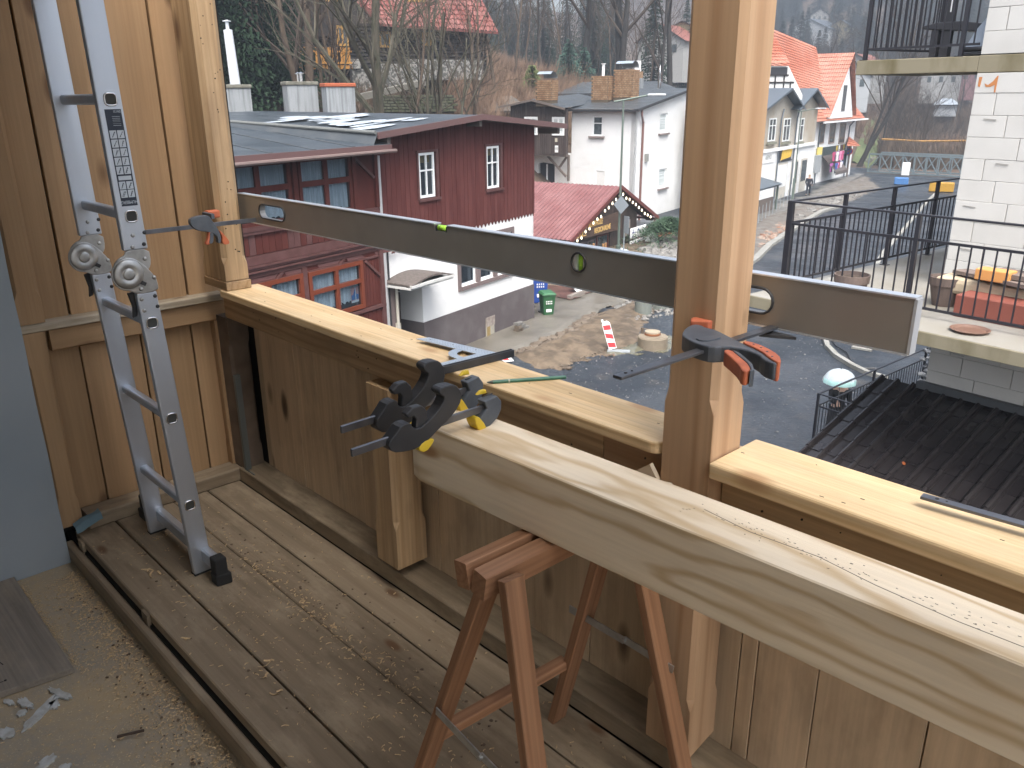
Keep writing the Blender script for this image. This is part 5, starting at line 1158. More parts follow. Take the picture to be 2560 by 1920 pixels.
mb = MB(); mb.tube([WK.p(9.35, -4.62, .4), WK.p(9.2, -4.85, .35), WK.p(7.95, -5.2, .08), WK.p(7.95, S, .08)], .05, 8); mb.build('downpipe', bpy.data.materials['pinkish_gutter'], kk)
mb = MB(); WK.poly(mb, [(-.1, -4.56), (4.78, -2.66), (9.3, -4.64), (9.1, -4.70), (4.78, -2.80), (.1, -4.62)], -.02, .34); mb.build('soffit', DKW, kk)
mb = MB(); WK.poly(mb, [(.3, -4.42), (1.0, -4.16), (1.95, -3.84), (5.2, -3.74), (5.2, -4.62), (.25, -4.52)], .36, .42); sg = mb.build('sign_board', BRB, kk)
for k_ in range(3): mb = MB(); z_ = -.13 * (k_ + 1); WK.poly(mb, [(1.1, -4.05 + z_), (5.2, -3.74 + z_ * 1.6), (5.2, -3.755 + z_ * 1.6), (1.1, -4.065 + z_)], .421, .424); mb.build('board_joint', DKW, sg)
GOLD = M('gold_letters', (.62, .40, .14), .5)
td = (WK.d + Vector((0, 0, .02))).normalized()
textmesh('ALKOHOLE', .34, WK.p(2.40, -3.99, .435), td, (0, 0, 1), GOLD, sg, bold=.008, xs=.80)
textmesh('REGIONALNE', .34, WK.p(3.12, -4.34, .435), td, (0, 0, 1), GOLD, sg, bold=.008, xs=.80)
mb = MB(); mb.tube([WK.p(1.0 + .16 * math.cos(t_), -4.28 + .18 * math.sin(t_), .432) for t_ in np.linspace(0, 2 * PI, 18)[:-1]], .018, 5, closed=True); mb.tube([WK.p(1.0 + .09 * math.cos(t_), -4.28 + .10 * math.sin(t_), .432) for t_ in np.linspace(0, 2 * PI, 12)[:-1]], .014, 5, closed=True); WK.poly(mb, [(.93, -4.10), (1.07, -4.10), (1.0, -3.98)], .425, .44); mb.build('emblem', GOLD, sg)
for (u0, u1) in ((.45, .78), (1.22, 1.5)): mb = MB(); WK.box(mb, u0, u1, -4.44, -4.39, .425, .435); mb.build('emblem_line', GOLD, sg)
BULB = M('lit_bulb', (.9, .8, .6), .4, emis=((1, .85, .6), 1.0))
R = random.Random(8)
for k_ in range(22):
    t_ = (k_ + .5) / 22; u_ = .35 + 8.3 * t_; zz = (-4.45 + (u_ - 0) * .385 if u_ < ap[0] else ap[1] - (u_ - ap[0]) * .44) - .26 - R.uniform(0, .10)
    mb = MB(); mb.lathe([(.0001, -.08), (.036, -.04), (.038, 0), (.014, .07), (.0001, .08)], WK.p(u_, zz, .50), 8); mb.build('bulb', BULB, kk)
win(kk, WK, 1.6, 3.2, -5.6, -4.85, .0, fr, 2, (1,), .06, DGLASS); win(kk, WK, 3.3, 4.5, -5.75, -4.75, .0, RTR, 1, (1,), .06, DGLASS)
mb = MB(); WK.box(mb, 4.7, 5.6, S, -4.75, .002, .05); mb.build('door', DKW, kk)
mb = MB(); WK.box(mb, 6.3, 7.0, -5.2, -4.4, .002, .04); mb.build('grey_board', M('grey_board', (.24, .21, .19), .8), kk)
mb = MB()
for (c0, c1_) in (((1.0, -4.75), (.9, -6.3)), ((1.35, -4.75), (1.2, -6.3))):
    mb.tube([WK.p(c0[0], c0[1], .9), WK.p((c0[0] + c1_[0]) / 2 + .1, -5.4, .9), WK.p(c1_[0], c1_[1], .9)], [.05, .04, .07], 6)
mb.build('carved_ski_post', M('orange_wood_post', (.42, .22, .09), .6), None, label='pair of carved orange wooden posts in front of the kiosk corner', category='post')
mb = MB()
for (c0, c1_) in (((2.1, -4.85), (1.9, -6.3)), ((2.35, -4.85), (2.2, -6.3))):
    mb.tube([WK.p(c0[0], c0[1], 1.0), WK.p((c0[0] + c1_[0]) / 2 + .1, -5.4, 1.0), WK.p(c1_[0], c1_[1], 1.0)], [.05, .04, .07], 6)
mb.build('carved_ski_post', bpy.data.materials['orange_wood_post'], None, label='second pair of carved orange wooden posts, nearer the covered stall', category='post')
# sheeted stall, pillow rack, white box in front of the kiosk
mb = MB(); k = 22; vs = []
for i in range(k):
    for j in range(k):
        a = i / (k - 1); c_ = j / (k - 1); hgt = .95 * min(1, 4 * min(a, 1 - a) + .1) * min(1, 4 * min(c_, 1 - c_) + .1) + .14 * nz(i, j, 0, .35) + .25 * math.exp(-((a - .5) ** 2 + (c_ - .5) ** 2) * 30); vs.append(WK.p(2.3 + 2.0 * a, S + max(0.02, hgt), .6 + 1.4 * c_))
mb.add(vs, [(i * k + j, i * k + j + 1, (i + 1) * k + j + 1, (i + 1) * k + j) for i in range(k - 1) for j in range(k - 1)])
mb.build('plastic_sheeting', M('clear_sheet', (.52, .56, .60), .25, c2=(.38, .42, .46), ns=2.5), None, label='crumpled clear plastic sheet over goods in front of the kiosk', category='sheeting')
t = thing('pillow_rack', WK.p(6.8, S, .6), 'rack of white cushions printed with dark blue motifs beside the kiosk', 'display rack')
for i in range(2):
    for j in range(3):
        c_ = WK.p(6.1 + j * .62, -4.95 - i * .62, .62); mb = MB(); mb.obox(c_, WK.d, WK.n, (0, 0, 1), .56, .10, .54); cu_ = mb.build('cushion', M('cushion_white', (.72, .72, .72), .9) if 'cushion_white' not in bpy.data.materials else bpy.data.materials['cushion_white'], t, bevel=.04)
        if j < 2:
            mb = MB()
            for q in range(7): mb.lathe([(.045, 0), (.03, .006)], c_ + WK.d * R.uniform(-.18, .18) + Vector((0, 0, R.uniform(-.18, .18))) + WK.n * .052, 6, tuple(WK.d), (0, 0, 1), tuple(WK.n))
            mb.build('motif', M('motif_blue', (.02, .03, .16), .8) if 'motif_blue' not in bpy.data.materials else bpy.data.materials['motif_blue'], cu_)
for u_ in (5.85, 7.7): mb = MB(); WK.box(mb, u_, u_ + .04, S, -4.65, .5, .54); mb.build('rack_post', BLK, t)
mb = MB(); WK.box(mb, 7.0, 7.5, S, -5.0, .9, 1.4); o = mb.build('white_cabinet', WHP, None, bevel=.02, label='tall white electrical cabinet at the right end of the kiosk', category='cabinet')
mb = MB()
for k_ in range(7): WK.box(mb, 4.35 + k_ * .12, 4.44 + k_ * .12, S, -5.45, .9, .93)
mb.build('picket_panel', M('pale_pickets', (.48, .43, .36), .8), None, label='short panel of pale upright slats beside the sheeted stall', category='fence')
# terrace, low wall and fallen sign left of the kiosk
patch('terrace', None, M('reddish_pavers', (.11, .05, .038), .5, c2=(.085, .042, .034), ns=4, rnd=0), .25, .22, .0, 1, edge=.05, jit=0, world=[tuple(G(*p)[:2]) for p in ((1352, 757), (1352, 722), (1450, 715), (1480, 733), (1422, 757), (1400, 748))])
t = thing('low_stone_wall', G(1385, 722), 'low wall of pale bricks behind the reddish terrace', 'wall')
a = G(1353, 722); b_ = G(1425, 727); dd_ = (b_ - a).normalized(); L = (b_ - a).length
for r_ in range(3):
    k_ = 0; u_ = (r_ % 2) * .2
    while u_ + .38 < L: mb = MB(); mb.obox(a + dd_ * (u_ + .19) + Vector((0, 0, .10 + r_ * .15)), dd_, (-dd_.y, dd_.x, 0), (0, 0, 1), .37, .2, .14); mb.build('brick', M('pale_brick', (.40, .35, .27), .85) if 'pale_brick' not in bpy.data.materials else bpy.data.materials['pale_brick'], t); u_ += .39
t = thing('fallen_sign', G(1462, 735), 'white board with black bars lying tilted on the terrace edge', 'sign')
a = G(1450, 745) + Vector((0, 0, .25)); X_ = Vector((-.05, 1, .12)).normalized(); Y_ = Vector((-.75, -.1, .62)).normalized()
mb = MB(); mb.obox(a + X_ * .5 + Y_ * .3, X_, Y_, X_.cross(Y_), 1.3, .6, .03); mb.build('board', WHT, t)
for q in range(4): mb = MB(); mb.obox(a + X_ * (.1 + q * .27) + Y_ * .3 + X_.cross(Y_) * -.018, (X_ + Y_ * .3).normalized(), Y_, X_.cross(Y_), .08, .42, .004); mb.obox(a + X_ * (.1 + q * .27) + Y_ * .3 + X_.cross(Y_) * .018, (X_ + Y_ * .3).normalized(), Y_, X_.cross(Y_), .08, .42, .004); mb.build('black_bar', BLK, t)

# ------------------------------------------------------------------ street lamp and signs
GPL = M('green_grey_pole', (.13, .165, .14), .45, .3)
def lamp(base, top, arm, label, back=.4):
    t = thing('street_lamp', base, label, 'street lamp'); b = V3(base)
    mb = MB(); mb.cyl(b, b + Vector((0, 0, 1.6)), .105, n=12); mb.cyl(b + Vector((0, 0, 1.6)), Vector((b.x, b.y, top)), .060, .038, n=10); mb.build('pole', GPL, t)
    mb = MB(); mb.lathe([(.12, 0), (.12, .07)], b + Vector((0, 0, 1.56)), 12); mb.build('collar', GPL, t)
    tp = Vector((b.x, b.y, top)); a = V3(arm); mb = MB(); mb.tube([tp - a * back + Vector((0, 0, -.06)), tp, tp + a + Vector((0, 0, .18))], .035, 8); mb.build('arm', GPL, t)
    h_ = tp + a + Vector((0, 0, .20)); ad = a.normalized(); sd_ = Vector((-ad.y, ad.x, 0)); mb = MB(); mb.obox(h_ + ad * .38, ad, sd_, (0, 0, 1), .78, .26, .10); mb.build('lamp_head', M('grey_lamp_head', (.42, .44, .45), .4) if 'grey_lamp_head' not in bpy.data.materials else bpy.data.materials['grey_lamp_head'], t, bevel=.04)
    return t
b_ = G(1543, 702); pc_ = AT(1563, 250, math.hypot(b_.x, b_.y)); lt = pc_.z
right = Vector((b_.y, -b_.x, 0)).normalized()
b_.x, b_.y = b_.x, b_.y
lamp(b_, lt, right * 1.0 + Vector((0, 0, 0)), 'tall green street lamp standing in front of the kiosk gable')
dist_l = math.hypot(b_.x, b_.y); nl = Vector((-b_.x, -b_.y, 0)).normalized()
t = thing('road_sign', b_ + nl * .1, 'grey backs of a diamond road sign and an oblong plate mounted beside the lamp post', 'sign')
SGB = M('sign_back_grey', (.33, .37, .40), .45, .4)
sc_ = AT(1553, 512, dist_l - .2); rt = (right * .92 + nl * .38).normalized()
mb = MB(); mb.prism([sc_ + rt * .36, sc_ + Vector((0, 0, .40)), sc_ - rt * .36, sc_ - Vector((0, 0, .40))], nl * .02); mb.build('diamond_plate', SGB, t)
sc2 = AT(1566, 562, dist_l - .2); rt2 = (right * .55 + nl * .8).normalized()
mb = MB(); mb.obox(sc2, rt2, rt2.cross(Vector((0, 0, 1))), (0, 0, 1), .38, .02, .75); mb.build('oblong_plate', SGB, t, bevel=.008)
pb_ = G(1556, 702); mb = MB(); mb.cyl(pb_, Vector((pb_.x, pb_.y, sc2.z + .3)), .03, n=8); mb.build('sign_pole', M('zinc_pole', (.40, .44, .46), .4, .5), t)
# ------------------------------------------------------------------ white house with the brown boarded wing
K = Vector((-34.682, 43.968, 0))
WRr = Wf(K, D_ST, N_ST); WLl = Wf(K, -N_ST, -D_ST)
wh = thing('white_house', (K.x - 3, K.y + 2, S), 'white rendered house with grey felt roof and brick chimneys behind the kiosk', 'house')
mb = MB()
wr1 = (3.9, 5.2, -.86, .42); wr2 = (4.2, 5.5, -4.6, -3.28)
wl1 = (2.40, 3.14, -.92, .32); wl2 = (2.05, 2.80, -4.7, -3.12)
wall_with_holes(mb, WLl, 0, 4.7, S, .72, -.3, 0, [wl1, wl2])
wall_with_holes(mb, WRr, .0, 14, S, .72, -.3, 0, [wr1, wr2]); WRr.poly(mb, [(0.0, .72), (14, .72), (14, 1.2), (9, 2.05), (8, 1.90)], -.3, 0)
mb.build('white_wall', PLA, wh)
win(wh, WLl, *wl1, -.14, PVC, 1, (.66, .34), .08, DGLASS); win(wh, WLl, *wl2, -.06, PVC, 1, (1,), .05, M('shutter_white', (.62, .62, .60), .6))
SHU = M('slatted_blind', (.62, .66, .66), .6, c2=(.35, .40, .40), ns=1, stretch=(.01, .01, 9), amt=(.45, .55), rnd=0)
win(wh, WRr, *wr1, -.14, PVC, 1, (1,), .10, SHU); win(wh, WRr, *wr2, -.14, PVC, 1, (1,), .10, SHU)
for W_, (a, b2, z0, z1) in ((WLl, wl1), (WRr, wr1), (WRr, wr2)): mb = MB(); W_.box(mb, a - .2, b2 + .2, z0 - .13, z0 - .02, 0, .16); mb.build('window_sill', M('sill_brown', (.20, .16, .15), .7) if 'sill_brown' not in bpy.data.materials else bpy.data.materials['sill_brown'], wh)
mb = MB(); mb.tube([WRr.p(.25, .70, .3), WRr.p(.30, .40, .28), WRr.p(1.0, -.1, .09), WRr.p(1.0, S, .09)], .075, 8); mb.build('downpipe', M('brown_downpipe', (.17, .085, .07), .4), wh)
mb = MB(); WRr.box(mb, 1.6, 2.0, -2.6, -2.1, .0, .15); mb.build('meter_box', M('grey_box', (.25, .25, .23), .6), wh)
mb = MB()
ea = .78
A_ = WLl.p(4.9, ea, .5); B_ = WLl.p(-.35, ea, .5); C_ = WRr.p(8.6, 2.06, .35); D_ = WLl.p(4.9, 2.06, -8.6)
mb.add([A_, B_, C_, D_], [(0, 1, 2, 3)]); mb.add([C_, D_, WLl.p(4.9, .9, -16), WRr.p(16, .9, .35)], [(0, 1, 2, 3)]); mb.build('roof', FELT2, wh)
mb = MB(); mb.beam(A_ - Vector((0, 0, .08)), B_ - Vector((0, 0, .08)), .08, .14); mb.beam(B_ - Vector((0, 0, .08)), C_ - Vector((0, 0, .08)), .08, .16); mb.build('roof_edge', BLK, wh)
# brown wing
BRW = M('grey_brown_boards', (.042, .028, .024), .75, c2=(.08, .062, .054), ns=3, nd=6, stretch=(1, 1, .12), amt=(.42, .7))
WB_ = Wf(WLl.p(0, 0, 1.0), -N_ST, -D_ST)
U0, U1 = 4.55, 8.95; zb_ = -2.12
b1 = (4.70, 5.65, -.90, .28); b2w = (6.80, 7.85, -.90, .28)
mb = MB(); wall_with_holes(mb, WB_, U0, U1, zb_, .84, -.25, -.03, [b1, b2w]); WB_.poly(mb, [(U0, .84), (U1, .84), (U1, .90), (6.95, 1.32), (U0, .86)], -.25, -.03); mb.build('wing_wall', BRW, wh)
u = U0
while u < U1 - .05:
    for (z0, z1) in ([(zb_ - random.uniform(0, .08), -1.02), (.36, .95 + .4 * (1 - abs(u - 6.95) / 2.4))] if (b1[0] - .12 < u < b1[1] or b2w[0] - .12 < u < b2w[1]) else [(zb_ - random.uniform(0, .08), .95 + .4 * (1 - abs(u - 6.95) / 2.4) - .05)]):
        mb = MB(); WB_.box(mb, u, u + .135, z0, z1, -.03, random.uniform(0, .012)); mb.build('board', BRW, wh)
    u += .148
for w_ in (b1, b2w): win(wh, WB_, *w_, -.05, PVC, 2, (.5, .5), .13, SHU, None, .08, False, .05)
mb = MB(); WB_.box(mb, 5.15, 5.40, -2.0, -1.55, .012, .03); pl_ = mb.build('number_plate', WHT, wh)
textmesh('10', .24, WB_.p(5.28, -1.77, .035), -Vector(WB_.d), (0, 0, 1), M('plate_ink', (.10, .12, .10), .6), pl_, ext=.003)
mb = MB(); WB_.box(mb, 5.22, 5.40, -1.32, -1.08, .012, .03); mb.build('small_plate', M('cream_plate', (.52, .48, .38), .6), wh)
mb = MB(); r0 = [WB_.p(U0 - .15, .86, .5), WB_.p(6.95, 1.42, .5), WB_.p(U1 + .7, .95, .5)]; r1 = [WB_.p(U0 - .15, 1.25, -6), WB_.p(6.95, 1.75, -6), WB_.p(U1 + .7, 1.05, -6)]
mb.add(r0 + r1, [(0, 1, 4, 3), (1, 2, 5, 4)]); mb.build('wing_roof', FELT2, wh)
GT_ = bpy.data.materials['grey_timber']
mb = MB(); mb.beam(r0[0] - Vector((0, 0, .07)), r0[1] - Vector((0, 0, .07)), .06, .13); mb.beam(r0[1] - Vector((0, 0, .07)), r0[2] - Vector((0, 0, .07)), .06, .13); mb.build('barge_board', GT_, wh)
mb = MB(); wall_with_holes(mb, WLl, 4.7, 9.6, S, -2.1, -.3, 0, [(6.0, 7.35, S, -2.75)]); WLl.poly(mb, [(6.0, -2.75), (7.35, -2.75), (7.35, -2.86), (6.67, -2.72), (6.0, -2.86)], -.3, 0); mb.build('under_wall', PLA, wh)
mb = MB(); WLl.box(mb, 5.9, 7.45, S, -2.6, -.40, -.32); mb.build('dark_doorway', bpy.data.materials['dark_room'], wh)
mb = MB(); WLl.box(mb, 6.70, 6.80, S, -2.9, -.25, -.2); mb.build('door_frame', PVC, wh)
for (pa, pb, oo) in (((4.75, -3.6), (6.3, -2.2), .6), ((4.72, -2.25), (5.4, -3.1), .5), ((4.68, -2.2), (4.68, -3.9), .4), ((8.6, -2.2), (8.6, -3.9), .4)):
    mb = MB(); mb.beam(WLl.p(pa[0], pa[1], oo), WLl.p(pb[0], pb[1], oo), .13, .13); mb.build('brace', GT_, wh)
mb = MB(); WB_.box(mb, U0, U1, zb_ - .16, zb_, -.3, -.05); mb.build('sill_beam', GT_, wh)
# brick chimneys of the white house
BRK = M('ochre_brick', (.20, .105, .05), .9, c2=(.32, .21, .12), ns=4, nd=4); MOR = M('mortar_grey', (.10, .075, .05), .9)
def brick_chimney(px0, px1, pyb, pyt, dist, label, root=None, hood=None, pipe=None):
    c_ = AT((px0 + px1) / 2, pyb, dist); wd_ = (px1 - px0) / FPX * dist * 1.04; ht = (pyb - pyt) / FPX * dist * 1.04
    s_ = N_ST; f_ = D_ST
    mb = MB(); mb.obox(c_ + Vector((0, 0, ht / 2 - .3)), s_, f_, (0, 0, 1), wd_ - .03, wd_ * .8 - .03, ht + .57); o = mb.build('chimney', MOR, wh)
    n_ = max(3, int((ht + .2) / .115)); mbr = MB()
    for r_ in range(n_):
        z_ = c_.z - .2 + (r_ + .5) * (ht + .2) / n_
        for fc, ln in ((0, wd_), (1, wd_ * .8)):
            u_ = -ln / 2 + (.12 if r_ % 2 else 0)
            while u_ < ln / 2 - .04:
                L = min(.23, ln / 2 - u_)
                for sg_ in (-1, 1):
                    if fc == 0: q = c_ + s_ * (u_ + L / 2) + f_ * sg_ * (wd_ * .4); mbr.obox((q.x, q.y, z_), s_, f_, (0, 0, 1), L - .02, .03, .095)
                    else: q = c_ + f_ * (u_ + L / 2) + s_ * sg_ * (wd_ / 2); mbr.obox((q.x, q.y, z_), f_, s_, (0, 0, 1), L - .02, .03, .095)
                u_ += .245
    k = mbr.build('brickwork', BRK, o); k['kind'] = 'stuff'
    if hood:
        mb = MB(); k = 12; vs = []
        for i in range(k + 1):
            t_ = PI * .05 + PI * .72 * i / k
            for y_ in (-.45, .45): vs.append(c_ + f_ * (math.cos(t_) * wd_ * .42) + s_ * y_ * wd_ + Vector((0, 0, ht + .05 + math.sin(t_) * .5)))
        mb.add(vs, [(2 * i, 2 * i + 1, 2 * i + 3, 2 * i + 2) for i in range(k)]); h = mb.build('curved_hood', M('zinc_hood', (.42, .48, .53), .35, .5) if 'zinc_hood' not in bpy.data.materials else bpy.data.materials['zinc_hood'], o)
    if pipe: mb = MB(); mb.cyl(c_ + Vector((0, 0, ht)), c_ + Vector((0, 0, ht + .75)), .10, n=10); mb.lathe([(.17, .75), (.17, .79)], c_ + Vector((0, 0, ht)), 10); mb.build('white_pipe', WHT, o)
brick_chimney(1347, 1387, 243, 207, 58, '', hood=True); brick_chimney(1486, 1527, 242, 198, 60, '', pipe=True); brick_chimney(1542, 1588, 236, 184, 60, '', hood=True)
# roofs behind
def low_roof(label, px0, px1, pye, pyr, dist, depth, mat, wallmat, name='back_house', drop=3.0, rise=None):
    a = AT(px0, pye, dist); b_ = AT(px1, pye, dist); a.z = b_.z = (a.z + b_.z) / 2
    d = (b_ - a).normalized(); n_ = Vector((-d.y, d.x, 0)); 
    if n_.dot(a) < 0: n_ = -n_
    rz_ = (AT((px0 + px1) / 2, pyr, dist + depth).z)
    t = thing(name, ((a.x + b_.x) / 2, (a.y + b_.y) / 2, a.z - drop), label, 'house')
    r0 = a + n_ * depth; r1 = b_ + n_ * depth; r0.z = r1.z = rz_; ins = d * depth * .35
    mb = MB(); mb.add([a, b_, r1 - ins, r0 + ins, a + n_ * depth * 2, b_ + n_ * depth * 2], [(0, 1, 2, 3), (3, 2, 5, 4), (0, 3, 4), (1, 5, 2)]); mb.build('roof', mat, t)
    mb = MB(); mb.prism([a + d * .4 + n_ * .4, b_ - d * .4 + n_ * .4, b_ - d * .4 + n_ * (depth * 2 - .4), a + d * .4 + n_ * (depth * 2 - .4)], (0, 0, -drop)); mb.build('wall', wallmat, t)
    mb = MB(); mb.beam(a - Vector((0, 0, .06)), b_ - Vector((0, 0, .06)), .1, .14); mb.build('eave', BLK, t)
    return t
low_roof('low house with dark grey felt roof behind the brick chimneys', 1385, 1720, 233, 204, 72, 6, FELT2, PLA)
low_roof('small shed with leaf covered mossy roof left of the brown wing', 1200, 1330, 277, 240, 62, 4, M('leafy_roof', (.13, .10, .075), .9, c2=(.08, .085, .08), ns=1), GT_, 'shed', drop=2.5)
t = thing('small_chimneys', AT(1594, 240, 74), 'little white and brick chimney stack standing behind the tall brick chimney', 'chimney')
c_ = AT(1594, 240, 74); mb = MB(); mb.obox(c_ + Vector((0, 0, .6)), N_ST, D_ST, (0, 0, 1), .75, .6, 1.6); mb.build('white_stack', CH, t); mb = MB(); mb.obox(c_ + Vector((0, 0, 1.65)), N_ST, D_ST, (0, 0, 1), .6, .5, .55); mb.build('brick_top', BRK, t); mb = MB(); mb.obox(c_ + Vector((-.1, 0, 2.35)), N_ST, D_ST, (0, 0, 1), .5, .1, .85); mb.build('white_frame', PVC, t)
c_ = AT(1648, 220, 70); mb = MB(); mb.lathe([(.12, 0), (.14, .8), (.10, 1.3), (.18, 1.35), (.03, 1.6), (.02, 2.0)], c_ + Vector((0, 0, -.3)), 12); mb.build('metal_flue', STEELB, None, smooth=True, label='thin shiny metal flue on the far grey roof', category='flue')
# blue green shrubs behind
# ------------------------------------------------------------------ log house on the hill
lc = AT(885, 190, 62); vdir = Vector((lc.x, lc.y, 0)).normalized(); ldir = Vector((vdir.y, -vdir.x, 0)); ldir = (ldir * .97 + vdir * .24).normalized()
WG = Wf(lc, ldir)
if WG.n.dot(-vdir) < 0: WG.n = -WG.n
lh = thing('log_house', (lc.x, lc.y, lc.z - 2), 'dark log house with yellow windows, red tiled roof and stone base up on the hillside', 'house')
LOG = M('black_brown_logs', (.011, .009, .009), .8, c2=(.024, .019, .018), ns=2, stretch=(.3, .3, 3))
ux = lambda px: WG.uv(px, 150)[0]; zy = lambda py: WG.uv(900, py)[1]
YW = M('yellow_window_wood', (.34, .19, .045), .6)
mb = MB(); WG.box(mb, ux(785), ux(1215), zy(190), zy(58), -6, 0); mb.build('wall', LOG, lh)
z_ = zy(165)
while z_ < zy(62): 
    mb = MB(); mb.tube([WG.p(ux(785), z_, .02), WG.p(ux(1215), z_, .02)], .12, 6); mb.build('log', LOG, lh); z_ += .235
mb = MB(); WG.poly(mb, [(ux(700), zy(95)), (ux(890), zy(95)), (ux(893), zy(60)), (ux(895), zy(-40)), (ux(740), zy(-60))], .3, .9); mb.build('gable_wall', LOG, lh)
def yw(px0, px1, py0, py1, o):
    f = win(lh, WG, ux(px0), ux(px1), zy(py1), zy(py0), o, YW, 2, (1,), .16, DGLASS, None, .1, False, .06)
yw(838, 866, 68, 118, .92); yw(948, 978, 78, 118, .14); yw(1055, 1080, 78, 112, .14); yw(818, 852, -12, 12, .92); yw(1000, 1050, -12, 6, 1.5)
TRF = M('wet_red_tiles', (.17, .045, .034), .38, c2=(.22, .09, .075), ns=.8, nd=5, r2=.5)
def tiled(name, c00, c10, c11, c01, rows, cols, mat, root, amp=.05, lift=.05):
    """pantile slope: eave c00->c10, ridge c01->c11, stepped courses and waves as real relief"""
    c00, c10, c11, c01 = map(V3, (c00, c10, c11, c01)); nn = (c10 - c00).cross(c01 - c00).normalized()
    if nn.z < 0: nn = -nn
    vs = []; fs = []; k = cols * 4 + 1
    for r_ in range(rows):
        for e in (0, 1):
            t_ = (r_ + e) / rows; a = c00.lerp(c01, t_); b_ = c10.lerp(c11, t_)
            for i in range(k):
                s_ = i / (k - 1); vs.append(a.lerp(b_, s_) + nn * (amp * math.sin(i / 4 * 2 * PI) + lift * (1 - e)))
        b0_ = r_ * 2 * k
        for i in range(k - 1): fs.append((b0_ + i, b0_ + i + 1, b0_ + k + i + 1, b0_ + k + i))
        if r_: 
            for i in range(k - 1): fs.append((b0_ - k + i, b0_ - k + i + 1, b0_ + i + 1, b0_ + i))
    mb = MB(); mb.add(vs, fs); return mb.build(name, mat, root, smooth=False)
tiled('roof_slope', WG.p(ux(935), zy(62), 1.2), WG.p(ux(1230), zy(75), 1.2), WG.p(ux(1230), zy(-60), -3), WG.p(ux(880), zy(-60), -3), 9, 26, TRF, lh)
mb = MB(); mb.beam(WG.p(ux(880), zy(-20), 1.25), WG.p(ux(935), zy(62), 1.25), .1, .3); mb.beam(WG.p(ux(935), zy(64), 1.22), WG.p(ux(1230), zy(78), 1.22), .1, .16); mb.build('barge_board', RTR, lh)
STW = M('white_pointed_stone', (.075, .075, .07), .9, c2=(.24, .235, .22), ns=5, nd=3, amt=(.47, .53))
for (a, b_, yb, yt, o_) in ((868, 896, 172, 148, .5), (872, 985, 245, 172, .35), (940, 1060, 215, 160, .9), (1010, 1200, 200, 148, .6)):
    mb = MB(); WG.box(mb, ux(a), ux(b_), zy(yb), zy(yt), -.5, o_); mb.build('stone_base', STW, lh)
BAL = M('orange_balcony_wood', (.36, .17, .03), .6)
for i in range(20):
    if i % 5 == 4: continue
    x = 748 + i * 6.2; mb = MB(); WG.box(mb, ux(x), ux(x + 4.8), zy(158), zy(122), 1.3, 1.36); mb.build('baluster', BAL, lh)
for (y0, y1) in ((134, 130), (162, 157)): mb = MB(); WG.box(mb, ux(742), ux(868), zy(y0), zy(y1), 1.22, 1.38); mb.build('balcony_rail', BAL, lh)
mb = MB(); WG.box(mb, ux(742), ux(868), zy(174), zy(164), -.3, 1.3); mb.build('balcony_floor', BAL, lh)
for x in (745, 800, 862): mb = MB(); WG.box(mb, ux(x), ux(x + 5), zy(235), zy(165), 1.1, 1.3); mb.build('balcony_post', LOG, lh)
# mossy block retaining wall and sloping path
rwc = AT(1035, 275, 50); vd = Vector((rwc.x, rwc.y, 0)).normalized(); WQ = Wf(rwc, (vd.y, -vd.x, 0)); WQ.n = -vd
rt_ = thing('retaining_wall', (rwc.x, rwc.y, rwc.z - .5), 'mossy green retaining wall of rough stone blocks on the slope behind the roof', 'wall')
MOS = M('mossy_block', (.055, .065, .03), .9, c2=(.11, .11, .08), ns=4, nd=5)
uq = lambda px: WQ.uv(px, 255)[0]; zq_ = lambda py: WQ.uv(1035, py)[1]
mb = MB(); WQ.box(mb, uq(938), uq(1135), zq_(285), zq_(238), -.4, -.06); mb.build('wall_core', M('dark_joint', (.045, .04, .03), .9), rt_)
for r_ in range(6):
    x = 938 + (r_ % 2) * 8
    while x < 1132:
        wdt = random.uniform(13, 19); y0 = 238 + r_ * 7.2
        mb = MB(); WQ.box(mb, uq(x), uq(x + wdt - 1.6), zq_(y0 + 6), zq_(y0), -.1, random.uniform(0, .06)); mb.build('stone_block', MOS, rt_, bevel=.02); x += wdt
mb = MB(); pA = AT(885, 246, 52); pB = AT(1065, 205, 57); mb.beam(pA, pB, .5, .35); mb.build('slope_path_wall', M('grey_path_stone', (.20, .19, .16), .9), None, label='low grey stone edging running diagonally up the slope to the log house', category='wall')
for i in range(9):
    c_ = AT(806 + i * .8, 268 - i * 9, 50 + i * .9); mb = MB(); mb.obox(c_, (vd.y, -vd.x, 0), vd, (0, 0, 1), 1.2, .5, .12); mb.build('stone_step', MOS, rt_)

# ------------------------------------------------------------------ right neighbour: block wall, balconies, railings
CB = Vector((-4.97, 9.35, 0)); UB = Vector((.9954, -.0958, 0)); VB = Vector((.0958, .9954, 0))
def B(u, v, z): q = CB + UB * u + VB * v; return Vector((q.x, q.y, z))
def bbox(mb, u0, u1, v0, v1, z0, z1): return mb.obox(B((u0 + u1) / 2, (v0 + v1) / 2, (z0 + z1) / 2), UB, VB, (0, 0, 1), u1 - u0, v1 - v0, z1 - z0)
nb_ = thing('neighbour_house', B(3, 4, S), 'unfinished house of large white aerated blocks with concrete balconies at the right', 'house')
BLKW = M('white_aerated_block', (.50, .49, .465), .9, c2=(.44, .43, .405), ns=1.5, nd=7, amt=(.45, .75), bmp=.002, bs=60)
GROUT = M('block_joint', (.36, .35, .33), .9)
mb = MB(); bbox(mb, 1.185, 7, 1.705, 9, S, 1.81); bbox(mb, 1.185, 7, 1.705, 9, 2.01, 4.4); mb.build('wall_core', GROUT, nb_)
R = random.Random(21)
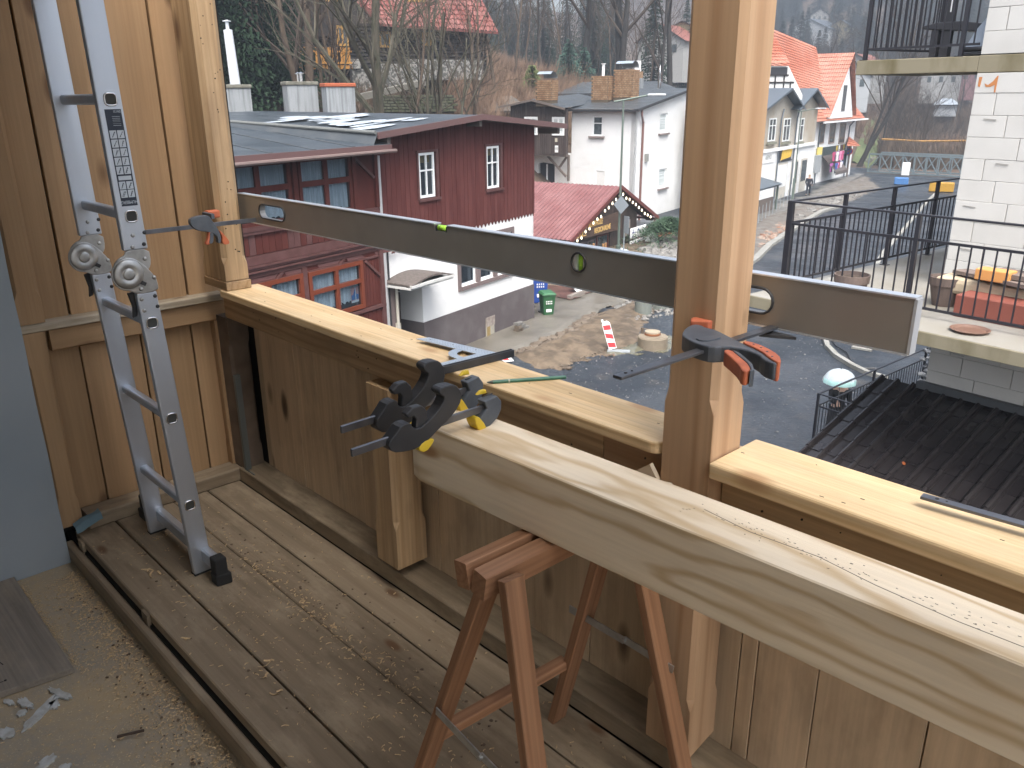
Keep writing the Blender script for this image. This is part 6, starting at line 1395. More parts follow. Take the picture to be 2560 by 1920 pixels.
def course(z0, z1, off, v=1.69):
    u = 1.17 - off
    while u < 4.6:
        a = max(u, 1.17 + R.uniform(-.004, .004)); b_ = u + .59
        if b_ - a > .05: mb = MB(); bbox(mb, a, b_ - .004, v + R.uniform(-.003, .003), v + .12, z0 + .004, z1); mb.build('block', BLKW, nb_, bevel=.004)
        u += .595
    a = v + .12; k = 0
    for (vv0, vv1) in ((v + .121, v + .6), (v + .604, v + 1.2)):
        mb = MB(); bbox(mb, 1.17 + R.uniform(-.003, .003), 1.40, vv0, vv1, z0 + .004, z1); mb.build('block', BLKW, nb_, bevel=.004)
zc_ = [-2.30, -2.055, -1.81, -1.565, -1.32, -1.075, -.87, -.60, -.36, -.12, .12, .365, .61, .855, 1.10, 1.345, 1.59, 1.81]
for i, (z0, z1) in enumerate(zip(zc_[:-1], zc_[1:])): course(z0, z1, [.34, 0, .18][i % 3])
zc2 = [2.01, 2.255, 2.50, 2.745, 2.99]
for i, (z0, z1) in enumerate(zip(zc2[:-1], zc2[1:])): course(z0, z1, [0, .36, .15, .3][i])
mb = MB()
for (u, z) in ((1.33, 1.33), (1.55, .84), (1.27, .33), (1.31, -.18), (1.45, -1.5)): mb.beam(B(u, 1.683, z - .02), B(u + .14, 1.683, z - .03), .006, .012)
mb.build('mortar_crumb', M('grey_smudge', (.30, .29, .27), .9), nb_)
mb = MB(); rr0 = lambda a: [B(u, 1.684, z) for u, z in a]
mb.prism(rr0([(1.20, 1.77), (1.235, 1.77), (1.225, 1.66), (1.20, 1.67)]), VB * .004); mb.prism(rr0([(1.27, 1.70), (1.31, 1.68), (1.36, 1.72), (1.40, 1.78), (1.41, 1.78), (1.405, 1.60), (1.39, 1.60), (1.385, 1.68), (1.34, 1.66), (1.29, 1.66)]), VB * .004)
mb.build('rust_stain', M('rust_orange', (.42, .17, .06), .9), nb_)
CONS = M('stained_concrete', (.21, .185, .125), .85, c2=(.12, .10, .05), ns=3.5, nd=6, stretch=(1, 1, .35), amt=(.45, .68), rnd=0)
CONT = M('slab_top', (.20, .18, .14), .6, c2=(.27, .26, .235), ns=.9, nd=6, rnd=0)
mb = MB(); bbox(mb, -.36, 1.16, 1.69, 3.3, 1.825, 2.0); bbox(mb, 1.1601, 4.6, 1.688, 3.3, 1.815, 2.005); mb.build('upper_slab', CONS, nb_, bevel=.008)
mb = MB(); bbox(mb, -.12, 4.8, -.56, 6.2, -.845, -.704); mb.build('lower_slab', CONS, nb_, bevel=.006)
mb = MB(); bbox(mb, -.11, 4.8, -.545, 1.70, -.7035, -.7005); bbox(mb, -.11, 1.165, 1.7001, 6.1, -.7035, -.7005); mb.build('slab_screed', CONT, nb_)
BLR = M('black_railing', (.022, .022, .028), .38, .2)
def railing(name_label, P0_, P1_, z, h, hb, n_post, pick, posts=None, ext=(0, 0), gapbar=True, psz=.045, bs=.014, cat='railing', basez=None, mid=.26):
    t = thing('railing', (P0_ + P1_) / 2 * 1.0, name_label, cat); a = V3(P0_); b_ = V3(P1_); a.z = b_.z = 0; d = (b_ - a); L = d.length; d.normalize(); n_ = Vector((-d.y, d.x, 0)); zz = Vector((0, 0, 1))
    ps = posts or [L * i / (n_post - 1) for i in range(n_post)]
    for p_ in ps: mb = MB(); mb.obox(a + d * p_ + zz * (z + h / 2), d, n_, zz, psz, psz, h - .012); mb.obox(a + d * p_ + zz * (z + .004), d, n_, zz, psz * 2.2, psz * 2.2, .008); mb.build('post', BLR, t)
    mb = MB(); mb.obox(a + d * L / 2 + zz * (z + h), d, n_, zz, L + psz + ext[0], .045, .022); mb.build('handrail', BLR, t, bevel=.004)
    for q in (h - mid, hb): mb = MB(); mb.obox(a + d * L / 2 + zz * (z + q), d, n_, zz, L, .022, .028); mb.build('rail_bar', BLR, t)
    x = pick
    while x < L - .02:
        if min(abs(x - p_) for p_ in ps) > .05: mb = MB(); mb.obox(a + d * x + zz * (z + (h - mid + hb) / 2), d, n_, zz, bs, bs, h - mid - hb - .02); mb.build('picket', BLR, t)
        x += pick
    return t
railing('black railing along the street side of the lower balcony', B(0, 0.0, -.7), B(0, 4.9, -.7), -.7, 1.08, .10, 5, .115)
railing('black railing across the near front of the lower balcony', B(0.03, 0.0, -.7), B(4.6, 0.0, -.7), -.7, 1.08, .10, 3, .125, posts=[.0, 1.55, 3.1, 4.5])
railing('black railing along the front of the upper balcony at the top right', B(-.28, 1.74, 2.0), B(1.12, 1.74, 2.0), 2.0, 1.1, .13, 2, .095, posts=[0, 1.20], mid=.18)
railing('black railing on the far side of the upper balcony', B(-.26, 1.80, 2.0), B(-.05, 3.2, 2.0), 2.0, 1.1, .13, 2, .10, posts=[1.38], mid=.18)
# things on the balconies
TER = M('brown_terracotta', (.13, .095, .08), .75, c2=(.10, .075, .065), ns=5)
def pot(c_, r_, h_, label, mat=TER, fill=(.25, .25, .22)):
    t = thing('plant_pot', c_, label, 'plant pot'); mb = MB(); mb.lathe([(r_ * .62, 0), (r_ * .90, h_ * .72), (r_ * .97, h_ * .73), (r_, h_), (r_ * .92, h_), (r_ * .88, h_ * .86), (.0001, h_ * .86)], c_, 24); mb.build('pot', mat, t, smooth=False)
    mb = MB(); mb.lathe([(r_ * .86, h_ * .865), (r_ * .5, h_ * .90), (.0001, h_ * .88)], c_, 16); mb.build('gravel_fill', M('pot_fill' + label[:3], fill, .95, c2=tuple(x * .5 for x in fill), ns=20), t)
pot(G(2356, 762, -.7), .185, .33, 'large brown terracotta pot beside the block wall on the lower balcony')
pot(G(2122, 755, -.7), .20, .33, 'brown terracotta pot partly hidden behind the end of the level', fill=(.10, .07, .05))
dc = G(2424, 829, -.7); t = thing('saucer', dc, 'round brown clay saucer lying on the balcony edge outside the railing', 'saucer'); mb = MB(); mb.lathe([(.15, 0.0), (.19, .030), (.18, .032), (.15, .012), (.0001, .012)], dc, 32); mb.build('dish', M('wet_clay', (.16, .095, .07), .3), t, smooth=False)
t = thing('trough', B(2.75, .45, -.7), 'red brown trough with sand and weathered boards behind the railing', 'planter')
mb = MB(); bbox(mb, 1.95, 3.7, .30, .72, -.70, -.46); mb.build('trough_body', M('brick_red_trough', (.22, .065, .045), .6), t, bevel=.01)
mb = MB(); bbox(mb, 1.55, 3.8, .62, 1.15, -.54, -.36); mb.build('sand_sack', M('sand_sack', (.46, .38, .27), .95, c2=(.36, .29, .2), ns=5), t, bevel=.05)
mb = MB(); mb.beam(B(1.7, .9, -.32), B(2.6, .55, -.30), .22, .04); mb.beam(B(2.1, .8, -.25), B(3.9, .55, -.24), .32, .05); mb.build('grey_board', M('weathered_board', (.17, .13, .11), .85), t)
mb = MB(); bbox(mb, 2.0, 2.35, .55, .75, -.32, -.20); mb.build('orange_box', M('orange_plastic', (.55, .26, .08), .6), t, bevel=.01)
mb = MB(); mb.cyl(B(2.4, .85, -.12), B(4.0, .80, -.12), .085, n=14); mb.build('grey_roll', M('blue_white_roll', (.52, .60, .68), .5), t, smooth=True)
# upper balcony furniture
t = thing('round_table', B(.55, 2.25, 2.0), 'black table with curved top and thick legs behind the upper balcony railing', 'table')
BFU = M('black_furniture', (.03, .03, .035), .4)
mb = MB(); mb.prism([B(.28, 2.0, 2.38), B(.45, 2.0, 2.41), B(.75, 2.0, 2.41), B(1.05, 2.0, 2.36), B(1.05, 2.0, 2.28), B(.75, 2.0, 2.30), B(.45, 2.0, 2.33), B(.30, 2.0, 2.34)], VB * .5); mb.build('table_top', BFU, t, bevel=.01)
mb = MB(); bbox(mb, .40, .48, 2.02, 2.12, 2.0, 2.36); bbox(mb, .52, .62, 2.02, 2.12, 2.0, 2.95); mb.build('table_leg', BFU, t)
mb = MB(); bbox(mb, .20, .70, 2.0, 2.5, 2.0, 2.015); mb.build('foot_plate', BFU, t)
mb = MB(); bbox(mb, .585, .60, 2.015, 2.019, 2.52, 2.66); bbox(mb, .575, .60, 2.013, 2.018, 2.70, 2.74); mb.build('white_print', WHT, t)
t = thing('folded_lounger', B(1.05, 2.0, 2.0), 'pale blue grey sheet over folded garden furniture on the upper balcony', 'furniture')
mb = MB(); mb.prism([B(.86, 1.95, 2.10), B(1.16, 1.95, 2.10), B(1.16, 1.95, 2.52), B(1.12, 1.95, 2.50), B(.96, 1.95, 2.30)], VB * .6); mb.build('cover', M('blue_grey_cover', (.36, .42, .50), .6), t)
mb = MB(); mb.cyl(B(.80, 1.95, 2.03), B(1.16, 1.95, 2.03), .022, n=10); mb.cyl(B(.85, 1.95, 2.085), B(1.16, 1.95, 2.085), .03, n=10); mb.build('tube', BFU, t, smooth=True)

# ------------------------------------------------------------------ dark tiled porch roof
pr = thing('tiled_porch_roof', B(2, .2, -3.3), 'dark brown wet interlocking tile roof in the lower right corner', 'roof')
TILE = M('dark_glazed_tile', (.024, .020, .021), .20, c2=(.032, .028, .028), ns=4, nd=5, r2=.26, rnd=9)
sl_ = Vector((0, 0, 0)); dn = (-VB * 1.76 + Vector((0, 0, -.63))).normalized(); nrm = UB.cross(dn); nrm = nrm if nrm.z > 0 else -nrm
TW, TL = .2165, .345
prof = [(0, .0), (.012, .020), (.030, .050), (.052, .052), (.072, .034), (.082, .004), (.090, .0), (.098, .006), (.104, 0), (.205, .0), (.2165, .012)]
vs = []
for (x, z) in prof: vs += [(x, 0, z), (x, -(TL + .035), z + .014), (x, -(TL + .035), z + .004)]
fs = []
for i in range(len(prof) - 1): a = i * 3; fs += [(a, a + 3, a + 4, a + 1), (a + 1, a + 4, a + 5, a + 2)]
tm = bpy.data.meshes.new('roof_tile'); tm.from_pydata(vs, [], fs); tm.materials.append(TILE); tm.update()
Mx = Matrix((UB, -dn, nrm)).transposed().to_4x4()
org = B(.55, 1.69, -2.07)
for r_ in range(10):
    for c_ in range(17):
        o = bpy.data.objects.new('roof_tile', tm); COL.objects.link(o); o.parent = pr
        p = org + UB * (TW * c_) + dn * (TL * r_) + nrm * random.uniform(0, .004); mm_ = Mx.copy(); mm_.translation = p - ORG[pr.name]; o.matrix_local = mm_
mb = MB(); mb.prism([org - nrm * .02, org + UB * 3.7 - nrm * .02, org + UB * 3.7 + dn * 3.6 - nrm * .02, org + dn * 3.6 - nrm * .02], -nrm * .08); mb.build('roof_deck', BLK, pr)
mb = MB(); bbox(mb, 1.1, 4.5, 1.60, 1.69, -2.06, -1.97); mb.build('flashing', M('dark_flashing', (.05, .055, .06), .5), pr)
mb = MB(); mb.add([B(-.1 + .65, 1.66, -2.04)] , []); 
mb = MB(); e = org + dn * 3.4; mb.cyl(B(.62, 1.6, -2.2), B(.62, 1.6, S), .06); mb.cyl(B(.62, -1.3, -3.2), B(.62, -1.3, S), .06); mb.build('post', BLR, pr)
mb = MB(); mb.rock(org + UB * 1.15 + dn * 1.5 + nrm * .03, .03); mb.build('fallen_leaf', M('orange_leaf', (.45, .12, .03), .7), None, label='tiny orange leaf on the dark tiles', category='leaf')
# terrace with railing and gabions below
cr_ = Vector((-7.06, 15.28, 0)); g0 = B(-.6, 5.7, 0)
zt_ = -5.15
t1 = G(2047, 984, zt_ + 1.05); far_ = G(2322, 868, zt_ + 1.05); nr_ = G(2125, 1008, zt_ + 1.05)
mb = MB(); q0, q1 = Vector((t1.x, t1.y, 0)), Vector((far_.x, far_.y, 0)); q2v = Vector((nr_.x, nr_.y, 0)); ex = (q2v - q0).normalized() * 5
mb.prism([(q0.x, q0.y, S), (q1.x, q1.y, S), (q1.x + ex.x, q1.y + ex.y, S), (q0.x + ex.x, q0.y + ex.y, S)], (0, 0, zt_ - S)); mb.build('terrace_base', CONC, None, kind='structure')
Lr = (q1 - q0).length
railing('black railing of the lower terrace running back towards the gabion', q0, q1, zt_, 1.05, .08, 3, .125, posts=[0, Lr * .47, Lr * .98])
railing('short black railing end of the lower terrace above the dark tiles', q0 + ex * .01, q0 + ex * .5, zt_, 1.05, .08, 2, .2, posts=[2.4])
gt = thing('gabion', (far_.x, far_.y, zt_), 'wire basket of pale stones beside the grey block wall', 'gabion')
for i in range(170):
    a = random.uniform(0, .9); b_ = random.uniform(0, .35); z = random.uniform(0, 1.25); p = far_ + (q1 - q0).normalized() * (a - .25) + ex.normalized() * b_; mb = MB(); mb.rock((p.x, p.y, zt_ + z), random.uniform(.05, .095), .8); mb.build('stone', M('gabion_stone', (.30, .31, .32), .8, c2=(.15, .155, .165), ns=6) if 'gabion_stone' not in bpy.data.materials else bpy.data.materials['gabion_stone'], gt)
# ------------------------------------------------------------------ town along the street at the right
A1 = G(1904, 527); B1 = G(2026, 487); dt = (B1 - A1).normalized(); WT = Wf(A1, dt); 
if WT.n.x < 0: WT.n = -WT.n
WT.A = WT.A - WT.n * 1.4
BEI = M('beige_render', (.34, .29, .22), .9, c2=(.42, .39, .34), ns=.5, nd=6); WHR = M('white_shopfront', (.74, .75, .75), .8, c2=(.64, .65, .65), ns=.7, nd=5)
SLA = M('blue_grey_slate', (.085, .105, .125), .4)
U = lambda px, py: WT.uv(px, py)
bh = thing('beige_house', WT.p(3, S, -3), 'beige rendered house with twin grey gables above white shopfronts', 'house')
uR = U(2035, 380)[0]; zE = U(1990, 268)[1]; zL = U(1990, 365)[1]
uL = U(1850, 300)[0] - 1.0
mb = MB(); WT.box(mb, uL, uR, S, zL, -3, 0); mb.build('shop_wall', WHR, bh)
mb = MB(); WT.box(mb, uL, uR, zL, zE, -3, -.05)
for (pa, pm, pb) in ((1905, 1958, 1990), (1990, 2020, 2050)):
    ua, um, ub = U(pa, 268)[0], U(pm, 240)[0], U(pb, 262)[0]; WT.poly(mb, [(ua, zE), (ub, zE), (um, zE + 1.3)], -3, -.05)
mb.build('upper_wall', BEI, bh)
mb = MB(); WT.box(mb, uL, uR + .05, zL - .12, zL + .12, 0, .18); mb.build('cornice', WHR, bh)
for (pa, pm, pb) in ((1890, 1958, 1992), (1982, 2022, 2052)):
    ua, um, ub = U(pa, 268)[0], U(pm, 240)[0], U(pb, 262)[0]; mb = MB()
    for s_ in ((ua - .3, um), (ub + .3, um)):
        mb.add([WT.p(s_[0], zE - .15, .7), WT.p(s_[1], zE + 1.45, .7), WT.p(s_[1], zE + 1.45, -3.2), WT.p(s_[0], zE - .15, -3.2), WT.p(s_[0], zE - .32, .7), WT.p(s_[1], zE + 1.28, .7)], [(0, 1, 2, 3), (0, 1, 5, 4)])
    mb.build('gable_roof', SLA, bh)
mb = MB(); WT.box(mb, uL + .5, uR, zE + .1, zE + .7, -3.4, -2); mb.build('roof', SLA, bh)
for (px, w_) in ((1930, 12), (1966, 11), (2000, 10), (1896, 12)):
    a, z1 = U(px - w_ / 2, 296); b_, z0 = U(px + w_ / 2, 352); b_ = max(b_, a + .8); win(bh, WT, a, b_, z0, z1, -.02, PVC, 2, (.7, .3), .10, DGLASS); mb = MB(); WT.box(mb, a - .2, b_ + .2, z0 - .22, z0 - .05, 0, .15); mb.build('window_sill', M('mossy_sill', (.20, .20, .15), .9) if 'mossy_sill' not in bpy.data.materials else bpy.data.materials['mossy_sill'], bh)
a, z1 = U(1948, 380); b_, z0 = U(1978, 400); z1 = z0 + 1.15
mb = MB(); WT.box(mb, a, b_, z0, z1, 0, .08); sb = mb.build('black_sign', BLK, bh)
mb = MB(); WT.poly(mb, [(a + .3, z0 + .15), (a + .6, z1 - .15), (b_ - .2, z1 - .25), (b_ - .5, z0 + .3)], .082, .09); mb.build('yellow_shape', M('sign_yellow', (.70, .45, .06), .5), sb)
textmesh('PIZZA', .38, WT.p((a + b_) / 2, (z0 + z1) / 2, .10), WT.d, (0, 0, 1), BLK, sb, ext=.004, xs=.8) if False else None
mb = MB(); WT.poly(mb, [(a + .15, z0 + .1), (a + .25, z0 + .1), (b_ - .6, z1 - .1), (b_ - .75, z1 - .1)], .083, .088); WT.poly(mb, [(b_ - .35, z0 + .1), (b_ - .2, z0 + .1), (b_ - .1, z1 - .3), (b_ - .15, z1 - .2)], .083, .088); mb.build('white_swoosh', WHT, sb)
a, z1 = U(1912, 390); b_, z0 = U(1934, 404); mb = MB(); WT.box(mb, a - 1, b_, z0, z0 + .8, 0, .06); s2 = mb.build('white_sign', WHT, bh); textmesh('ARMO', .5, WT.p((a + b_) / 2 - .4, z0 + .4, .065), WT.d, (0, 0, 1), GPL, s2, ext=.003)
for (px0, px1) in ((1934, 1962), (1972, 1988), (1996, 2010)):
    a = U(px0, 470)[0]; b_ = U(px1, 470)[0]; zt = U(px0, 420)[1] if False else -3.6; mb = MB(); WT.box(mb, a, b_, S, zt, .01, .05); d_o = mb.build('shop_door', M('pale_door', (.50, .47, .41), .6) if 'pale_door' not in bpy.data.materials else bpy.data.materials['pale_door'], bh)
    mb = MB(); WT.box(mb, a + .15, b_ - .15, S + .9, zt - .15, .055, .065); mb.build('shop_glass', DGLASS if px0 != 1934 else WHR, d_o)
for px in (1948, 1987): u_ = U(px, 330)[0]; mb = MB(); mb.tube([WT.p(u_ + .4, zE - .1, .1), WT.p(u_, zE - .9, .1), WT.p(u_, S, .1)], .06, 6); mb.build('downpipe', SLA, bh)
# small pitched porch
t = thing('shop_porch', WT.p(U(1915, 480)[0], S, 1), 'small grey roofed wooden porch kiosk beside the new post', 'porch')
ua = WT.uv(1850, 480, 2.4)[0]; ub = WT.uv(1952, 480, 2.4)[0]
mb = MB(); mb.add([WT.p(ua, -3.9, .0), WT.p(ub, -3.9, 0), WT.p(ub + .3, -4.5, 2.4), WT.p(ua, -4.5, 2.4)], [(0, 1, 2, 3)]); mb.add([WT.p(ua, -4.6, 2.4), WT.p(ub + .3, -4.6, 2.4), WT.p(ub, -4.0, 0), WT.p(ua, -4.0, 0)], [(0, 1, 2, 3)]); mb.build('roof', SLA, t)
for u_ in (ua + .2, (ua + ub) / 2, ub - .1): mb = MB(); WT.box(mb, u_ - .07, u_ + .07, S, -4.45, 2.1, 2.24); mb.build('post', GPL, t)
mb = MB(); WT.box(mb, ua, ub - .3, S, S + 1.0, 1.9, 2.0); mb.build('counter', GT_, t)
# orange roofed house
A2 = G(2045, 456); B2 = G(2125, 436); WO = Wf(A2, (B2 - A2)); WO.n = WO.n if WO.n.x > 0 else -WO.n
oh = thing('orange_roof_house', WO.p(4, S, -4), 'white house with a tall steep bright orange tiled roof farther up the street', 'house')
UO = lambda px, py, o=0: WO.uv(px, py, o); zO = UO(2110, 300)[1]; uOa = UO(2030, 400)[0]; uOb = UO(2128, 400)[0]
mb = MB(); WO.box(mb, uOa - 3, uOb, S, zO, -12, 0); mb.build('wall', WHR, oh)
ORT = M('orange_tiles', (.34, .10, .052), .42, c2=(.42, .19, .13), ns=.5, nd=5, r2=.5)
za = UO(2080, 125)[1]; zm = UO(2080, 285)[1]
uo = lambda px, py, o=0: UO(px, py, o)[0]
e1, e2 = uo(2035, 290) - .8, uo(2140, 290) + .3
tiled('roof_slope', WO.p(e1 - 1, zO + .1, .8), WO.p(e2, zO + .1, .8), WO.p(e2 - 1.0, za * .86, -4.0), WO.p(e1 + 1.0, za * .86, -4.0), 22, 40, ORT, oh, .03, .06)
mb = MB(); # end hips and back
mb.add([WO.p(e2, zO + .1, .8), WO.p(e2 - 1.0, za * .86, -4.0), WO.p(e2, zO + .1, -10)], [(0, 1, 2)]); mb.add([WO.p(e1 - 1, zO + .1, .8), WO.p(e1 + 1.0, za * .86, -4.0), WO.p(e1 - 1, zO + .1, -10)], [(0, 1, 2)]); mb.build('hip', ORT, oh)
# tall front gable dormer
da, db = uo(2062, 260) , uo(2108, 240); ridge = UO(2060, 128)[1]
pk = (uo(2108, 126), UO(2108, 124)[1])
mid_ = (da + db) / 2 + .3
tiled('dormer_slope', WO.p(da - 1.2, zO + .4, 1.0), WO.p(da - 1.2 + .01, zO + .4, -5), WO.p(mid_, ridge, -5), WO.p(mid_, ridge, 1.3), 16, 30, ORT, oh, .018, .04)
tiled('dormer_slope', WO.p(db + 1.6, zO + .4, 1.0), WO.p(db + 1.6 - .01, zO + .4, -5), WO.p(mid_, ridge, -5), WO.p(mid_, ridge, 1.3), 16, 30, ORT, oh, .018, .04)
mb = MB(); WO.poly(mb, [(da - .7, zO + .3), (db + 1.1, zO + .3), (mid_, ridge - .5)], .3, .8); mb.build('dormer_gable', WHR, oh)
mb = MB(); WO.box(mb, mid_ - .5, mid_ + .5, zO + .9, zO + 3.2, .8, .84); mb.build('dormer_window', DGLASS, oh)
# main big left roof plane and half timbered end
ml = uo(1935, 250); mr = uo(2042, 130)
zt1 = AT(1935, 74, 74).z; 
p1 = AT(1925, 70, 76); p2 = AT(2040, 118, 84); p3 = AT(2062, 240, 80); p4 = AT(1965, 245, 73)
mainr = tiled('main_roof', AT(1850, 180, 73), p3, p2, p1, 20, 34, ORT, oh, .03, .06)
tiled('main_roof', AT(1870, 158, 72), AT(1975, 158, 73), p1, AT(1870, 60, 75), 12, 12, ORT, oh, .03, .06)
HT1 = M('half_timber_white', (.66, .66, .64), .85)
hA = AT(1850, 235, 72); hB = AT(2005, 240, 74); WH_ = Wf(hA, (hB.x - hA.x, hB.y - hA.y, 0)); WH_.n = WH_.n if WH_.n.dot(hA) < 0 else -WH_.n
uh = lambda px: WH_.uv(px, 200)[0]; zh = lambda py: WH_.uv(1940, py)[1]
mb = MB(); WH_.poly(mb, [(uh(1850), S), (uh(2010), S), (uh(2010), zh(238)), (uh(1968), zh(165)), (uh(1850), zh(165))], -.6, 0); mb.build('half_timber_wall', HT1, oh)
for (x0, x1, y0, y1) in ((1850, 1985, 208, 204), (1936, 1939, 240, 188), (1958, 1961, 240, 188), (1975, 1978, 240, 208), (1915, 1918, 240, 165), (1850, 1970, 190, 186)):
    mb = MB(); WH_.box(mb, uh(x0), uh(x1), zh(y0), zh(y1), 0, .08); mb.build('timber', LOG, oh)
win(oh, WH_, uh(1942), uh(1956), zh(238), zh(218), .05, PVC, 2, (1,), .15, DGLASS)
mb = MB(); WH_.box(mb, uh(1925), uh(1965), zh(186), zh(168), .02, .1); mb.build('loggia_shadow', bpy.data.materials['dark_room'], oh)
for px in (2054, 2080, 2105):
    a, z1 = UO(px - 4, 308); b_, z0 = UO(px + 4, 358); win(oh, WO, a, max(b_, a + .9), z0, z1, .0, M('taupe_frame', (.25, .19, .16), .6) if 'taupe_frame' not in bpy.data.materials else bpy.data.materials['taupe_frame'], 1, (1,), .12, DGLASS)
mb = MB(); mb.beam(WO.p(uOa - .5, zO, .9), WO.p(uOb + .8, zO, .9), .16, .14); mb.build('gutter', WHT, oh)
for px in (2045, 2118): u_ = uo(px, 350); mb = MB(); mb.tube([WO.p(u_ + .3, zO, .5), WO.p(u_, zO - .6, .1), WO.p(u_, S, .1)], .06, 6); mb.build('downpipe', SLA, oh)
zs1 = UO(2070, 372)[1]; zs0 = UO(2070, 400)[1]
mb = MB(); WO.box(mb, uo(2050, 385), uo(2125, 385), zs0 + .3, zs1 + .2, 0, .1); sgd = mb.build('dark_sign_band', M('dark_teal_sign', (.05, .07, .07), .5), oh)
for q in range(7): u_ = uo(2086, 385) + q * .75; mb = MB(); WO.box(mb, u_, u_ + .42, zs0 + .7, zs0 + 1.25, .102, .115); mb.build('sign_panel', [YEL, WHT, RTR][q % 3], sgd)
mb = MB(); WO.box(mb, uo(2038, 390), uo(2049, 390), zs0 - .9, zs1 + .3, .1, .2); mb.build('yellow_sign', M('pale_yellow_sign', (.72, .60, .18), .6), oh)
ua, ub = uo(2052, 400), uo(2082, 400); mb = MB(); mb.add([WO.p(ua, zs0 + .6, 0), WO.p(ub, zs0 + .6, 0), WO.p(ub, zs0 - .9, 1.5), WO.p(ua, zs0 - .9, 1.5), WO.p(ua, zs0 - 1.2, 1.5), WO.p(ub, zs0 - 1.2, 1.5)], [(0, 1, 2, 3), (3, 2, 5, 4)]); mb.build('awning', M('brown_awning', (.09, .075, .07), .8), oh)
for (x0, x1) in ((2086, 2096), (2102, 2112)): mb = MB(); WO.box(mb, uo(x0, 420), uo(x1, 420), S + .5, -3.6, .01, .05); mb.build('shop_window', DGLASS, oh)
t = thing('clothes_display', WO.p(ua + 1, S, 1.0), 'pink, white and blue clothes hanging outside the shop under the awning', 'clothes'); R = random.Random(9)
cols_ = [(.45, .06, .16), (.62, .60, .62), (.40, .10, .35), (.05, .09, .28), (.60, .22, .38), (.30, .02, .06)]
for q in range(16):
    c_ = G(2050 + R.uniform(0, 24), 448); p_ = WO.p(WO.uv(2050 + (q % 8) * 3.4, 440)[0], -3.9 - (q // 8) * 1.0, 1.1 + R.uniform(-.2, .2)); nm = 'garment_%d' % (q % 6)
    mt_ = bpy.data.materials.get('cloth%d' % (q % 6)) or M('cloth%d' % (q % 6), cols_[q % 6], .9)
    mb = MB(); mb.prism([p_ + WO.d * a_ + Vector((0, 0, z_)) for a_, z_ in ((-.35, .3), (.35, .3), (.42, .05), (.25, .1), (.28, -.55), (-.28, -.5), (-.25, .1), (-.42, .05))], WO.n * .06); mb.build('garment', mt_, t)
mb = MB(); mb.tube([WO.p(ua, -3.45, 1.1), WO.p(ub, -3.45, 1.1)], .03, 5); mb.build('rail', BLK, t)
# little orange canopy roof, no-parking sign, second lamp
oc = AT(2130, 365, 92); t = thing('orange_canopy', (oc.x, oc.y, S), 'small orange tiled canopy roof at the corner of the white house', 'canopy')
tiled('canopy_roof', AT(2116, 366, 90), AT(2152, 366, 92), AT(2135, 352, 94), AT(2122, 340, 93), 4, 8, ORT, t, .03, .05)
mb = MB(); q = AT(2126, 366, 92); mb.cyl((q.x, q.y, S), (q.x, q.y, q.z), .08); mb.build('post', GT_, t)
pb = G(2116, 440); pd = math.hypot(pb.x, pb.y); sc3 = AT(2121, 378, pd); vw = Vector((pb.x, pb.y, 0)).normalized(); sv = Vector((vw.y, -vw.x, 0))
t = thing('no_parking_sign', pb, 'round blue and red no parking sign on a thin pole near the corner', 'sign')
mb = MB(); mb.cyl(pb, sc3, .04, n=6); mb.build('pole', SGB, t)
mb = MB(); mb.lathe([(.42, 0), (.42, .03)], sc3 - vw * .05, 20, tuple(sv), (0, 0, 1), tuple(-vw)); mb.build('red_disc', RDP, t)
mb = MB(); mb.lathe([(.32, .031), (.32, .04)], sc3 - vw * .05, 20, tuple(sv), (0, 0, 1), tuple(-vw)); mb.build('blue_disc', M('sign_blue', (.04, .08, .38), .5), t)
mb = MB(); c_ = sc3 - vw * .095; mb.beam(c_ + sv * .23 + Vector((0, 0, .23)), c_ - sv * .23 - Vector((0, 0, .23)), .012, .07, up=tuple(sv)); mb.build('red_bar', RDP, t)
b2 = G(1978, 498); tp2 = AT(2007, 278, math.hypot(b2.x, b2.y)); rr2 = Vector((b2.y, -b2.x, 0)).normalized()
b2 = Vector((tp2.x, tp2.y, S)); b2 = Vector(((b2.x + G(1978, 498).x) / 2, (b2.y + G(1978, 498).y) / 2, S))
lamp(b2, tp2.z, rr2 * 1.0, 'dark green street lamp in front of the beige house', .3)
mb = MB(); WT.box(mb, U(1984, 450)[0], U(1997, 450)[0], -4.6, -3.2, 1.5, 1.7); mb.build('grey_noticeboard', M('grey_notice', (.28, .30, .31), .6), None, label='plain grey board mounted beside the far lamp post', category='board')

# ------------------------------------------------------------------ bridge, river, lawn, works
RIV = M('shallow_river', (.09, .095, .09), .15, c2=(.45, .46, .47), ns=.45, nd=9, amt=(.56, .66), stretch=(1, .5, 1), rnd=0)
mb = MB(); mb.prism([(-60, 104, S - 1.2), (-8, 100, S - 1.2), (-2, 178, S - 1.2), (-56, 185, S - 1.2)], (0, 0, -.02)); mb.build('river', RIV, None, kind='structure')
R = random.Random(14); mb = MB()
for i in range(260): mb.rock((R.uniform(-55, -14), R.uniform(106, 176), S - 1.25), R.uniform(.3, 1.1), .5)
mb.build('river_rocks', M('wet_river_rock', (.085, .075, .065), .6, c2=(.17, .15, .13), ns=.6), None, kind='stuff', label='dark boulders lying in the shallow river beyond the bridge', category='rocks')
br0 = G(2168, 432); br1 = G(2412, 446); dB = (br1 - br0).normalized(); LB = (br1 - br0).length + 14
bt = thing('truss_bridge', br0, 'light grey steel lattice footbridge crossing the river in the distance', 'bridge')
TRS = M('bridge_grey_blue', (.17, .215, .23), .5, .2); nB = Vector((-dB.y, dB.x, 0))
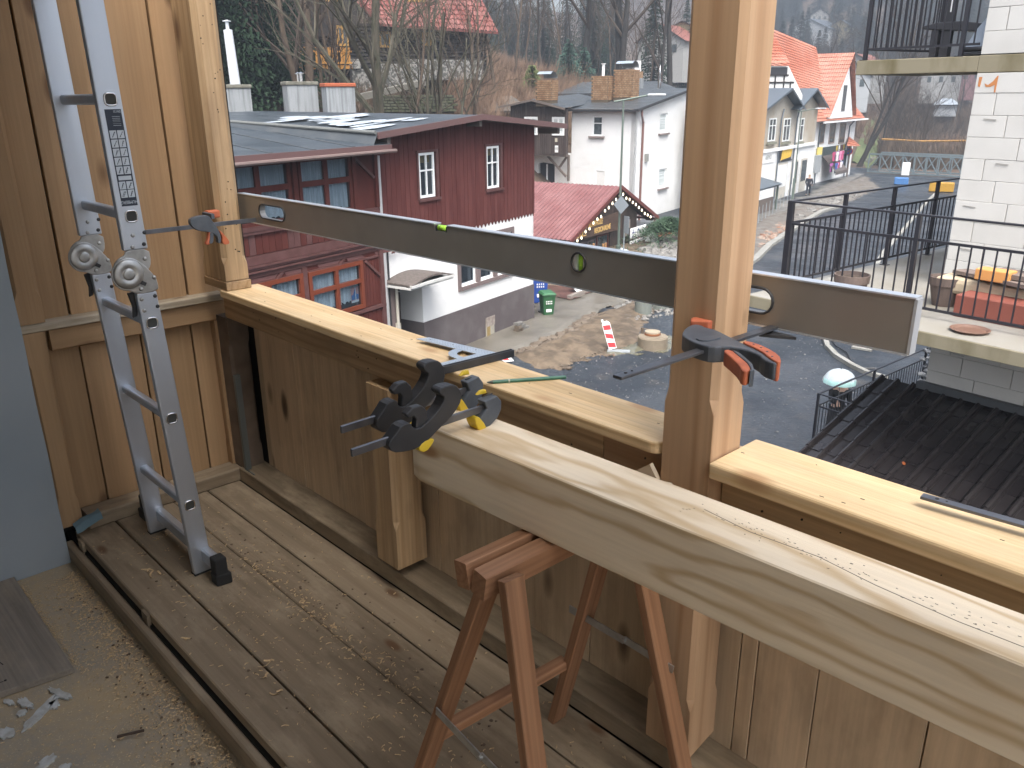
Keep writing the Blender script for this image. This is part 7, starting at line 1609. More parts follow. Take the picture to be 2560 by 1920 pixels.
for s_ in (0, 3.0):
    for z_ in (.15, 1.95): mb = MB(); mb.beam(br0 + nB * s_ + Vector((0, 0, z_)), br0 + dB * LB + nB * s_ + Vector((0, 0, z_)), .14, .16); mb.build('chord', TRS, bt)
    k = 10
    for i in range(k):
        a = br0 + dB * (LB * i / k) + nB * s_; b_ = br0 + dB * (LB * (i + 1) / k) + nB * s_; m_ = (a + b_) / 2
        for (p_, q_) in ((a + Vector((0, 0, .15)), m_ + Vector((0, 0, 1.95))), (m_ + Vector((0, 0, 1.95)), b_ + Vector((0, 0, .15))), (a + Vector((0, 0, .15)), a + Vector((0, 0, 1.95))), (m_ + Vector((0, 0, .15)), m_ + Vector((0, 0, 1.95)))): mb = MB(); mb.beam(p_, q_, .09, .09); mb.build('brace', TRS, bt)
mb = MB(); mb.beam(br0 + nB * 1.5, br0 + dB * LB + nB * 1.5, 3.2, .12, up=(0, 0, 1)); mb.build('deck', GT_, bt)
mb = MB(); c_ = br0 + dB * (LB * .62) - nB * .15 + Vector((0, 0, 1.0)); mb.obox(c_, dB, nB, (0, 0, 1), 5.5, .05, .45); mb.build('white_banner', WHT, bt)
def lowbox(px, py, wd_, dp_, ht, mat, name, label, cat, rot=0):
    c_ = G(px, py); mb = MB(); v_ = Vector((c_.x, c_.y, 0)).normalized(); s_ = Vector((v_.y, -v_.x, 0)); mb.obox(c_ + Vector((0, 0, ht / 2 + .05)), s_, v_, (0, 0, 1), wd_, dp_, ht); return mb.build(name, mat, None, bevel=.05, label=label, category=cat)
lowbox(2352, 480, 1.9, .9, .75, M('yellow_container', (.42, .23, .02), .5), 'yellow_container', 'bright yellow box on the road just left of the block wall', 'container')
lowbox(2252, 462, 1.2, .9, .6, M('blue_tarp', (.05, .16, .38), .6), 'blue_tarpaulin', 'blue tarpaulin bundle near the end of the road', 'tarpaulin')
lowbox(2262, 440, .75, .1, 1.3, WHT, 'notice_board', 'small upright white board in front of the bridge', 'board')
mb = MB(); a = AT(2205, 348, 112); b_ = AT(2420, 352, 108); mb.tube([a, (a + b_) / 2 + Vector((0, 0, -.15)), b_], .12, 6); mb.build('orange_pipe', M('orange_pipe', (.45, .24, .06), .5), None, label='long orange pipe spanning the river bank behind the bridge', category='pipe')
# lawn
patch('lawn', None, M('pale_green_lawn', (.155, .20, .075), .95, c2=(.21, .24, .10), ns=.25, nd=6, rnd=0), 1.0, 0, 0, 1, world=[(0, 0), (1, 0), (1, 1)]) if False else None
def surf(name, poly_px, dist0, mat, lift, kind='structure'): pass
LWN = M('pale_green_lawn', (.085, .115, .04), .95, c2=(.12, .14, .055), ns=.25, nd=6, rnd=0)
def ground_at(px, py, lo=60, hi=500):
    """first place where the bearing meets the terrain"""
    d = _ray(px, py); hd = math.hypot(d[0], d[1]); s_ = lo
    while s_ < hi:
        x, y, z = d[0] / hd * s_, d[1] / hd * s_, H + d[2] / hd * s_
        if z <= terr(x, y): return Vector((x, y, terr(x, y)))
        s_ += .5
    return Vector((x, y, terr(x, y)))
lw = [ground_at(*p) for p in ((2130, 405), (2150, 350), (2170, 300), (2195, 296), (2215, 320), (2225, 350), (2200, 400), (2170, 425))]
cx_ = sum((p for p in lw), Vector()) / len(lw)
mb = MB(); rr_ = 14; vs = [cx_ + Vector((0, 0, .1))]
for k_ in range(1, rr_ + 1):
    for p in lw: q = cx_.lerp(p, k_ / rr_); vs.append(Vector((q.x, q.y, terr(q.x, q.y) + .12)))
n_ = len(lw); fs = [(0, 1 + i, 1 + (i + 1) % n_) for i in range(n_)]
for k_ in range(rr_ - 1):
    for i in range(n_): fs.append((1 + k_ * n_ + i, 1 + k_ * n_ + (i + 1) % n_, 1 + (k_ + 1) * n_ + (i + 1) % n_, 1 + (k_ + 1) * n_ + i))
mb.add(vs, fs); mb.build('lawn', LWN, None, kind='structure', smooth=True)
# barrier mesh fence and twigs at the pavement edge
mb = MB()
for i in range(10):
    a = G(1895 + i * 9, 560 - i * 6); mb.cyl(a, a + Vector((0, 0, 1.1)), .02, n=5)
mb.build('thin_stakes', SGB, None, kind='stuff', label='thin metal stakes standing along the footpath edge', category='stakes')

# ------------------------------------------------------------------ far houses
def far_house(px, py, w_, dist, wall, roofc, label, hh=3.2, rh_=2.2, steep=1.0):
    c_ = AT(px, py, dist); v_ = Vector((c_.x, c_.y, 0)).normalized(); s_ = Vector((v_.y, -v_.x, 0)); an = random.uniform(-.5, .5); s2 = (s_ * math.cos(an) + v_ * math.sin(an)); f2 = Vector((-s2.y, s2.x, 0)); t = thing('far_house', c_, label, 'house'); z = Vector((0, 0, 1)); W_ = Wf(c_ - s2 * w_ / 2, s2); W_.n = -f2 if (-f2).dot(c_) < 0 else f2
    D = w_ * .9
    mb = MB(); W_.box(mb, 0, w_, c_.z - 3, c_.z + hh, -D, 0); W_.poly(mb, [(0, c_.z + hh), (w_, c_.z + hh), (w_ / 2, c_.z + hh + rh_)], -D, 0); mb.build('wall', wall, t)
    mb = MB(); e = .5
    for s3 in (0, 1):
        u0 = -e if s3 == 0 else w_ + e; mb.add([W_.p(u0, c_.z + hh - e * rh_ / (w_ / 2), .5), W_.p(w_ / 2, c_.z + hh + rh_ + .05, .5), W_.p(w_ / 2, c_.z + hh + rh_ + .05, -D - .5), W_.p(u0, c_.z + hh - e * rh_ / (w_ / 2), -D - .5)], [(0, 1, 2, 3)])
    mb.build('roof', roofc, t)
    for i in range(3):
        u_ = w_ * (.2 + .3 * i); mb = MB(); W_.box(mb, u_ - .35, u_ + .35, c_.z + hh * .35, c_.z + hh * .75, .01, .04); mb.build('window', DGLASS, t)
wl_ = [M('far_wall_white', (.33, .33, .32), .9), M('far_wall_ochre', (.30, .25, .14), .9), M('far_wall_grey', (.40, .42, .44), .9), M('far_wall_pink', (.22, .12, .13), .9)]
rf_ = [M('far_roof_dark', (.085, .10, .12), .6), M('far_roof_red', (.20, .07, .05), .6), M('far_roof_slate', (.11, .13, .15), .5)]
R2 = random.Random(5)
FH = [(2048, 55, 6, 330, 0, 0, 'tiny white gabled house high in the hazy forest above the orange roof'), (2020, 92, 13, 300, 2, 0, 'wide dark roofed house in the haze left of the bare tree'), (2098, 86, 6, 300, 1, 0, 'little ochre walled house in the haze beside the bare tree'),
      (2135, 196, 8, 190, 0, 1, 'white house with pinkish red roof below the upper balcony'), (2122, 232, 6, 150, 2, 2, 'white walled house just behind the orange roofed house'), (2172, 222, 7, 200, 0, 0, 'pale house behind the leaning trees'),
      (2350, 218, 7, 190, 0, 2, 'small white house with blue grey roof under the upper balcony'), (2385, 212, 7, 196, 1, 2, 'cream house with two dark windows by the block wall'), (2412, 210, 6, 192, 3, 3, 'dull pink house next to the block wall edge'), (2428, 210, 5, 198, 1, 2, 'ochre house half hidden by the block wall'),
      (1700, 158, 12, 130, 1, 1, 'yellow house with red roof behind the trees left of the post'), (1650, 150, 7, 125, 0, 1, 'pale gable end among the tree trunks near the post')]
for (px, py, w_, d_, a, b_, lab) in FH: far_house(px, py, w_, d_, wl_[a], rf_[min(b_, 2)], lab, hh=2.6 if d_ < 200 else 2.4, rh_=2.0 if w_ < 12 else 3.0)
low_roof('long pale greenhouse roof patch beyond the river', 2330, 2400, 262, 246, 175, 4, SNOW, wl_[2], 'greenhouse', drop=2)
mb = MB()
for i in range(16):
    c_ = ground_at(random.uniform(2300, 2440), random.uniform(240, 300), 120, 300); mb.rock(c_ + Vector((0, 0, .2)), random.uniform(.8, 2.6), .25)
mb.build('snow_patches', SNOW, None, kind='stuff', label='patches of old snow on the far river bank', category='snow')
# ------------------------------------------------------------------ trees
BARKG = M('mossy_bark', (.05, .05, .03), .9, c2=(.085, .072, .052), ns=6, nd=5, stretch=(1, 1, .3))
BARKB = M('brown_bark', (.07, .048, .033), .9, c2=(.11, .082, .058), ns=6, nd=5, stretch=(1, 1, .3))
BARKD = M('dark_bark', (.020, .018, .016), .9, c2=(.038, .033, .03), ns=6, nd=5, stretch=(1, 1, .3))
TWIG = M('twig_brown', (.055, .040, .030), .9)
def grow(mbt, mbc, p, d, r, L, lev, R, maxlev, segs=4, droop=0.0):
    pts = [p.copy()]; rad = [r]; q = p.copy(); dd_ = d.copy()
    for i in range(segs):
        dd_ = (dd_ + Vector((R.uniform(-1, 1), R.uniform(-1, 1), R.uniform(-.5, .8))) * (.10 + .06 * lev)).normalized(); q = q + dd_ * (L / segs); pts.append(q.copy()); rad.append(r * (1 - .62 * (i + 1) / segs))
    (mbt if lev == 0 else mbc).tube(pts, rad, 8 if lev == 0 else (5 if lev == 1 else 3), cap=False)
    if lev >= maxlev: return
    n_ = R.randint(4, 6) if lev else R.randint(7, 10)
    for i in range(n_):
        t_ = R.uniform(.30, 1.0) if lev else R.uniform(.35, 1.0); k = min(segs - 1, int(t_ * segs)); f = t_ * segs - k; pp = pts[k].lerp(pts[k + 1], min(1, f)); base = (pts[k + 1] - pts[k]).normalized(); sdv = base.cross(Vector((R.uniform(-1, 1), R.uniform(-1, 1), R.uniform(-1, 1)))).normalized(); a = R.uniform(.45, .95); nd = (base * math.cos(a) + sdv * math.sin(a) + Vector((0, 0, .18))).normalized()
        grow(mbt, mbc, pp, nd, max(.008, rad[k] * R.uniform(.35, .6)), L * R.uniform(.38, .6), lev + 1, R, maxlev, 3)
def bare_tree(loc, h, r, seed, label, group=None, bark=BARKG, lean=(0, 0), forks=1, maxlev=3, name='bare_tree', z=None):
    R = random.Random(seed); x, y = loc[0], loc[1]; z0 = terr(x, y) if z is None else z; t = thing(name, (x, y, z0), label, 'tree', group)
    mt, mc = MB(), MB(); p = Vector((x, y, z0 - .3))
    for f in range(forks):
        d = Vector((lean[0] + (R.uniform(-.16, .16) if forks > 1 else 0), lean[1] + (R.uniform(-.16, .16) if forks > 1 else 0), 1)).normalized(); grow(mt, mc, p + Vector((f * r * .6, 0, 0)), d, r * (1 if f == 0 else .75), h * R.uniform(.85, 1), 0, R, maxlev, 7)
    mt.build('trunk', bark, t, smooth=True); mc.build('crown', TWIG if bark is not BARKG else BARKG, t); return t
def copytree(t, loc, rot, s_, label=None, group=None):
    r = t.copy(); COL.objects.link(r); r.location = loc; r.rotation_euler = (0, 0, rot); r.scale = (s_, s_, s_)
    if label: r['label'] = label
    if group: r['group'] = group
    for c in list(t.children): q = c.copy(); COL.objects.link(q); q.parent = r
    return r
def TP(px, dist): return AT(px, 250, dist)
bare_tree(TP(768, 47), 13, .30, 1, 'thick brown forked bare tree rising between the chimneys', bark=BARKB, forks=2)
bare_tree(TP(938, 44), 13, .36, 2, 'thick mossy green bare trunk right of the orange capped chimney', forks=1)
bare_tree(TP(822, 46), 11, .13, 3, 'slim bare trunk directly behind the orange capped chimney', bark=BARKB)
bare_tree(TP(847, 48), 11, .12, 4, 'slim bare tree beside the yellow window of the log house', bark=BARKB)
bare_tree(TP(866, 46), 10, .11, 16, 'straight slim bare stem in front of the log house wall', bark=BARKB)
bare_tree(TP(992, 45), 12, .12, 5, 'slender straight tree in front of the red tiled roof', bark=BARKB)
bare_tree(TP(1082, 46), 12, .17, 6, 'bare branching tree at the right end of the mossy retaining wall', forks=2)
bare_tree(TP(1112, 49), 11, .15, 7, 'second bare tree just right of the retaining wall', forks=2)
bare_tree(TP(1060, 52), 12, .13, 17, 'thin grey tree in front of the log house stone base')
bare_tree(TP(1180, 52), 12, .15, 8, 'bare reddish stemmed tree left of the brown scrub', bark=BARKB, forks=2)
bare_tree(TP(1240, 66), 14, .15, 9, 'thin bare tree standing in the brown scrub', bark=BARKB)
bare_tree(TP(1548, 82), 20, .46, 10, 'tall dark forked tree rising above the tallest brick chimney', bark=BARKD, forks=2, maxlev=3)
bare_tree(TP(1452, 84), 19, .38, 11, 'straight dark trunk rising out of the scrub, left of the tall forked tree', bark=BARKD)
bare_tree(TP(1650, 86), 18, .22, 12, 'dark trunk left of the new post, thinner of the two by the metal flue', bark=BARKD)
bare_tree(TP(1672, 88), 19, .36, 13, 'broad grey trunk nearest the new post behind the grey roofs', bark=BARKD)
bare_tree(TP(2165, 106), 15, .28, 14, 'dark leaning bare tree beside the green lawn', bark=BARKD, lean=(.35, .2), forks=3)
bare_tree(TP(2215, 122), 12, .14, 15, 'slender bare tree on the bank left of the river', bark=BARKD, lean=(.10, 0))
bare_tree(TP(2062, 150), 12, .2, 18, 'small bare tree between the hazy houses above the orange roof', bark=BARKD, z=terr(*TP(2062, 150)[:2]) + 2)
# group of bare saplings and forest trees on the hillside: a few built, the rest copied
protos = []
for i in range(5):
    p = TP(1290 + i * 60, 78 + 6 * i); protos.append(bare_tree(p, 12, .12, 40 + i, 'bare winter tree of the brown hillside wood', 'bare trees on the hillside', BARKD if i % 2 else BARKB, maxlev=3))
R = random.Random(77); n_t = 0
while n_t < 85:
    px = R.uniform(480, 1720); dist = R.uniform(72, 150); p = AT(px, 240, dist); h0 = terr(p.x, p.y)
    q = -((p.x - P0.x) * .9732 + (p.y - P0.y) * .23)
    if q < 20 or (560 < px < 1240 and dist < 78) or (1180 < px < 1560 and dist < 105): continue
    copytree(R.choice(protos), (p.x, p.y, h0), R.uniform(0, 6.28), R.uniform(.7, 1.35)); n_t += 1
n_t = 0
while n_t < 60:
    px = R.uniform(1900, 2460); dist = R.uniform(160, 330); p = AT(px, 240, dist); copytree(R.choice(protos), (p.x, p.y, terr(p.x, p.y)), R.uniform(0, 6.28), R.uniform(.8, 1.4), 'bare tree far off across the valley', 'bare trees across the valley'); n_t += 1

# conifers: needles as many small drooping blades
NEED = M('spruce_needles', (.010, .022, .012), .9, spec=.1, c2=(.024, .042, .024), ns=1.5, nd=5, rnd=5)
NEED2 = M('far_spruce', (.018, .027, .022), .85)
def conifer(loc, h, rad, seed, label, group=None, mat=NEED, dens=1.0, name='spruce', z=None):
    R = random.Random(seed); x, y = loc[0], loc[1]; z0 = terr(x, y) if z is None else z; t = thing(name, (x, y, z0), label, 'tree', group)
    mb = MB(); mb.cyl((x, y, z0 - .3), (x, y, z0 + h), .022 * h, .02, 7); mb.build('trunk', BARKD, t)
    vs = []; fs = []; n_ = int(h * 5.0)
    for i in range(n_):
        f = (i + R.random()) / n_; zz = z0 + h * (.06 + .94 * f); rr = rad * (1 - f) ** .85 + .12; nb = int((9 + 11 * (1 - f)) * dens)
        for j in range(nb):
            a = R.uniform(0, 2 * PI); L = rr * R.uniform(.65, 1.12); dx, dy = math.cos(a), math.sin(a); droop = R.uniform(.10, .45) * L
            m_ = max(3, int(L / .32))
            for k_ in range(m_):
                t_ = (k_ + .6) / m_; cx, cy, cz = x + dx * L * t_, y + dy * L * t_, zz - droop * t_ * t_ + .05
                for s_ in (-1, 1):
                    wl = .17 * (1.25 - t_) + .06; b0 = len(vs); ox, oy = -dy * s_ * wl + dx * .12, dx * s_ * wl + dy * .12
                    vs += [(cx - dx * .09, cy - dy * .09, cz), (cx + dx * .10, cy + dy * .10, cz + .01), (cx + ox, cy + oy, cz - R.uniform(.05, .26))]; fs.append((b0, b0 + 1, b0 + 2))
    mb = MB(); mb.add(vs, fs); mb.build('crown', mat, t); return t
for i, (px, dist, h_, rd) in enumerate(((545, 45, 15, 3.2), (640, 50, 16, 3.4), (700, 55, 15, 3.0), (592, 58, 17, 3.6), (500, 52, 15, 3.4))):
    conifer(TP(px, dist), h_, rd, 60 + i, ['dark green spruce behind the white flue', 'dark spruce between the white flue and the middle chimney', 'dark spruce beside the orange balcony', 'tall spruce at the back of the dark evergreen group', 'leftmost dark spruce partly behind the corner post'][i], dens=1.0)
conifer(TP(1330, 72), 2.6, 1.5, 70, 'low yellow green young conifer behind the brown wing chimney', mat=M('yellow_green_needles', (.10, .12, .04), .9), name='young_conifer', z=terr(*TP(1330, 72)[:2]) + .6)
conifer(TP(1420, 80), 4.0, 1.8, 71, 'bluish young conifer between the left and middle brick chimneys', mat=M('blue_green_needles', (.04, .085, .065), .9), name='young_conifer', z=AT(1420, 208, 80).z - .3)
conifer(TP(1458, 82), 3.4, 1.7, 75, 'bluish green young conifer just left of the white chimney pipe', mat=bpy.data.materials['blue_green_needles'], name='young_conifer', z=AT(1458, 208, 82).z - .3)
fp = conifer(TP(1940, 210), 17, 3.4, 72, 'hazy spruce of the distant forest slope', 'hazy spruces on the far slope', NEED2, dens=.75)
R = random.Random(31)
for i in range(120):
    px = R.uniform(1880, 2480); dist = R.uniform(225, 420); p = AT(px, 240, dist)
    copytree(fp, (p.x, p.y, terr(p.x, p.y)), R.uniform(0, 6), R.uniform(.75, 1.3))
fc = conifer(TP(1480, 120), 17, 3.0, 73, 'dark spruce high in the hillside wood', 'spruces in the hillside wood', NEED, dens=.7)
for i in range(46):
    px = R.uniform(460, 1740); dist = R.uniform(92, 165) + (45 if 1150 < px < 1580 else 0); p = AT(px, 240, dist); copytree(fc, (p.x, p.y, terr(p.x, p.y)), R.uniform(0, 6), R.uniform(.7, 1.25))

# brown scrub and dry stems on the hillside
def scrub(name, n_, pxr, dr, hr, mat, label, seed, blades=14, cond=None, wd=.018, spread=.55):
    R = np.random.RandomState(seed); V = []; F = []
    for i in range(n_):
        px = R.uniform(*pxr); dist = R.uniform(dr[0] ** .5, dr[1] ** .5) ** 2; p = AT(px, 240, dist); z0 = terr(p.x, p.y)
        if cond and not cond(p.x, p.y, px, dist): continue
        hh = R.uniform(*hr) * (.7 + .6 * (nz(p.x, p.y, 0, .12) + .5))
        a = R.uniform(0, 2 * PI, blades); tl = R.uniform(.1, spread, blades); L = hh * R.uniform(.5, 1, blades)
        for j in range(blades):
            bx, by_ = p.x + R.uniform(-.3, .3), p.y + R.uniform(-.3, .3); tx, ty, tz = bx + math.cos(a[j]) * tl[j] * L[j], by_ + math.sin(a[j]) * tl[j] * L[j], z0 + L[j]
            w_ = wd * (1 + dist / 90); sx_, sy_ = -math.sin(a[j] + 1) * w_, math.cos(a[j] + 1) * w_; mx_, my_, mz_ = (bx + tx) / 2 - math.cos(a[j]) * .15 * L[j] * tl[j], (by_ + ty) / 2 - math.sin(a[j]) * .15 * L[j] * tl[j], z0 + L[j] * .55; b0 = len(V)
            V += [(bx - sx_, by_ - sy_, z0 - .05), (bx + sx_, by_ + sy_, z0 - .05), (mx_ + sx_ * .6, my_ + sy_ * .6, mz_), (mx_ - sx_ * .6, my_ - sy_ * .6, mz_), (tx, ty, tz)]; F += [(b0, b0 + 1, b0 + 2, b0 + 3), (b0 + 3, b0 + 2, b0 + 4)]
    mb = MB(); mb.v = V; mb.f = F; mb.mi = [0] * len(F); return mb.build(name, mat, None, kind='stuff', label=label, category='scrub', org=Vector((0, 0, 0)))
SC1 = M('russet_scrub', (.085, .050, .033), .95, c2=(.25, .165, .11), ns=.9, nd=7, rnd=0); SC2 = M('straw_scrub', (.27, .195, .115), .95, c2=(.15, .10, .065), ns=.8, nd=4, rnd=0); SC3 = M('grey_brown_scrub', (.105, .075, .052), .95)
hill = lambda x, y, px, d: -((x - P0.x) * .9732 + (y - P0.y) * .23) > 17
scrub('hillside_scrub', 6200, (1120, 1740), (58, 135), (1.2, 3.0), SC1, 'russet brown leafless scrub covering the slope behind the roofs', 5, cond=hill)
scrub('hillside_scrub', 1300, (1150, 1740), (62, 120), (.8, 2.0), SC2, 'straw coloured dry stems mixed into the scrub', 6, cond=hill, spread=.3)
scrub('hillside_scrub', 1700, (480, 1200), (40, 100), (.5, 1.7), SC3, 'grey brown undergrowth on the slope around the log house', 7, cond=hill)
valley = lambda x, y, px, d: not (-56 < x < -16 and 108 < y < 172 and px > 2290) and not inpoly(px, 350 if d > 90 else 450, [(2120, 300), (2225, 290), (2225, 460), (2120, 460)])
scrub('bank_scrub', 2300, (2135, 2450), (104, 210), (1.5, 4.5), SC3, 'grey brown leafless bushes on the river bank', 8, cond=valley)
scrub('bank_scrub', 900, (1880, 2460), (150, 260), (1.5, 4.0), SC1, 'reddish brown bushes on the far side of the valley', 9)
# willow-like round bush masses by the river
for i, (px, dist, h_) in enumerate(((2265, 128, 9), (2310, 122, 8), (2225, 145, 9))):
    p = TP(px, dist); bare_tree(p, h_, .12, 90 + i, ['dense rounded leafless willow on the river bank, the middle one', 'dense rounded leafless willow nearest the river', 'dense leafless willow at the back of the lawn'][i], bark=BARKB, forks=6, maxlev=3, name='willow')
# juniper bush beside the kiosk
p = G(1668, 652); t = thing('juniper_bush', p, 'spreading green juniper bush above the rubble right of the kiosk', 'bush'); R = random.Random(3); vs = []; fs = []
for i in range(5200):
    a = R.uniform(0, 2 * PI); rr = abs(R.gauss(0, 1.05)); x = p.x + math.cos(a) * rr * .9; y = p.y + math.sin(a) * rr * 1.3; z = S + .9 + 1.15 * math.exp(-rr * rr / 3.4) * R.uniform(.5, 1.1); L = R.uniform(.10, .26); b = R.uniform(0, 2 * PI); b0 = len(vs); vs += [(x, y, z), (x + .05 * math.sin(b), y - .05 * math.cos(b), z + .02), (x + L * math.cos(b), y + L * math.sin(b), z + R.uniform(.02, .16))]; fs.append((b0, b0 + 1, b0 + 2))
mb = MB(); mb.add(vs, fs); mb.build('foliage', M('juniper_green', (.022, .055, .026), .85, c2=(.05, .09, .045), ns=1.2), t)
mb = MB(); mb.prism([(p.x - 1.3, p.y - 3.4, S), (p.x + 1.0, p.y - 3.6, S), (p.x + 1.2, p.y + 3.5, S), (p.x - 1.5, p.y + 3.5, S)], (0, 0, .95)); mb.build('rubble_bank', MUD, None, kind='structure')
c_ = G(1690, 610); mb = MB(); q = AT(1655, 598, 52); mb.obox(AT(1665, 600, 50), D_ST, N_ST, (0, 0, 1), 9, .3, 1.2); mb.build('orange_wall', M('orange_paint_wall', (.30, .08, .03), .7), None, label='low orange painted wall behind the juniper bush', category='wall')

# ------------------------------------------------------------------ people
def person(root_loc, face, label, h=1.72, coat=(.02, .02, .025), legs=(.02, .022, .03), hair=(.35, .22, .1), longcoat=False, walk=.0, arm=None, skin=(.50, .33, .25)):
    t = thing('person', root_loc, label, 'person'); f = V3(face); f.z = 0; f.normalize(); s_ = Vector((f.y, -f.x, 0)); z = Vector((0, 0, 1)); L = V3(root_loc); k = h / 1.75
    P = lambda a, b_, c_: L + (s_ * a + f * b_ + z * c_) * k
    def skinmesh(name, verts, edges, radii, mat, parent=t, sub=1):
        me = bpy.data.meshes.new(name); org = ORG[t.name]; me.from_pydata([tuple(v - org) for v in verts], edges, []); o = bpy.data.objects.new(name, me); COL.objects.link(o); o.parent = parent
        md = o.modifiers.new('skin', 'SKIN')
        for sv_, r_ in zip(me.skin_vertices[0].data, radii): sv_.radius = (r_ * k, r_ * k)
        me.skin_vertices[0].data[0].use_root = True; md.use_smooth_shade = True
        sb_ = o.modifiers.new('sub', 'SUBSURF'); sb_.levels = sub; sb_.render_levels = sub; me.materials.append(mat); ORG[o.name] = org
        return o
    cm = M('coat_%s' % label[:6], coat, .85); lm = M('trousers_%s' % label[:6], legs, .85); sm = M('skin_%s' % label[:6], skin, .6); hm = M('hair_%s' % label[:6], hair, .7); bm_ = M('boot_%s' % label[:6], (.015, .015, .015), .6)
    w_ = walk
    V_ = [P(0, 0, .95), P(0, .0, 1.12), P(0, .01, 1.30), P(0, 0, 1.42), P(.10, 0, .90), P(.10, w_ * .5 + .02, .50), P(.10, w_, .10), P(.10, w_ + .14, .04), P(-.10, 0, .90), P(-.10, -w_ * .2 + .04, .50), P(-.10, -w_, .10), P(-.10, -w_ + .13, .04),
          P(.19, 0, 1.40), P(-.19, 0, 1.40)]
    rh_arm = arm or [(.26, .02, 1.12), (.24, .12, .92)]
    V_ += [P(*rh_arm[0]), P(*rh_arm[1]), P(-.26, .0, 1.13), P(-.24, .12, .92), P(0, .01, 1.50), P(0, .02, 1.62)]
    E_ = [(0, 1), (1, 2), (2, 3), (0, 4), (4, 5), (5, 6), (6, 7), (0, 8), (8, 9), (9, 10), (10, 11), (3, 12), (3, 13), (12, 14), (14, 15), (13, 16), (16, 17), (3, 18), (18, 19)]
    rad = [.15, .13, .155, .12, .10, .065, .045, .04, .10, .065, .045, .04, .07, .07, .05, .038, .05, .038, .055, .09]
    skinmesh('body', V_, E_, rad, sm)
    skinmesh('jacket', [P(0, 0, .80), P(0, 0, 1.12), P(0, .01, 1.30), P(0, 0, 1.42), P(.20, 0, 1.39), P(-.20, 0, 1.39), P(*rh_arm[0]), P(*rh_arm[1]), P(-.265, .0, 1.13), P(-.25, .10, .95)], [(0, 1), (1, 2), (2, 3), (3, 4), (3, 5), (4, 6), (6, 7), (5, 8), (8, 9)], [.19, .165, .185, .13, .09, .09, .07, .055, .07, .055], cm)
    if longcoat: mb = MB(); mb.lathe([(.20, .95), (.22, .7), (.25, .45), (.24, .43)], L, 14, tuple(s_ * k), tuple(f * k * .75), (0, 0, k)); mb.build('coat_skirt', cm, t, smooth=True)
    skinmesh('trousers', [P(0, 0, .93), P(.10, 0, .88), P(.10, w_ * .5 + .02, .50), P(.10, w_, .12), P(-.10, 0, .88), P(-.10, -w_ * .2 + .04, .50), P(-.10, -w_, .12)], [(0, 1), (1, 2), (2, 3), (0, 4), (4, 5), (5, 6)], [.15, .11, .08, .065, .11, .08, .065], lm)
    for s2, w2 in ((.10, w_), (-.10, -w_)): mb = MB(); mb.obox(P(s2, w2 + .06, .045), s_, f, z, .10 * k, .27 * k, .09 * k); mb.build('shoe', bm_, t, bevel=.03)
    hd = skinmesh('head', [P(0, .02, 1.58), P(0, .025, 1.66), P(0, .02, 1.70)], [(0, 1), (1, 2)], [.075, .095, .085], sm)
    hv = [P(0, -.015, 1.60), P(0, -.02, 1.68), P(0, 0, 1.745)]; skinmesh('hair', hv + ([P(.0, -.05, 1.45)] if longcoat else []), [(0, 1), (1, 2)] + ([(0, 3)] if longcoat else []), [.095, .108, .085] + ([.08] if longcoat else []), hm)
    mb = MB(); mb.rock(P(0, .115, 1.635), .022 * k, 1); mb.build('nose', sm, hd)
    mb = MB()
    for e in (-.032, .032): mb.rock(P(e, .108, 1.665), .013 * k, .7)
    mb.build('eyes', bm_, hd)
    for (e, arm_) in ((1, rh_arm[1]), (-1, (-.24, .12, .92))):
        mb = MB(); c_ = P(*arm_)
        for q in range(4): mb.tube([c_ + (s_ * (q - 1.5) * .02 - z * .02) * k, c_ + (s_ * (q - 1.5) * .022 - z * .09 + f * .02) * k, c_ + (s_ * (q - 1.5) * .02 - z * .12 + f * .05) * k], [.012 * k, .010 * k, .008 * k], 5)
        mb.tube([c_ + (f * .02 - z * .02) * k, c_ + (f * .06 - z * .06) * k], [.012 * k, .009 * k], 5); mb.build('hand', sm, t)
    return t, P
pp = G(2019, 489); away = Vector((-.25, .97, 0))
person(pp, away, 'person in a dark jacket with light hair walking away along the shops', 1.72, coat=(.018, .018, .028), legs=(.015, .018, .03), hair=(.42, .30, .17), walk=.20)
up = G(2083, 1106); tow = (Vector((0, 0, 0)) - Vector((up.x, up.y, 0))).normalized()
tw_ = (tow + Vector((.35, .1, 0))).normalized()
pt_, PP = person(up, tw_, 'person in a long dark coat holding a see-through umbrella behind the lower railing', 1.68, coat=(.018, .018, .02), legs=(.015, .015, .018), hair=(.16, .07, .025), longcoat=True, arm=[(.22, .10, 1.15), (.10, .26, 1.20)])
hu = PP(.10, .28, 1.20); top = hu + Vector((0, 0, .78)) + tw_ * -.10
um = thing('umbrella', hu, 'transparent umbrella with a pale mint rim held over the person in the long coat', 'umbrella')
UG = M('clear_umbrella_film', (.72, .80, .84), .15); UN = UG.node_tree
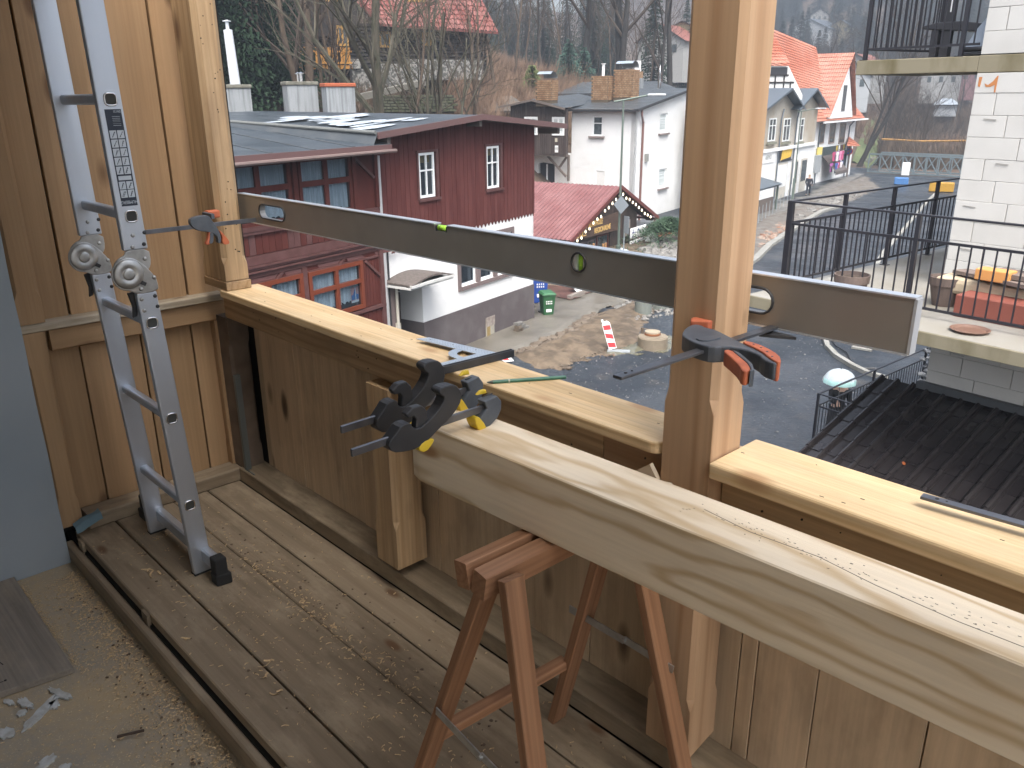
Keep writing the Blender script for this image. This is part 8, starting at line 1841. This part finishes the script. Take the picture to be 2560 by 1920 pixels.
tr2 = UN.nodes.new('ShaderNodeBsdfTransparent'); mx2 = UN.nodes.new('ShaderNodeMixShader'); mx2.inputs[0].default_value = .75; UN.links.new(tr2.outputs[0], mx2.inputs[1]); UN.links.new(UN.nodes['Principled BSDF'].outputs[0], mx2.inputs[2]); UN.links.new(mx2.outputs[0], UN.nodes['Material Output'].inputs[0])
MINT = M('mint_film', (.50, .78, .74), .4); R_ = .38; rows = []
for (a0, a1, mt_, nm) in ((0.04, .78, UG, 'canopy'), (.78, 1.0, MINT, 'rim')):
    vs = []; fs = []; n_ = 32; st = 6
    for i in range(st + 1):
        a = a0 + (a1 - a0) * i / st
        for j in range(n_):
            t_ = 2 * PI * j / n_; sc_ = 1 - .05 * a * abs(math.sin(4 * t_)); r_ = R_ * math.sin(a * PI / 2) * sc_; vs.append(top + Vector((r_ * math.cos(t_), r_ * math.sin(t_), .02 - .33 * (1 - math.cos(a * PI / 2)) - .02)))
    for i in range(st):
        for j in range(n_): fs.append((i * n_ + j, i * n_ + (j + 1) % n_, (i + 1) * n_ + (j + 1) % n_, (i + 1) * n_ + j))
    mb = MB(); mb.add(vs, fs); mb.build(nm, mt_, um, smooth=True)
mb = MB(); mb.cyl(hu - Vector((0, 0, .15)), top + Vector((0, 0, .05)), .008, n=6); mb.build('shaft', STEELB, um)
for j in range(8):
    t_ = 2 * PI * (j + .5) / 8; mb = MB(); mb.tube([top + Vector((R_ * math.sin(a) * math.cos(t_), R_ * math.sin(a) * math.sin(t_), -.33 * (1 - math.cos(a)) - .006)) for a in (.05, .5, .9, 1.3, 1.56)], .004, 4); mb.build('rib', WHP, um)

# ------------------------------------------------------------------ air: one closed box of thin rain haze around everything
hb = MB(); hb.box(-345, 345, -75, 575, -14, 175)
hz, hn, hbs = _new('rain_haze'); hn.nodes.remove(hbs); pv = hn.nodes.new('ShaderNodeVolumePrincipled'); pv.inputs['Color'].default_value = (.33, .38, .44, 1); pv.inputs['Density'].default_value = .0024; pv.inputs['Anisotropy'].default_value = .2
hn.links.new(pv.outputs[0], hn.nodes['Material Output'].inputs['Volume'])
hb.build('haze', hz, None, kind='stuff', label='thin grey rain haze filling the valley', category='haze', org=Vector((0, 0, 0)))
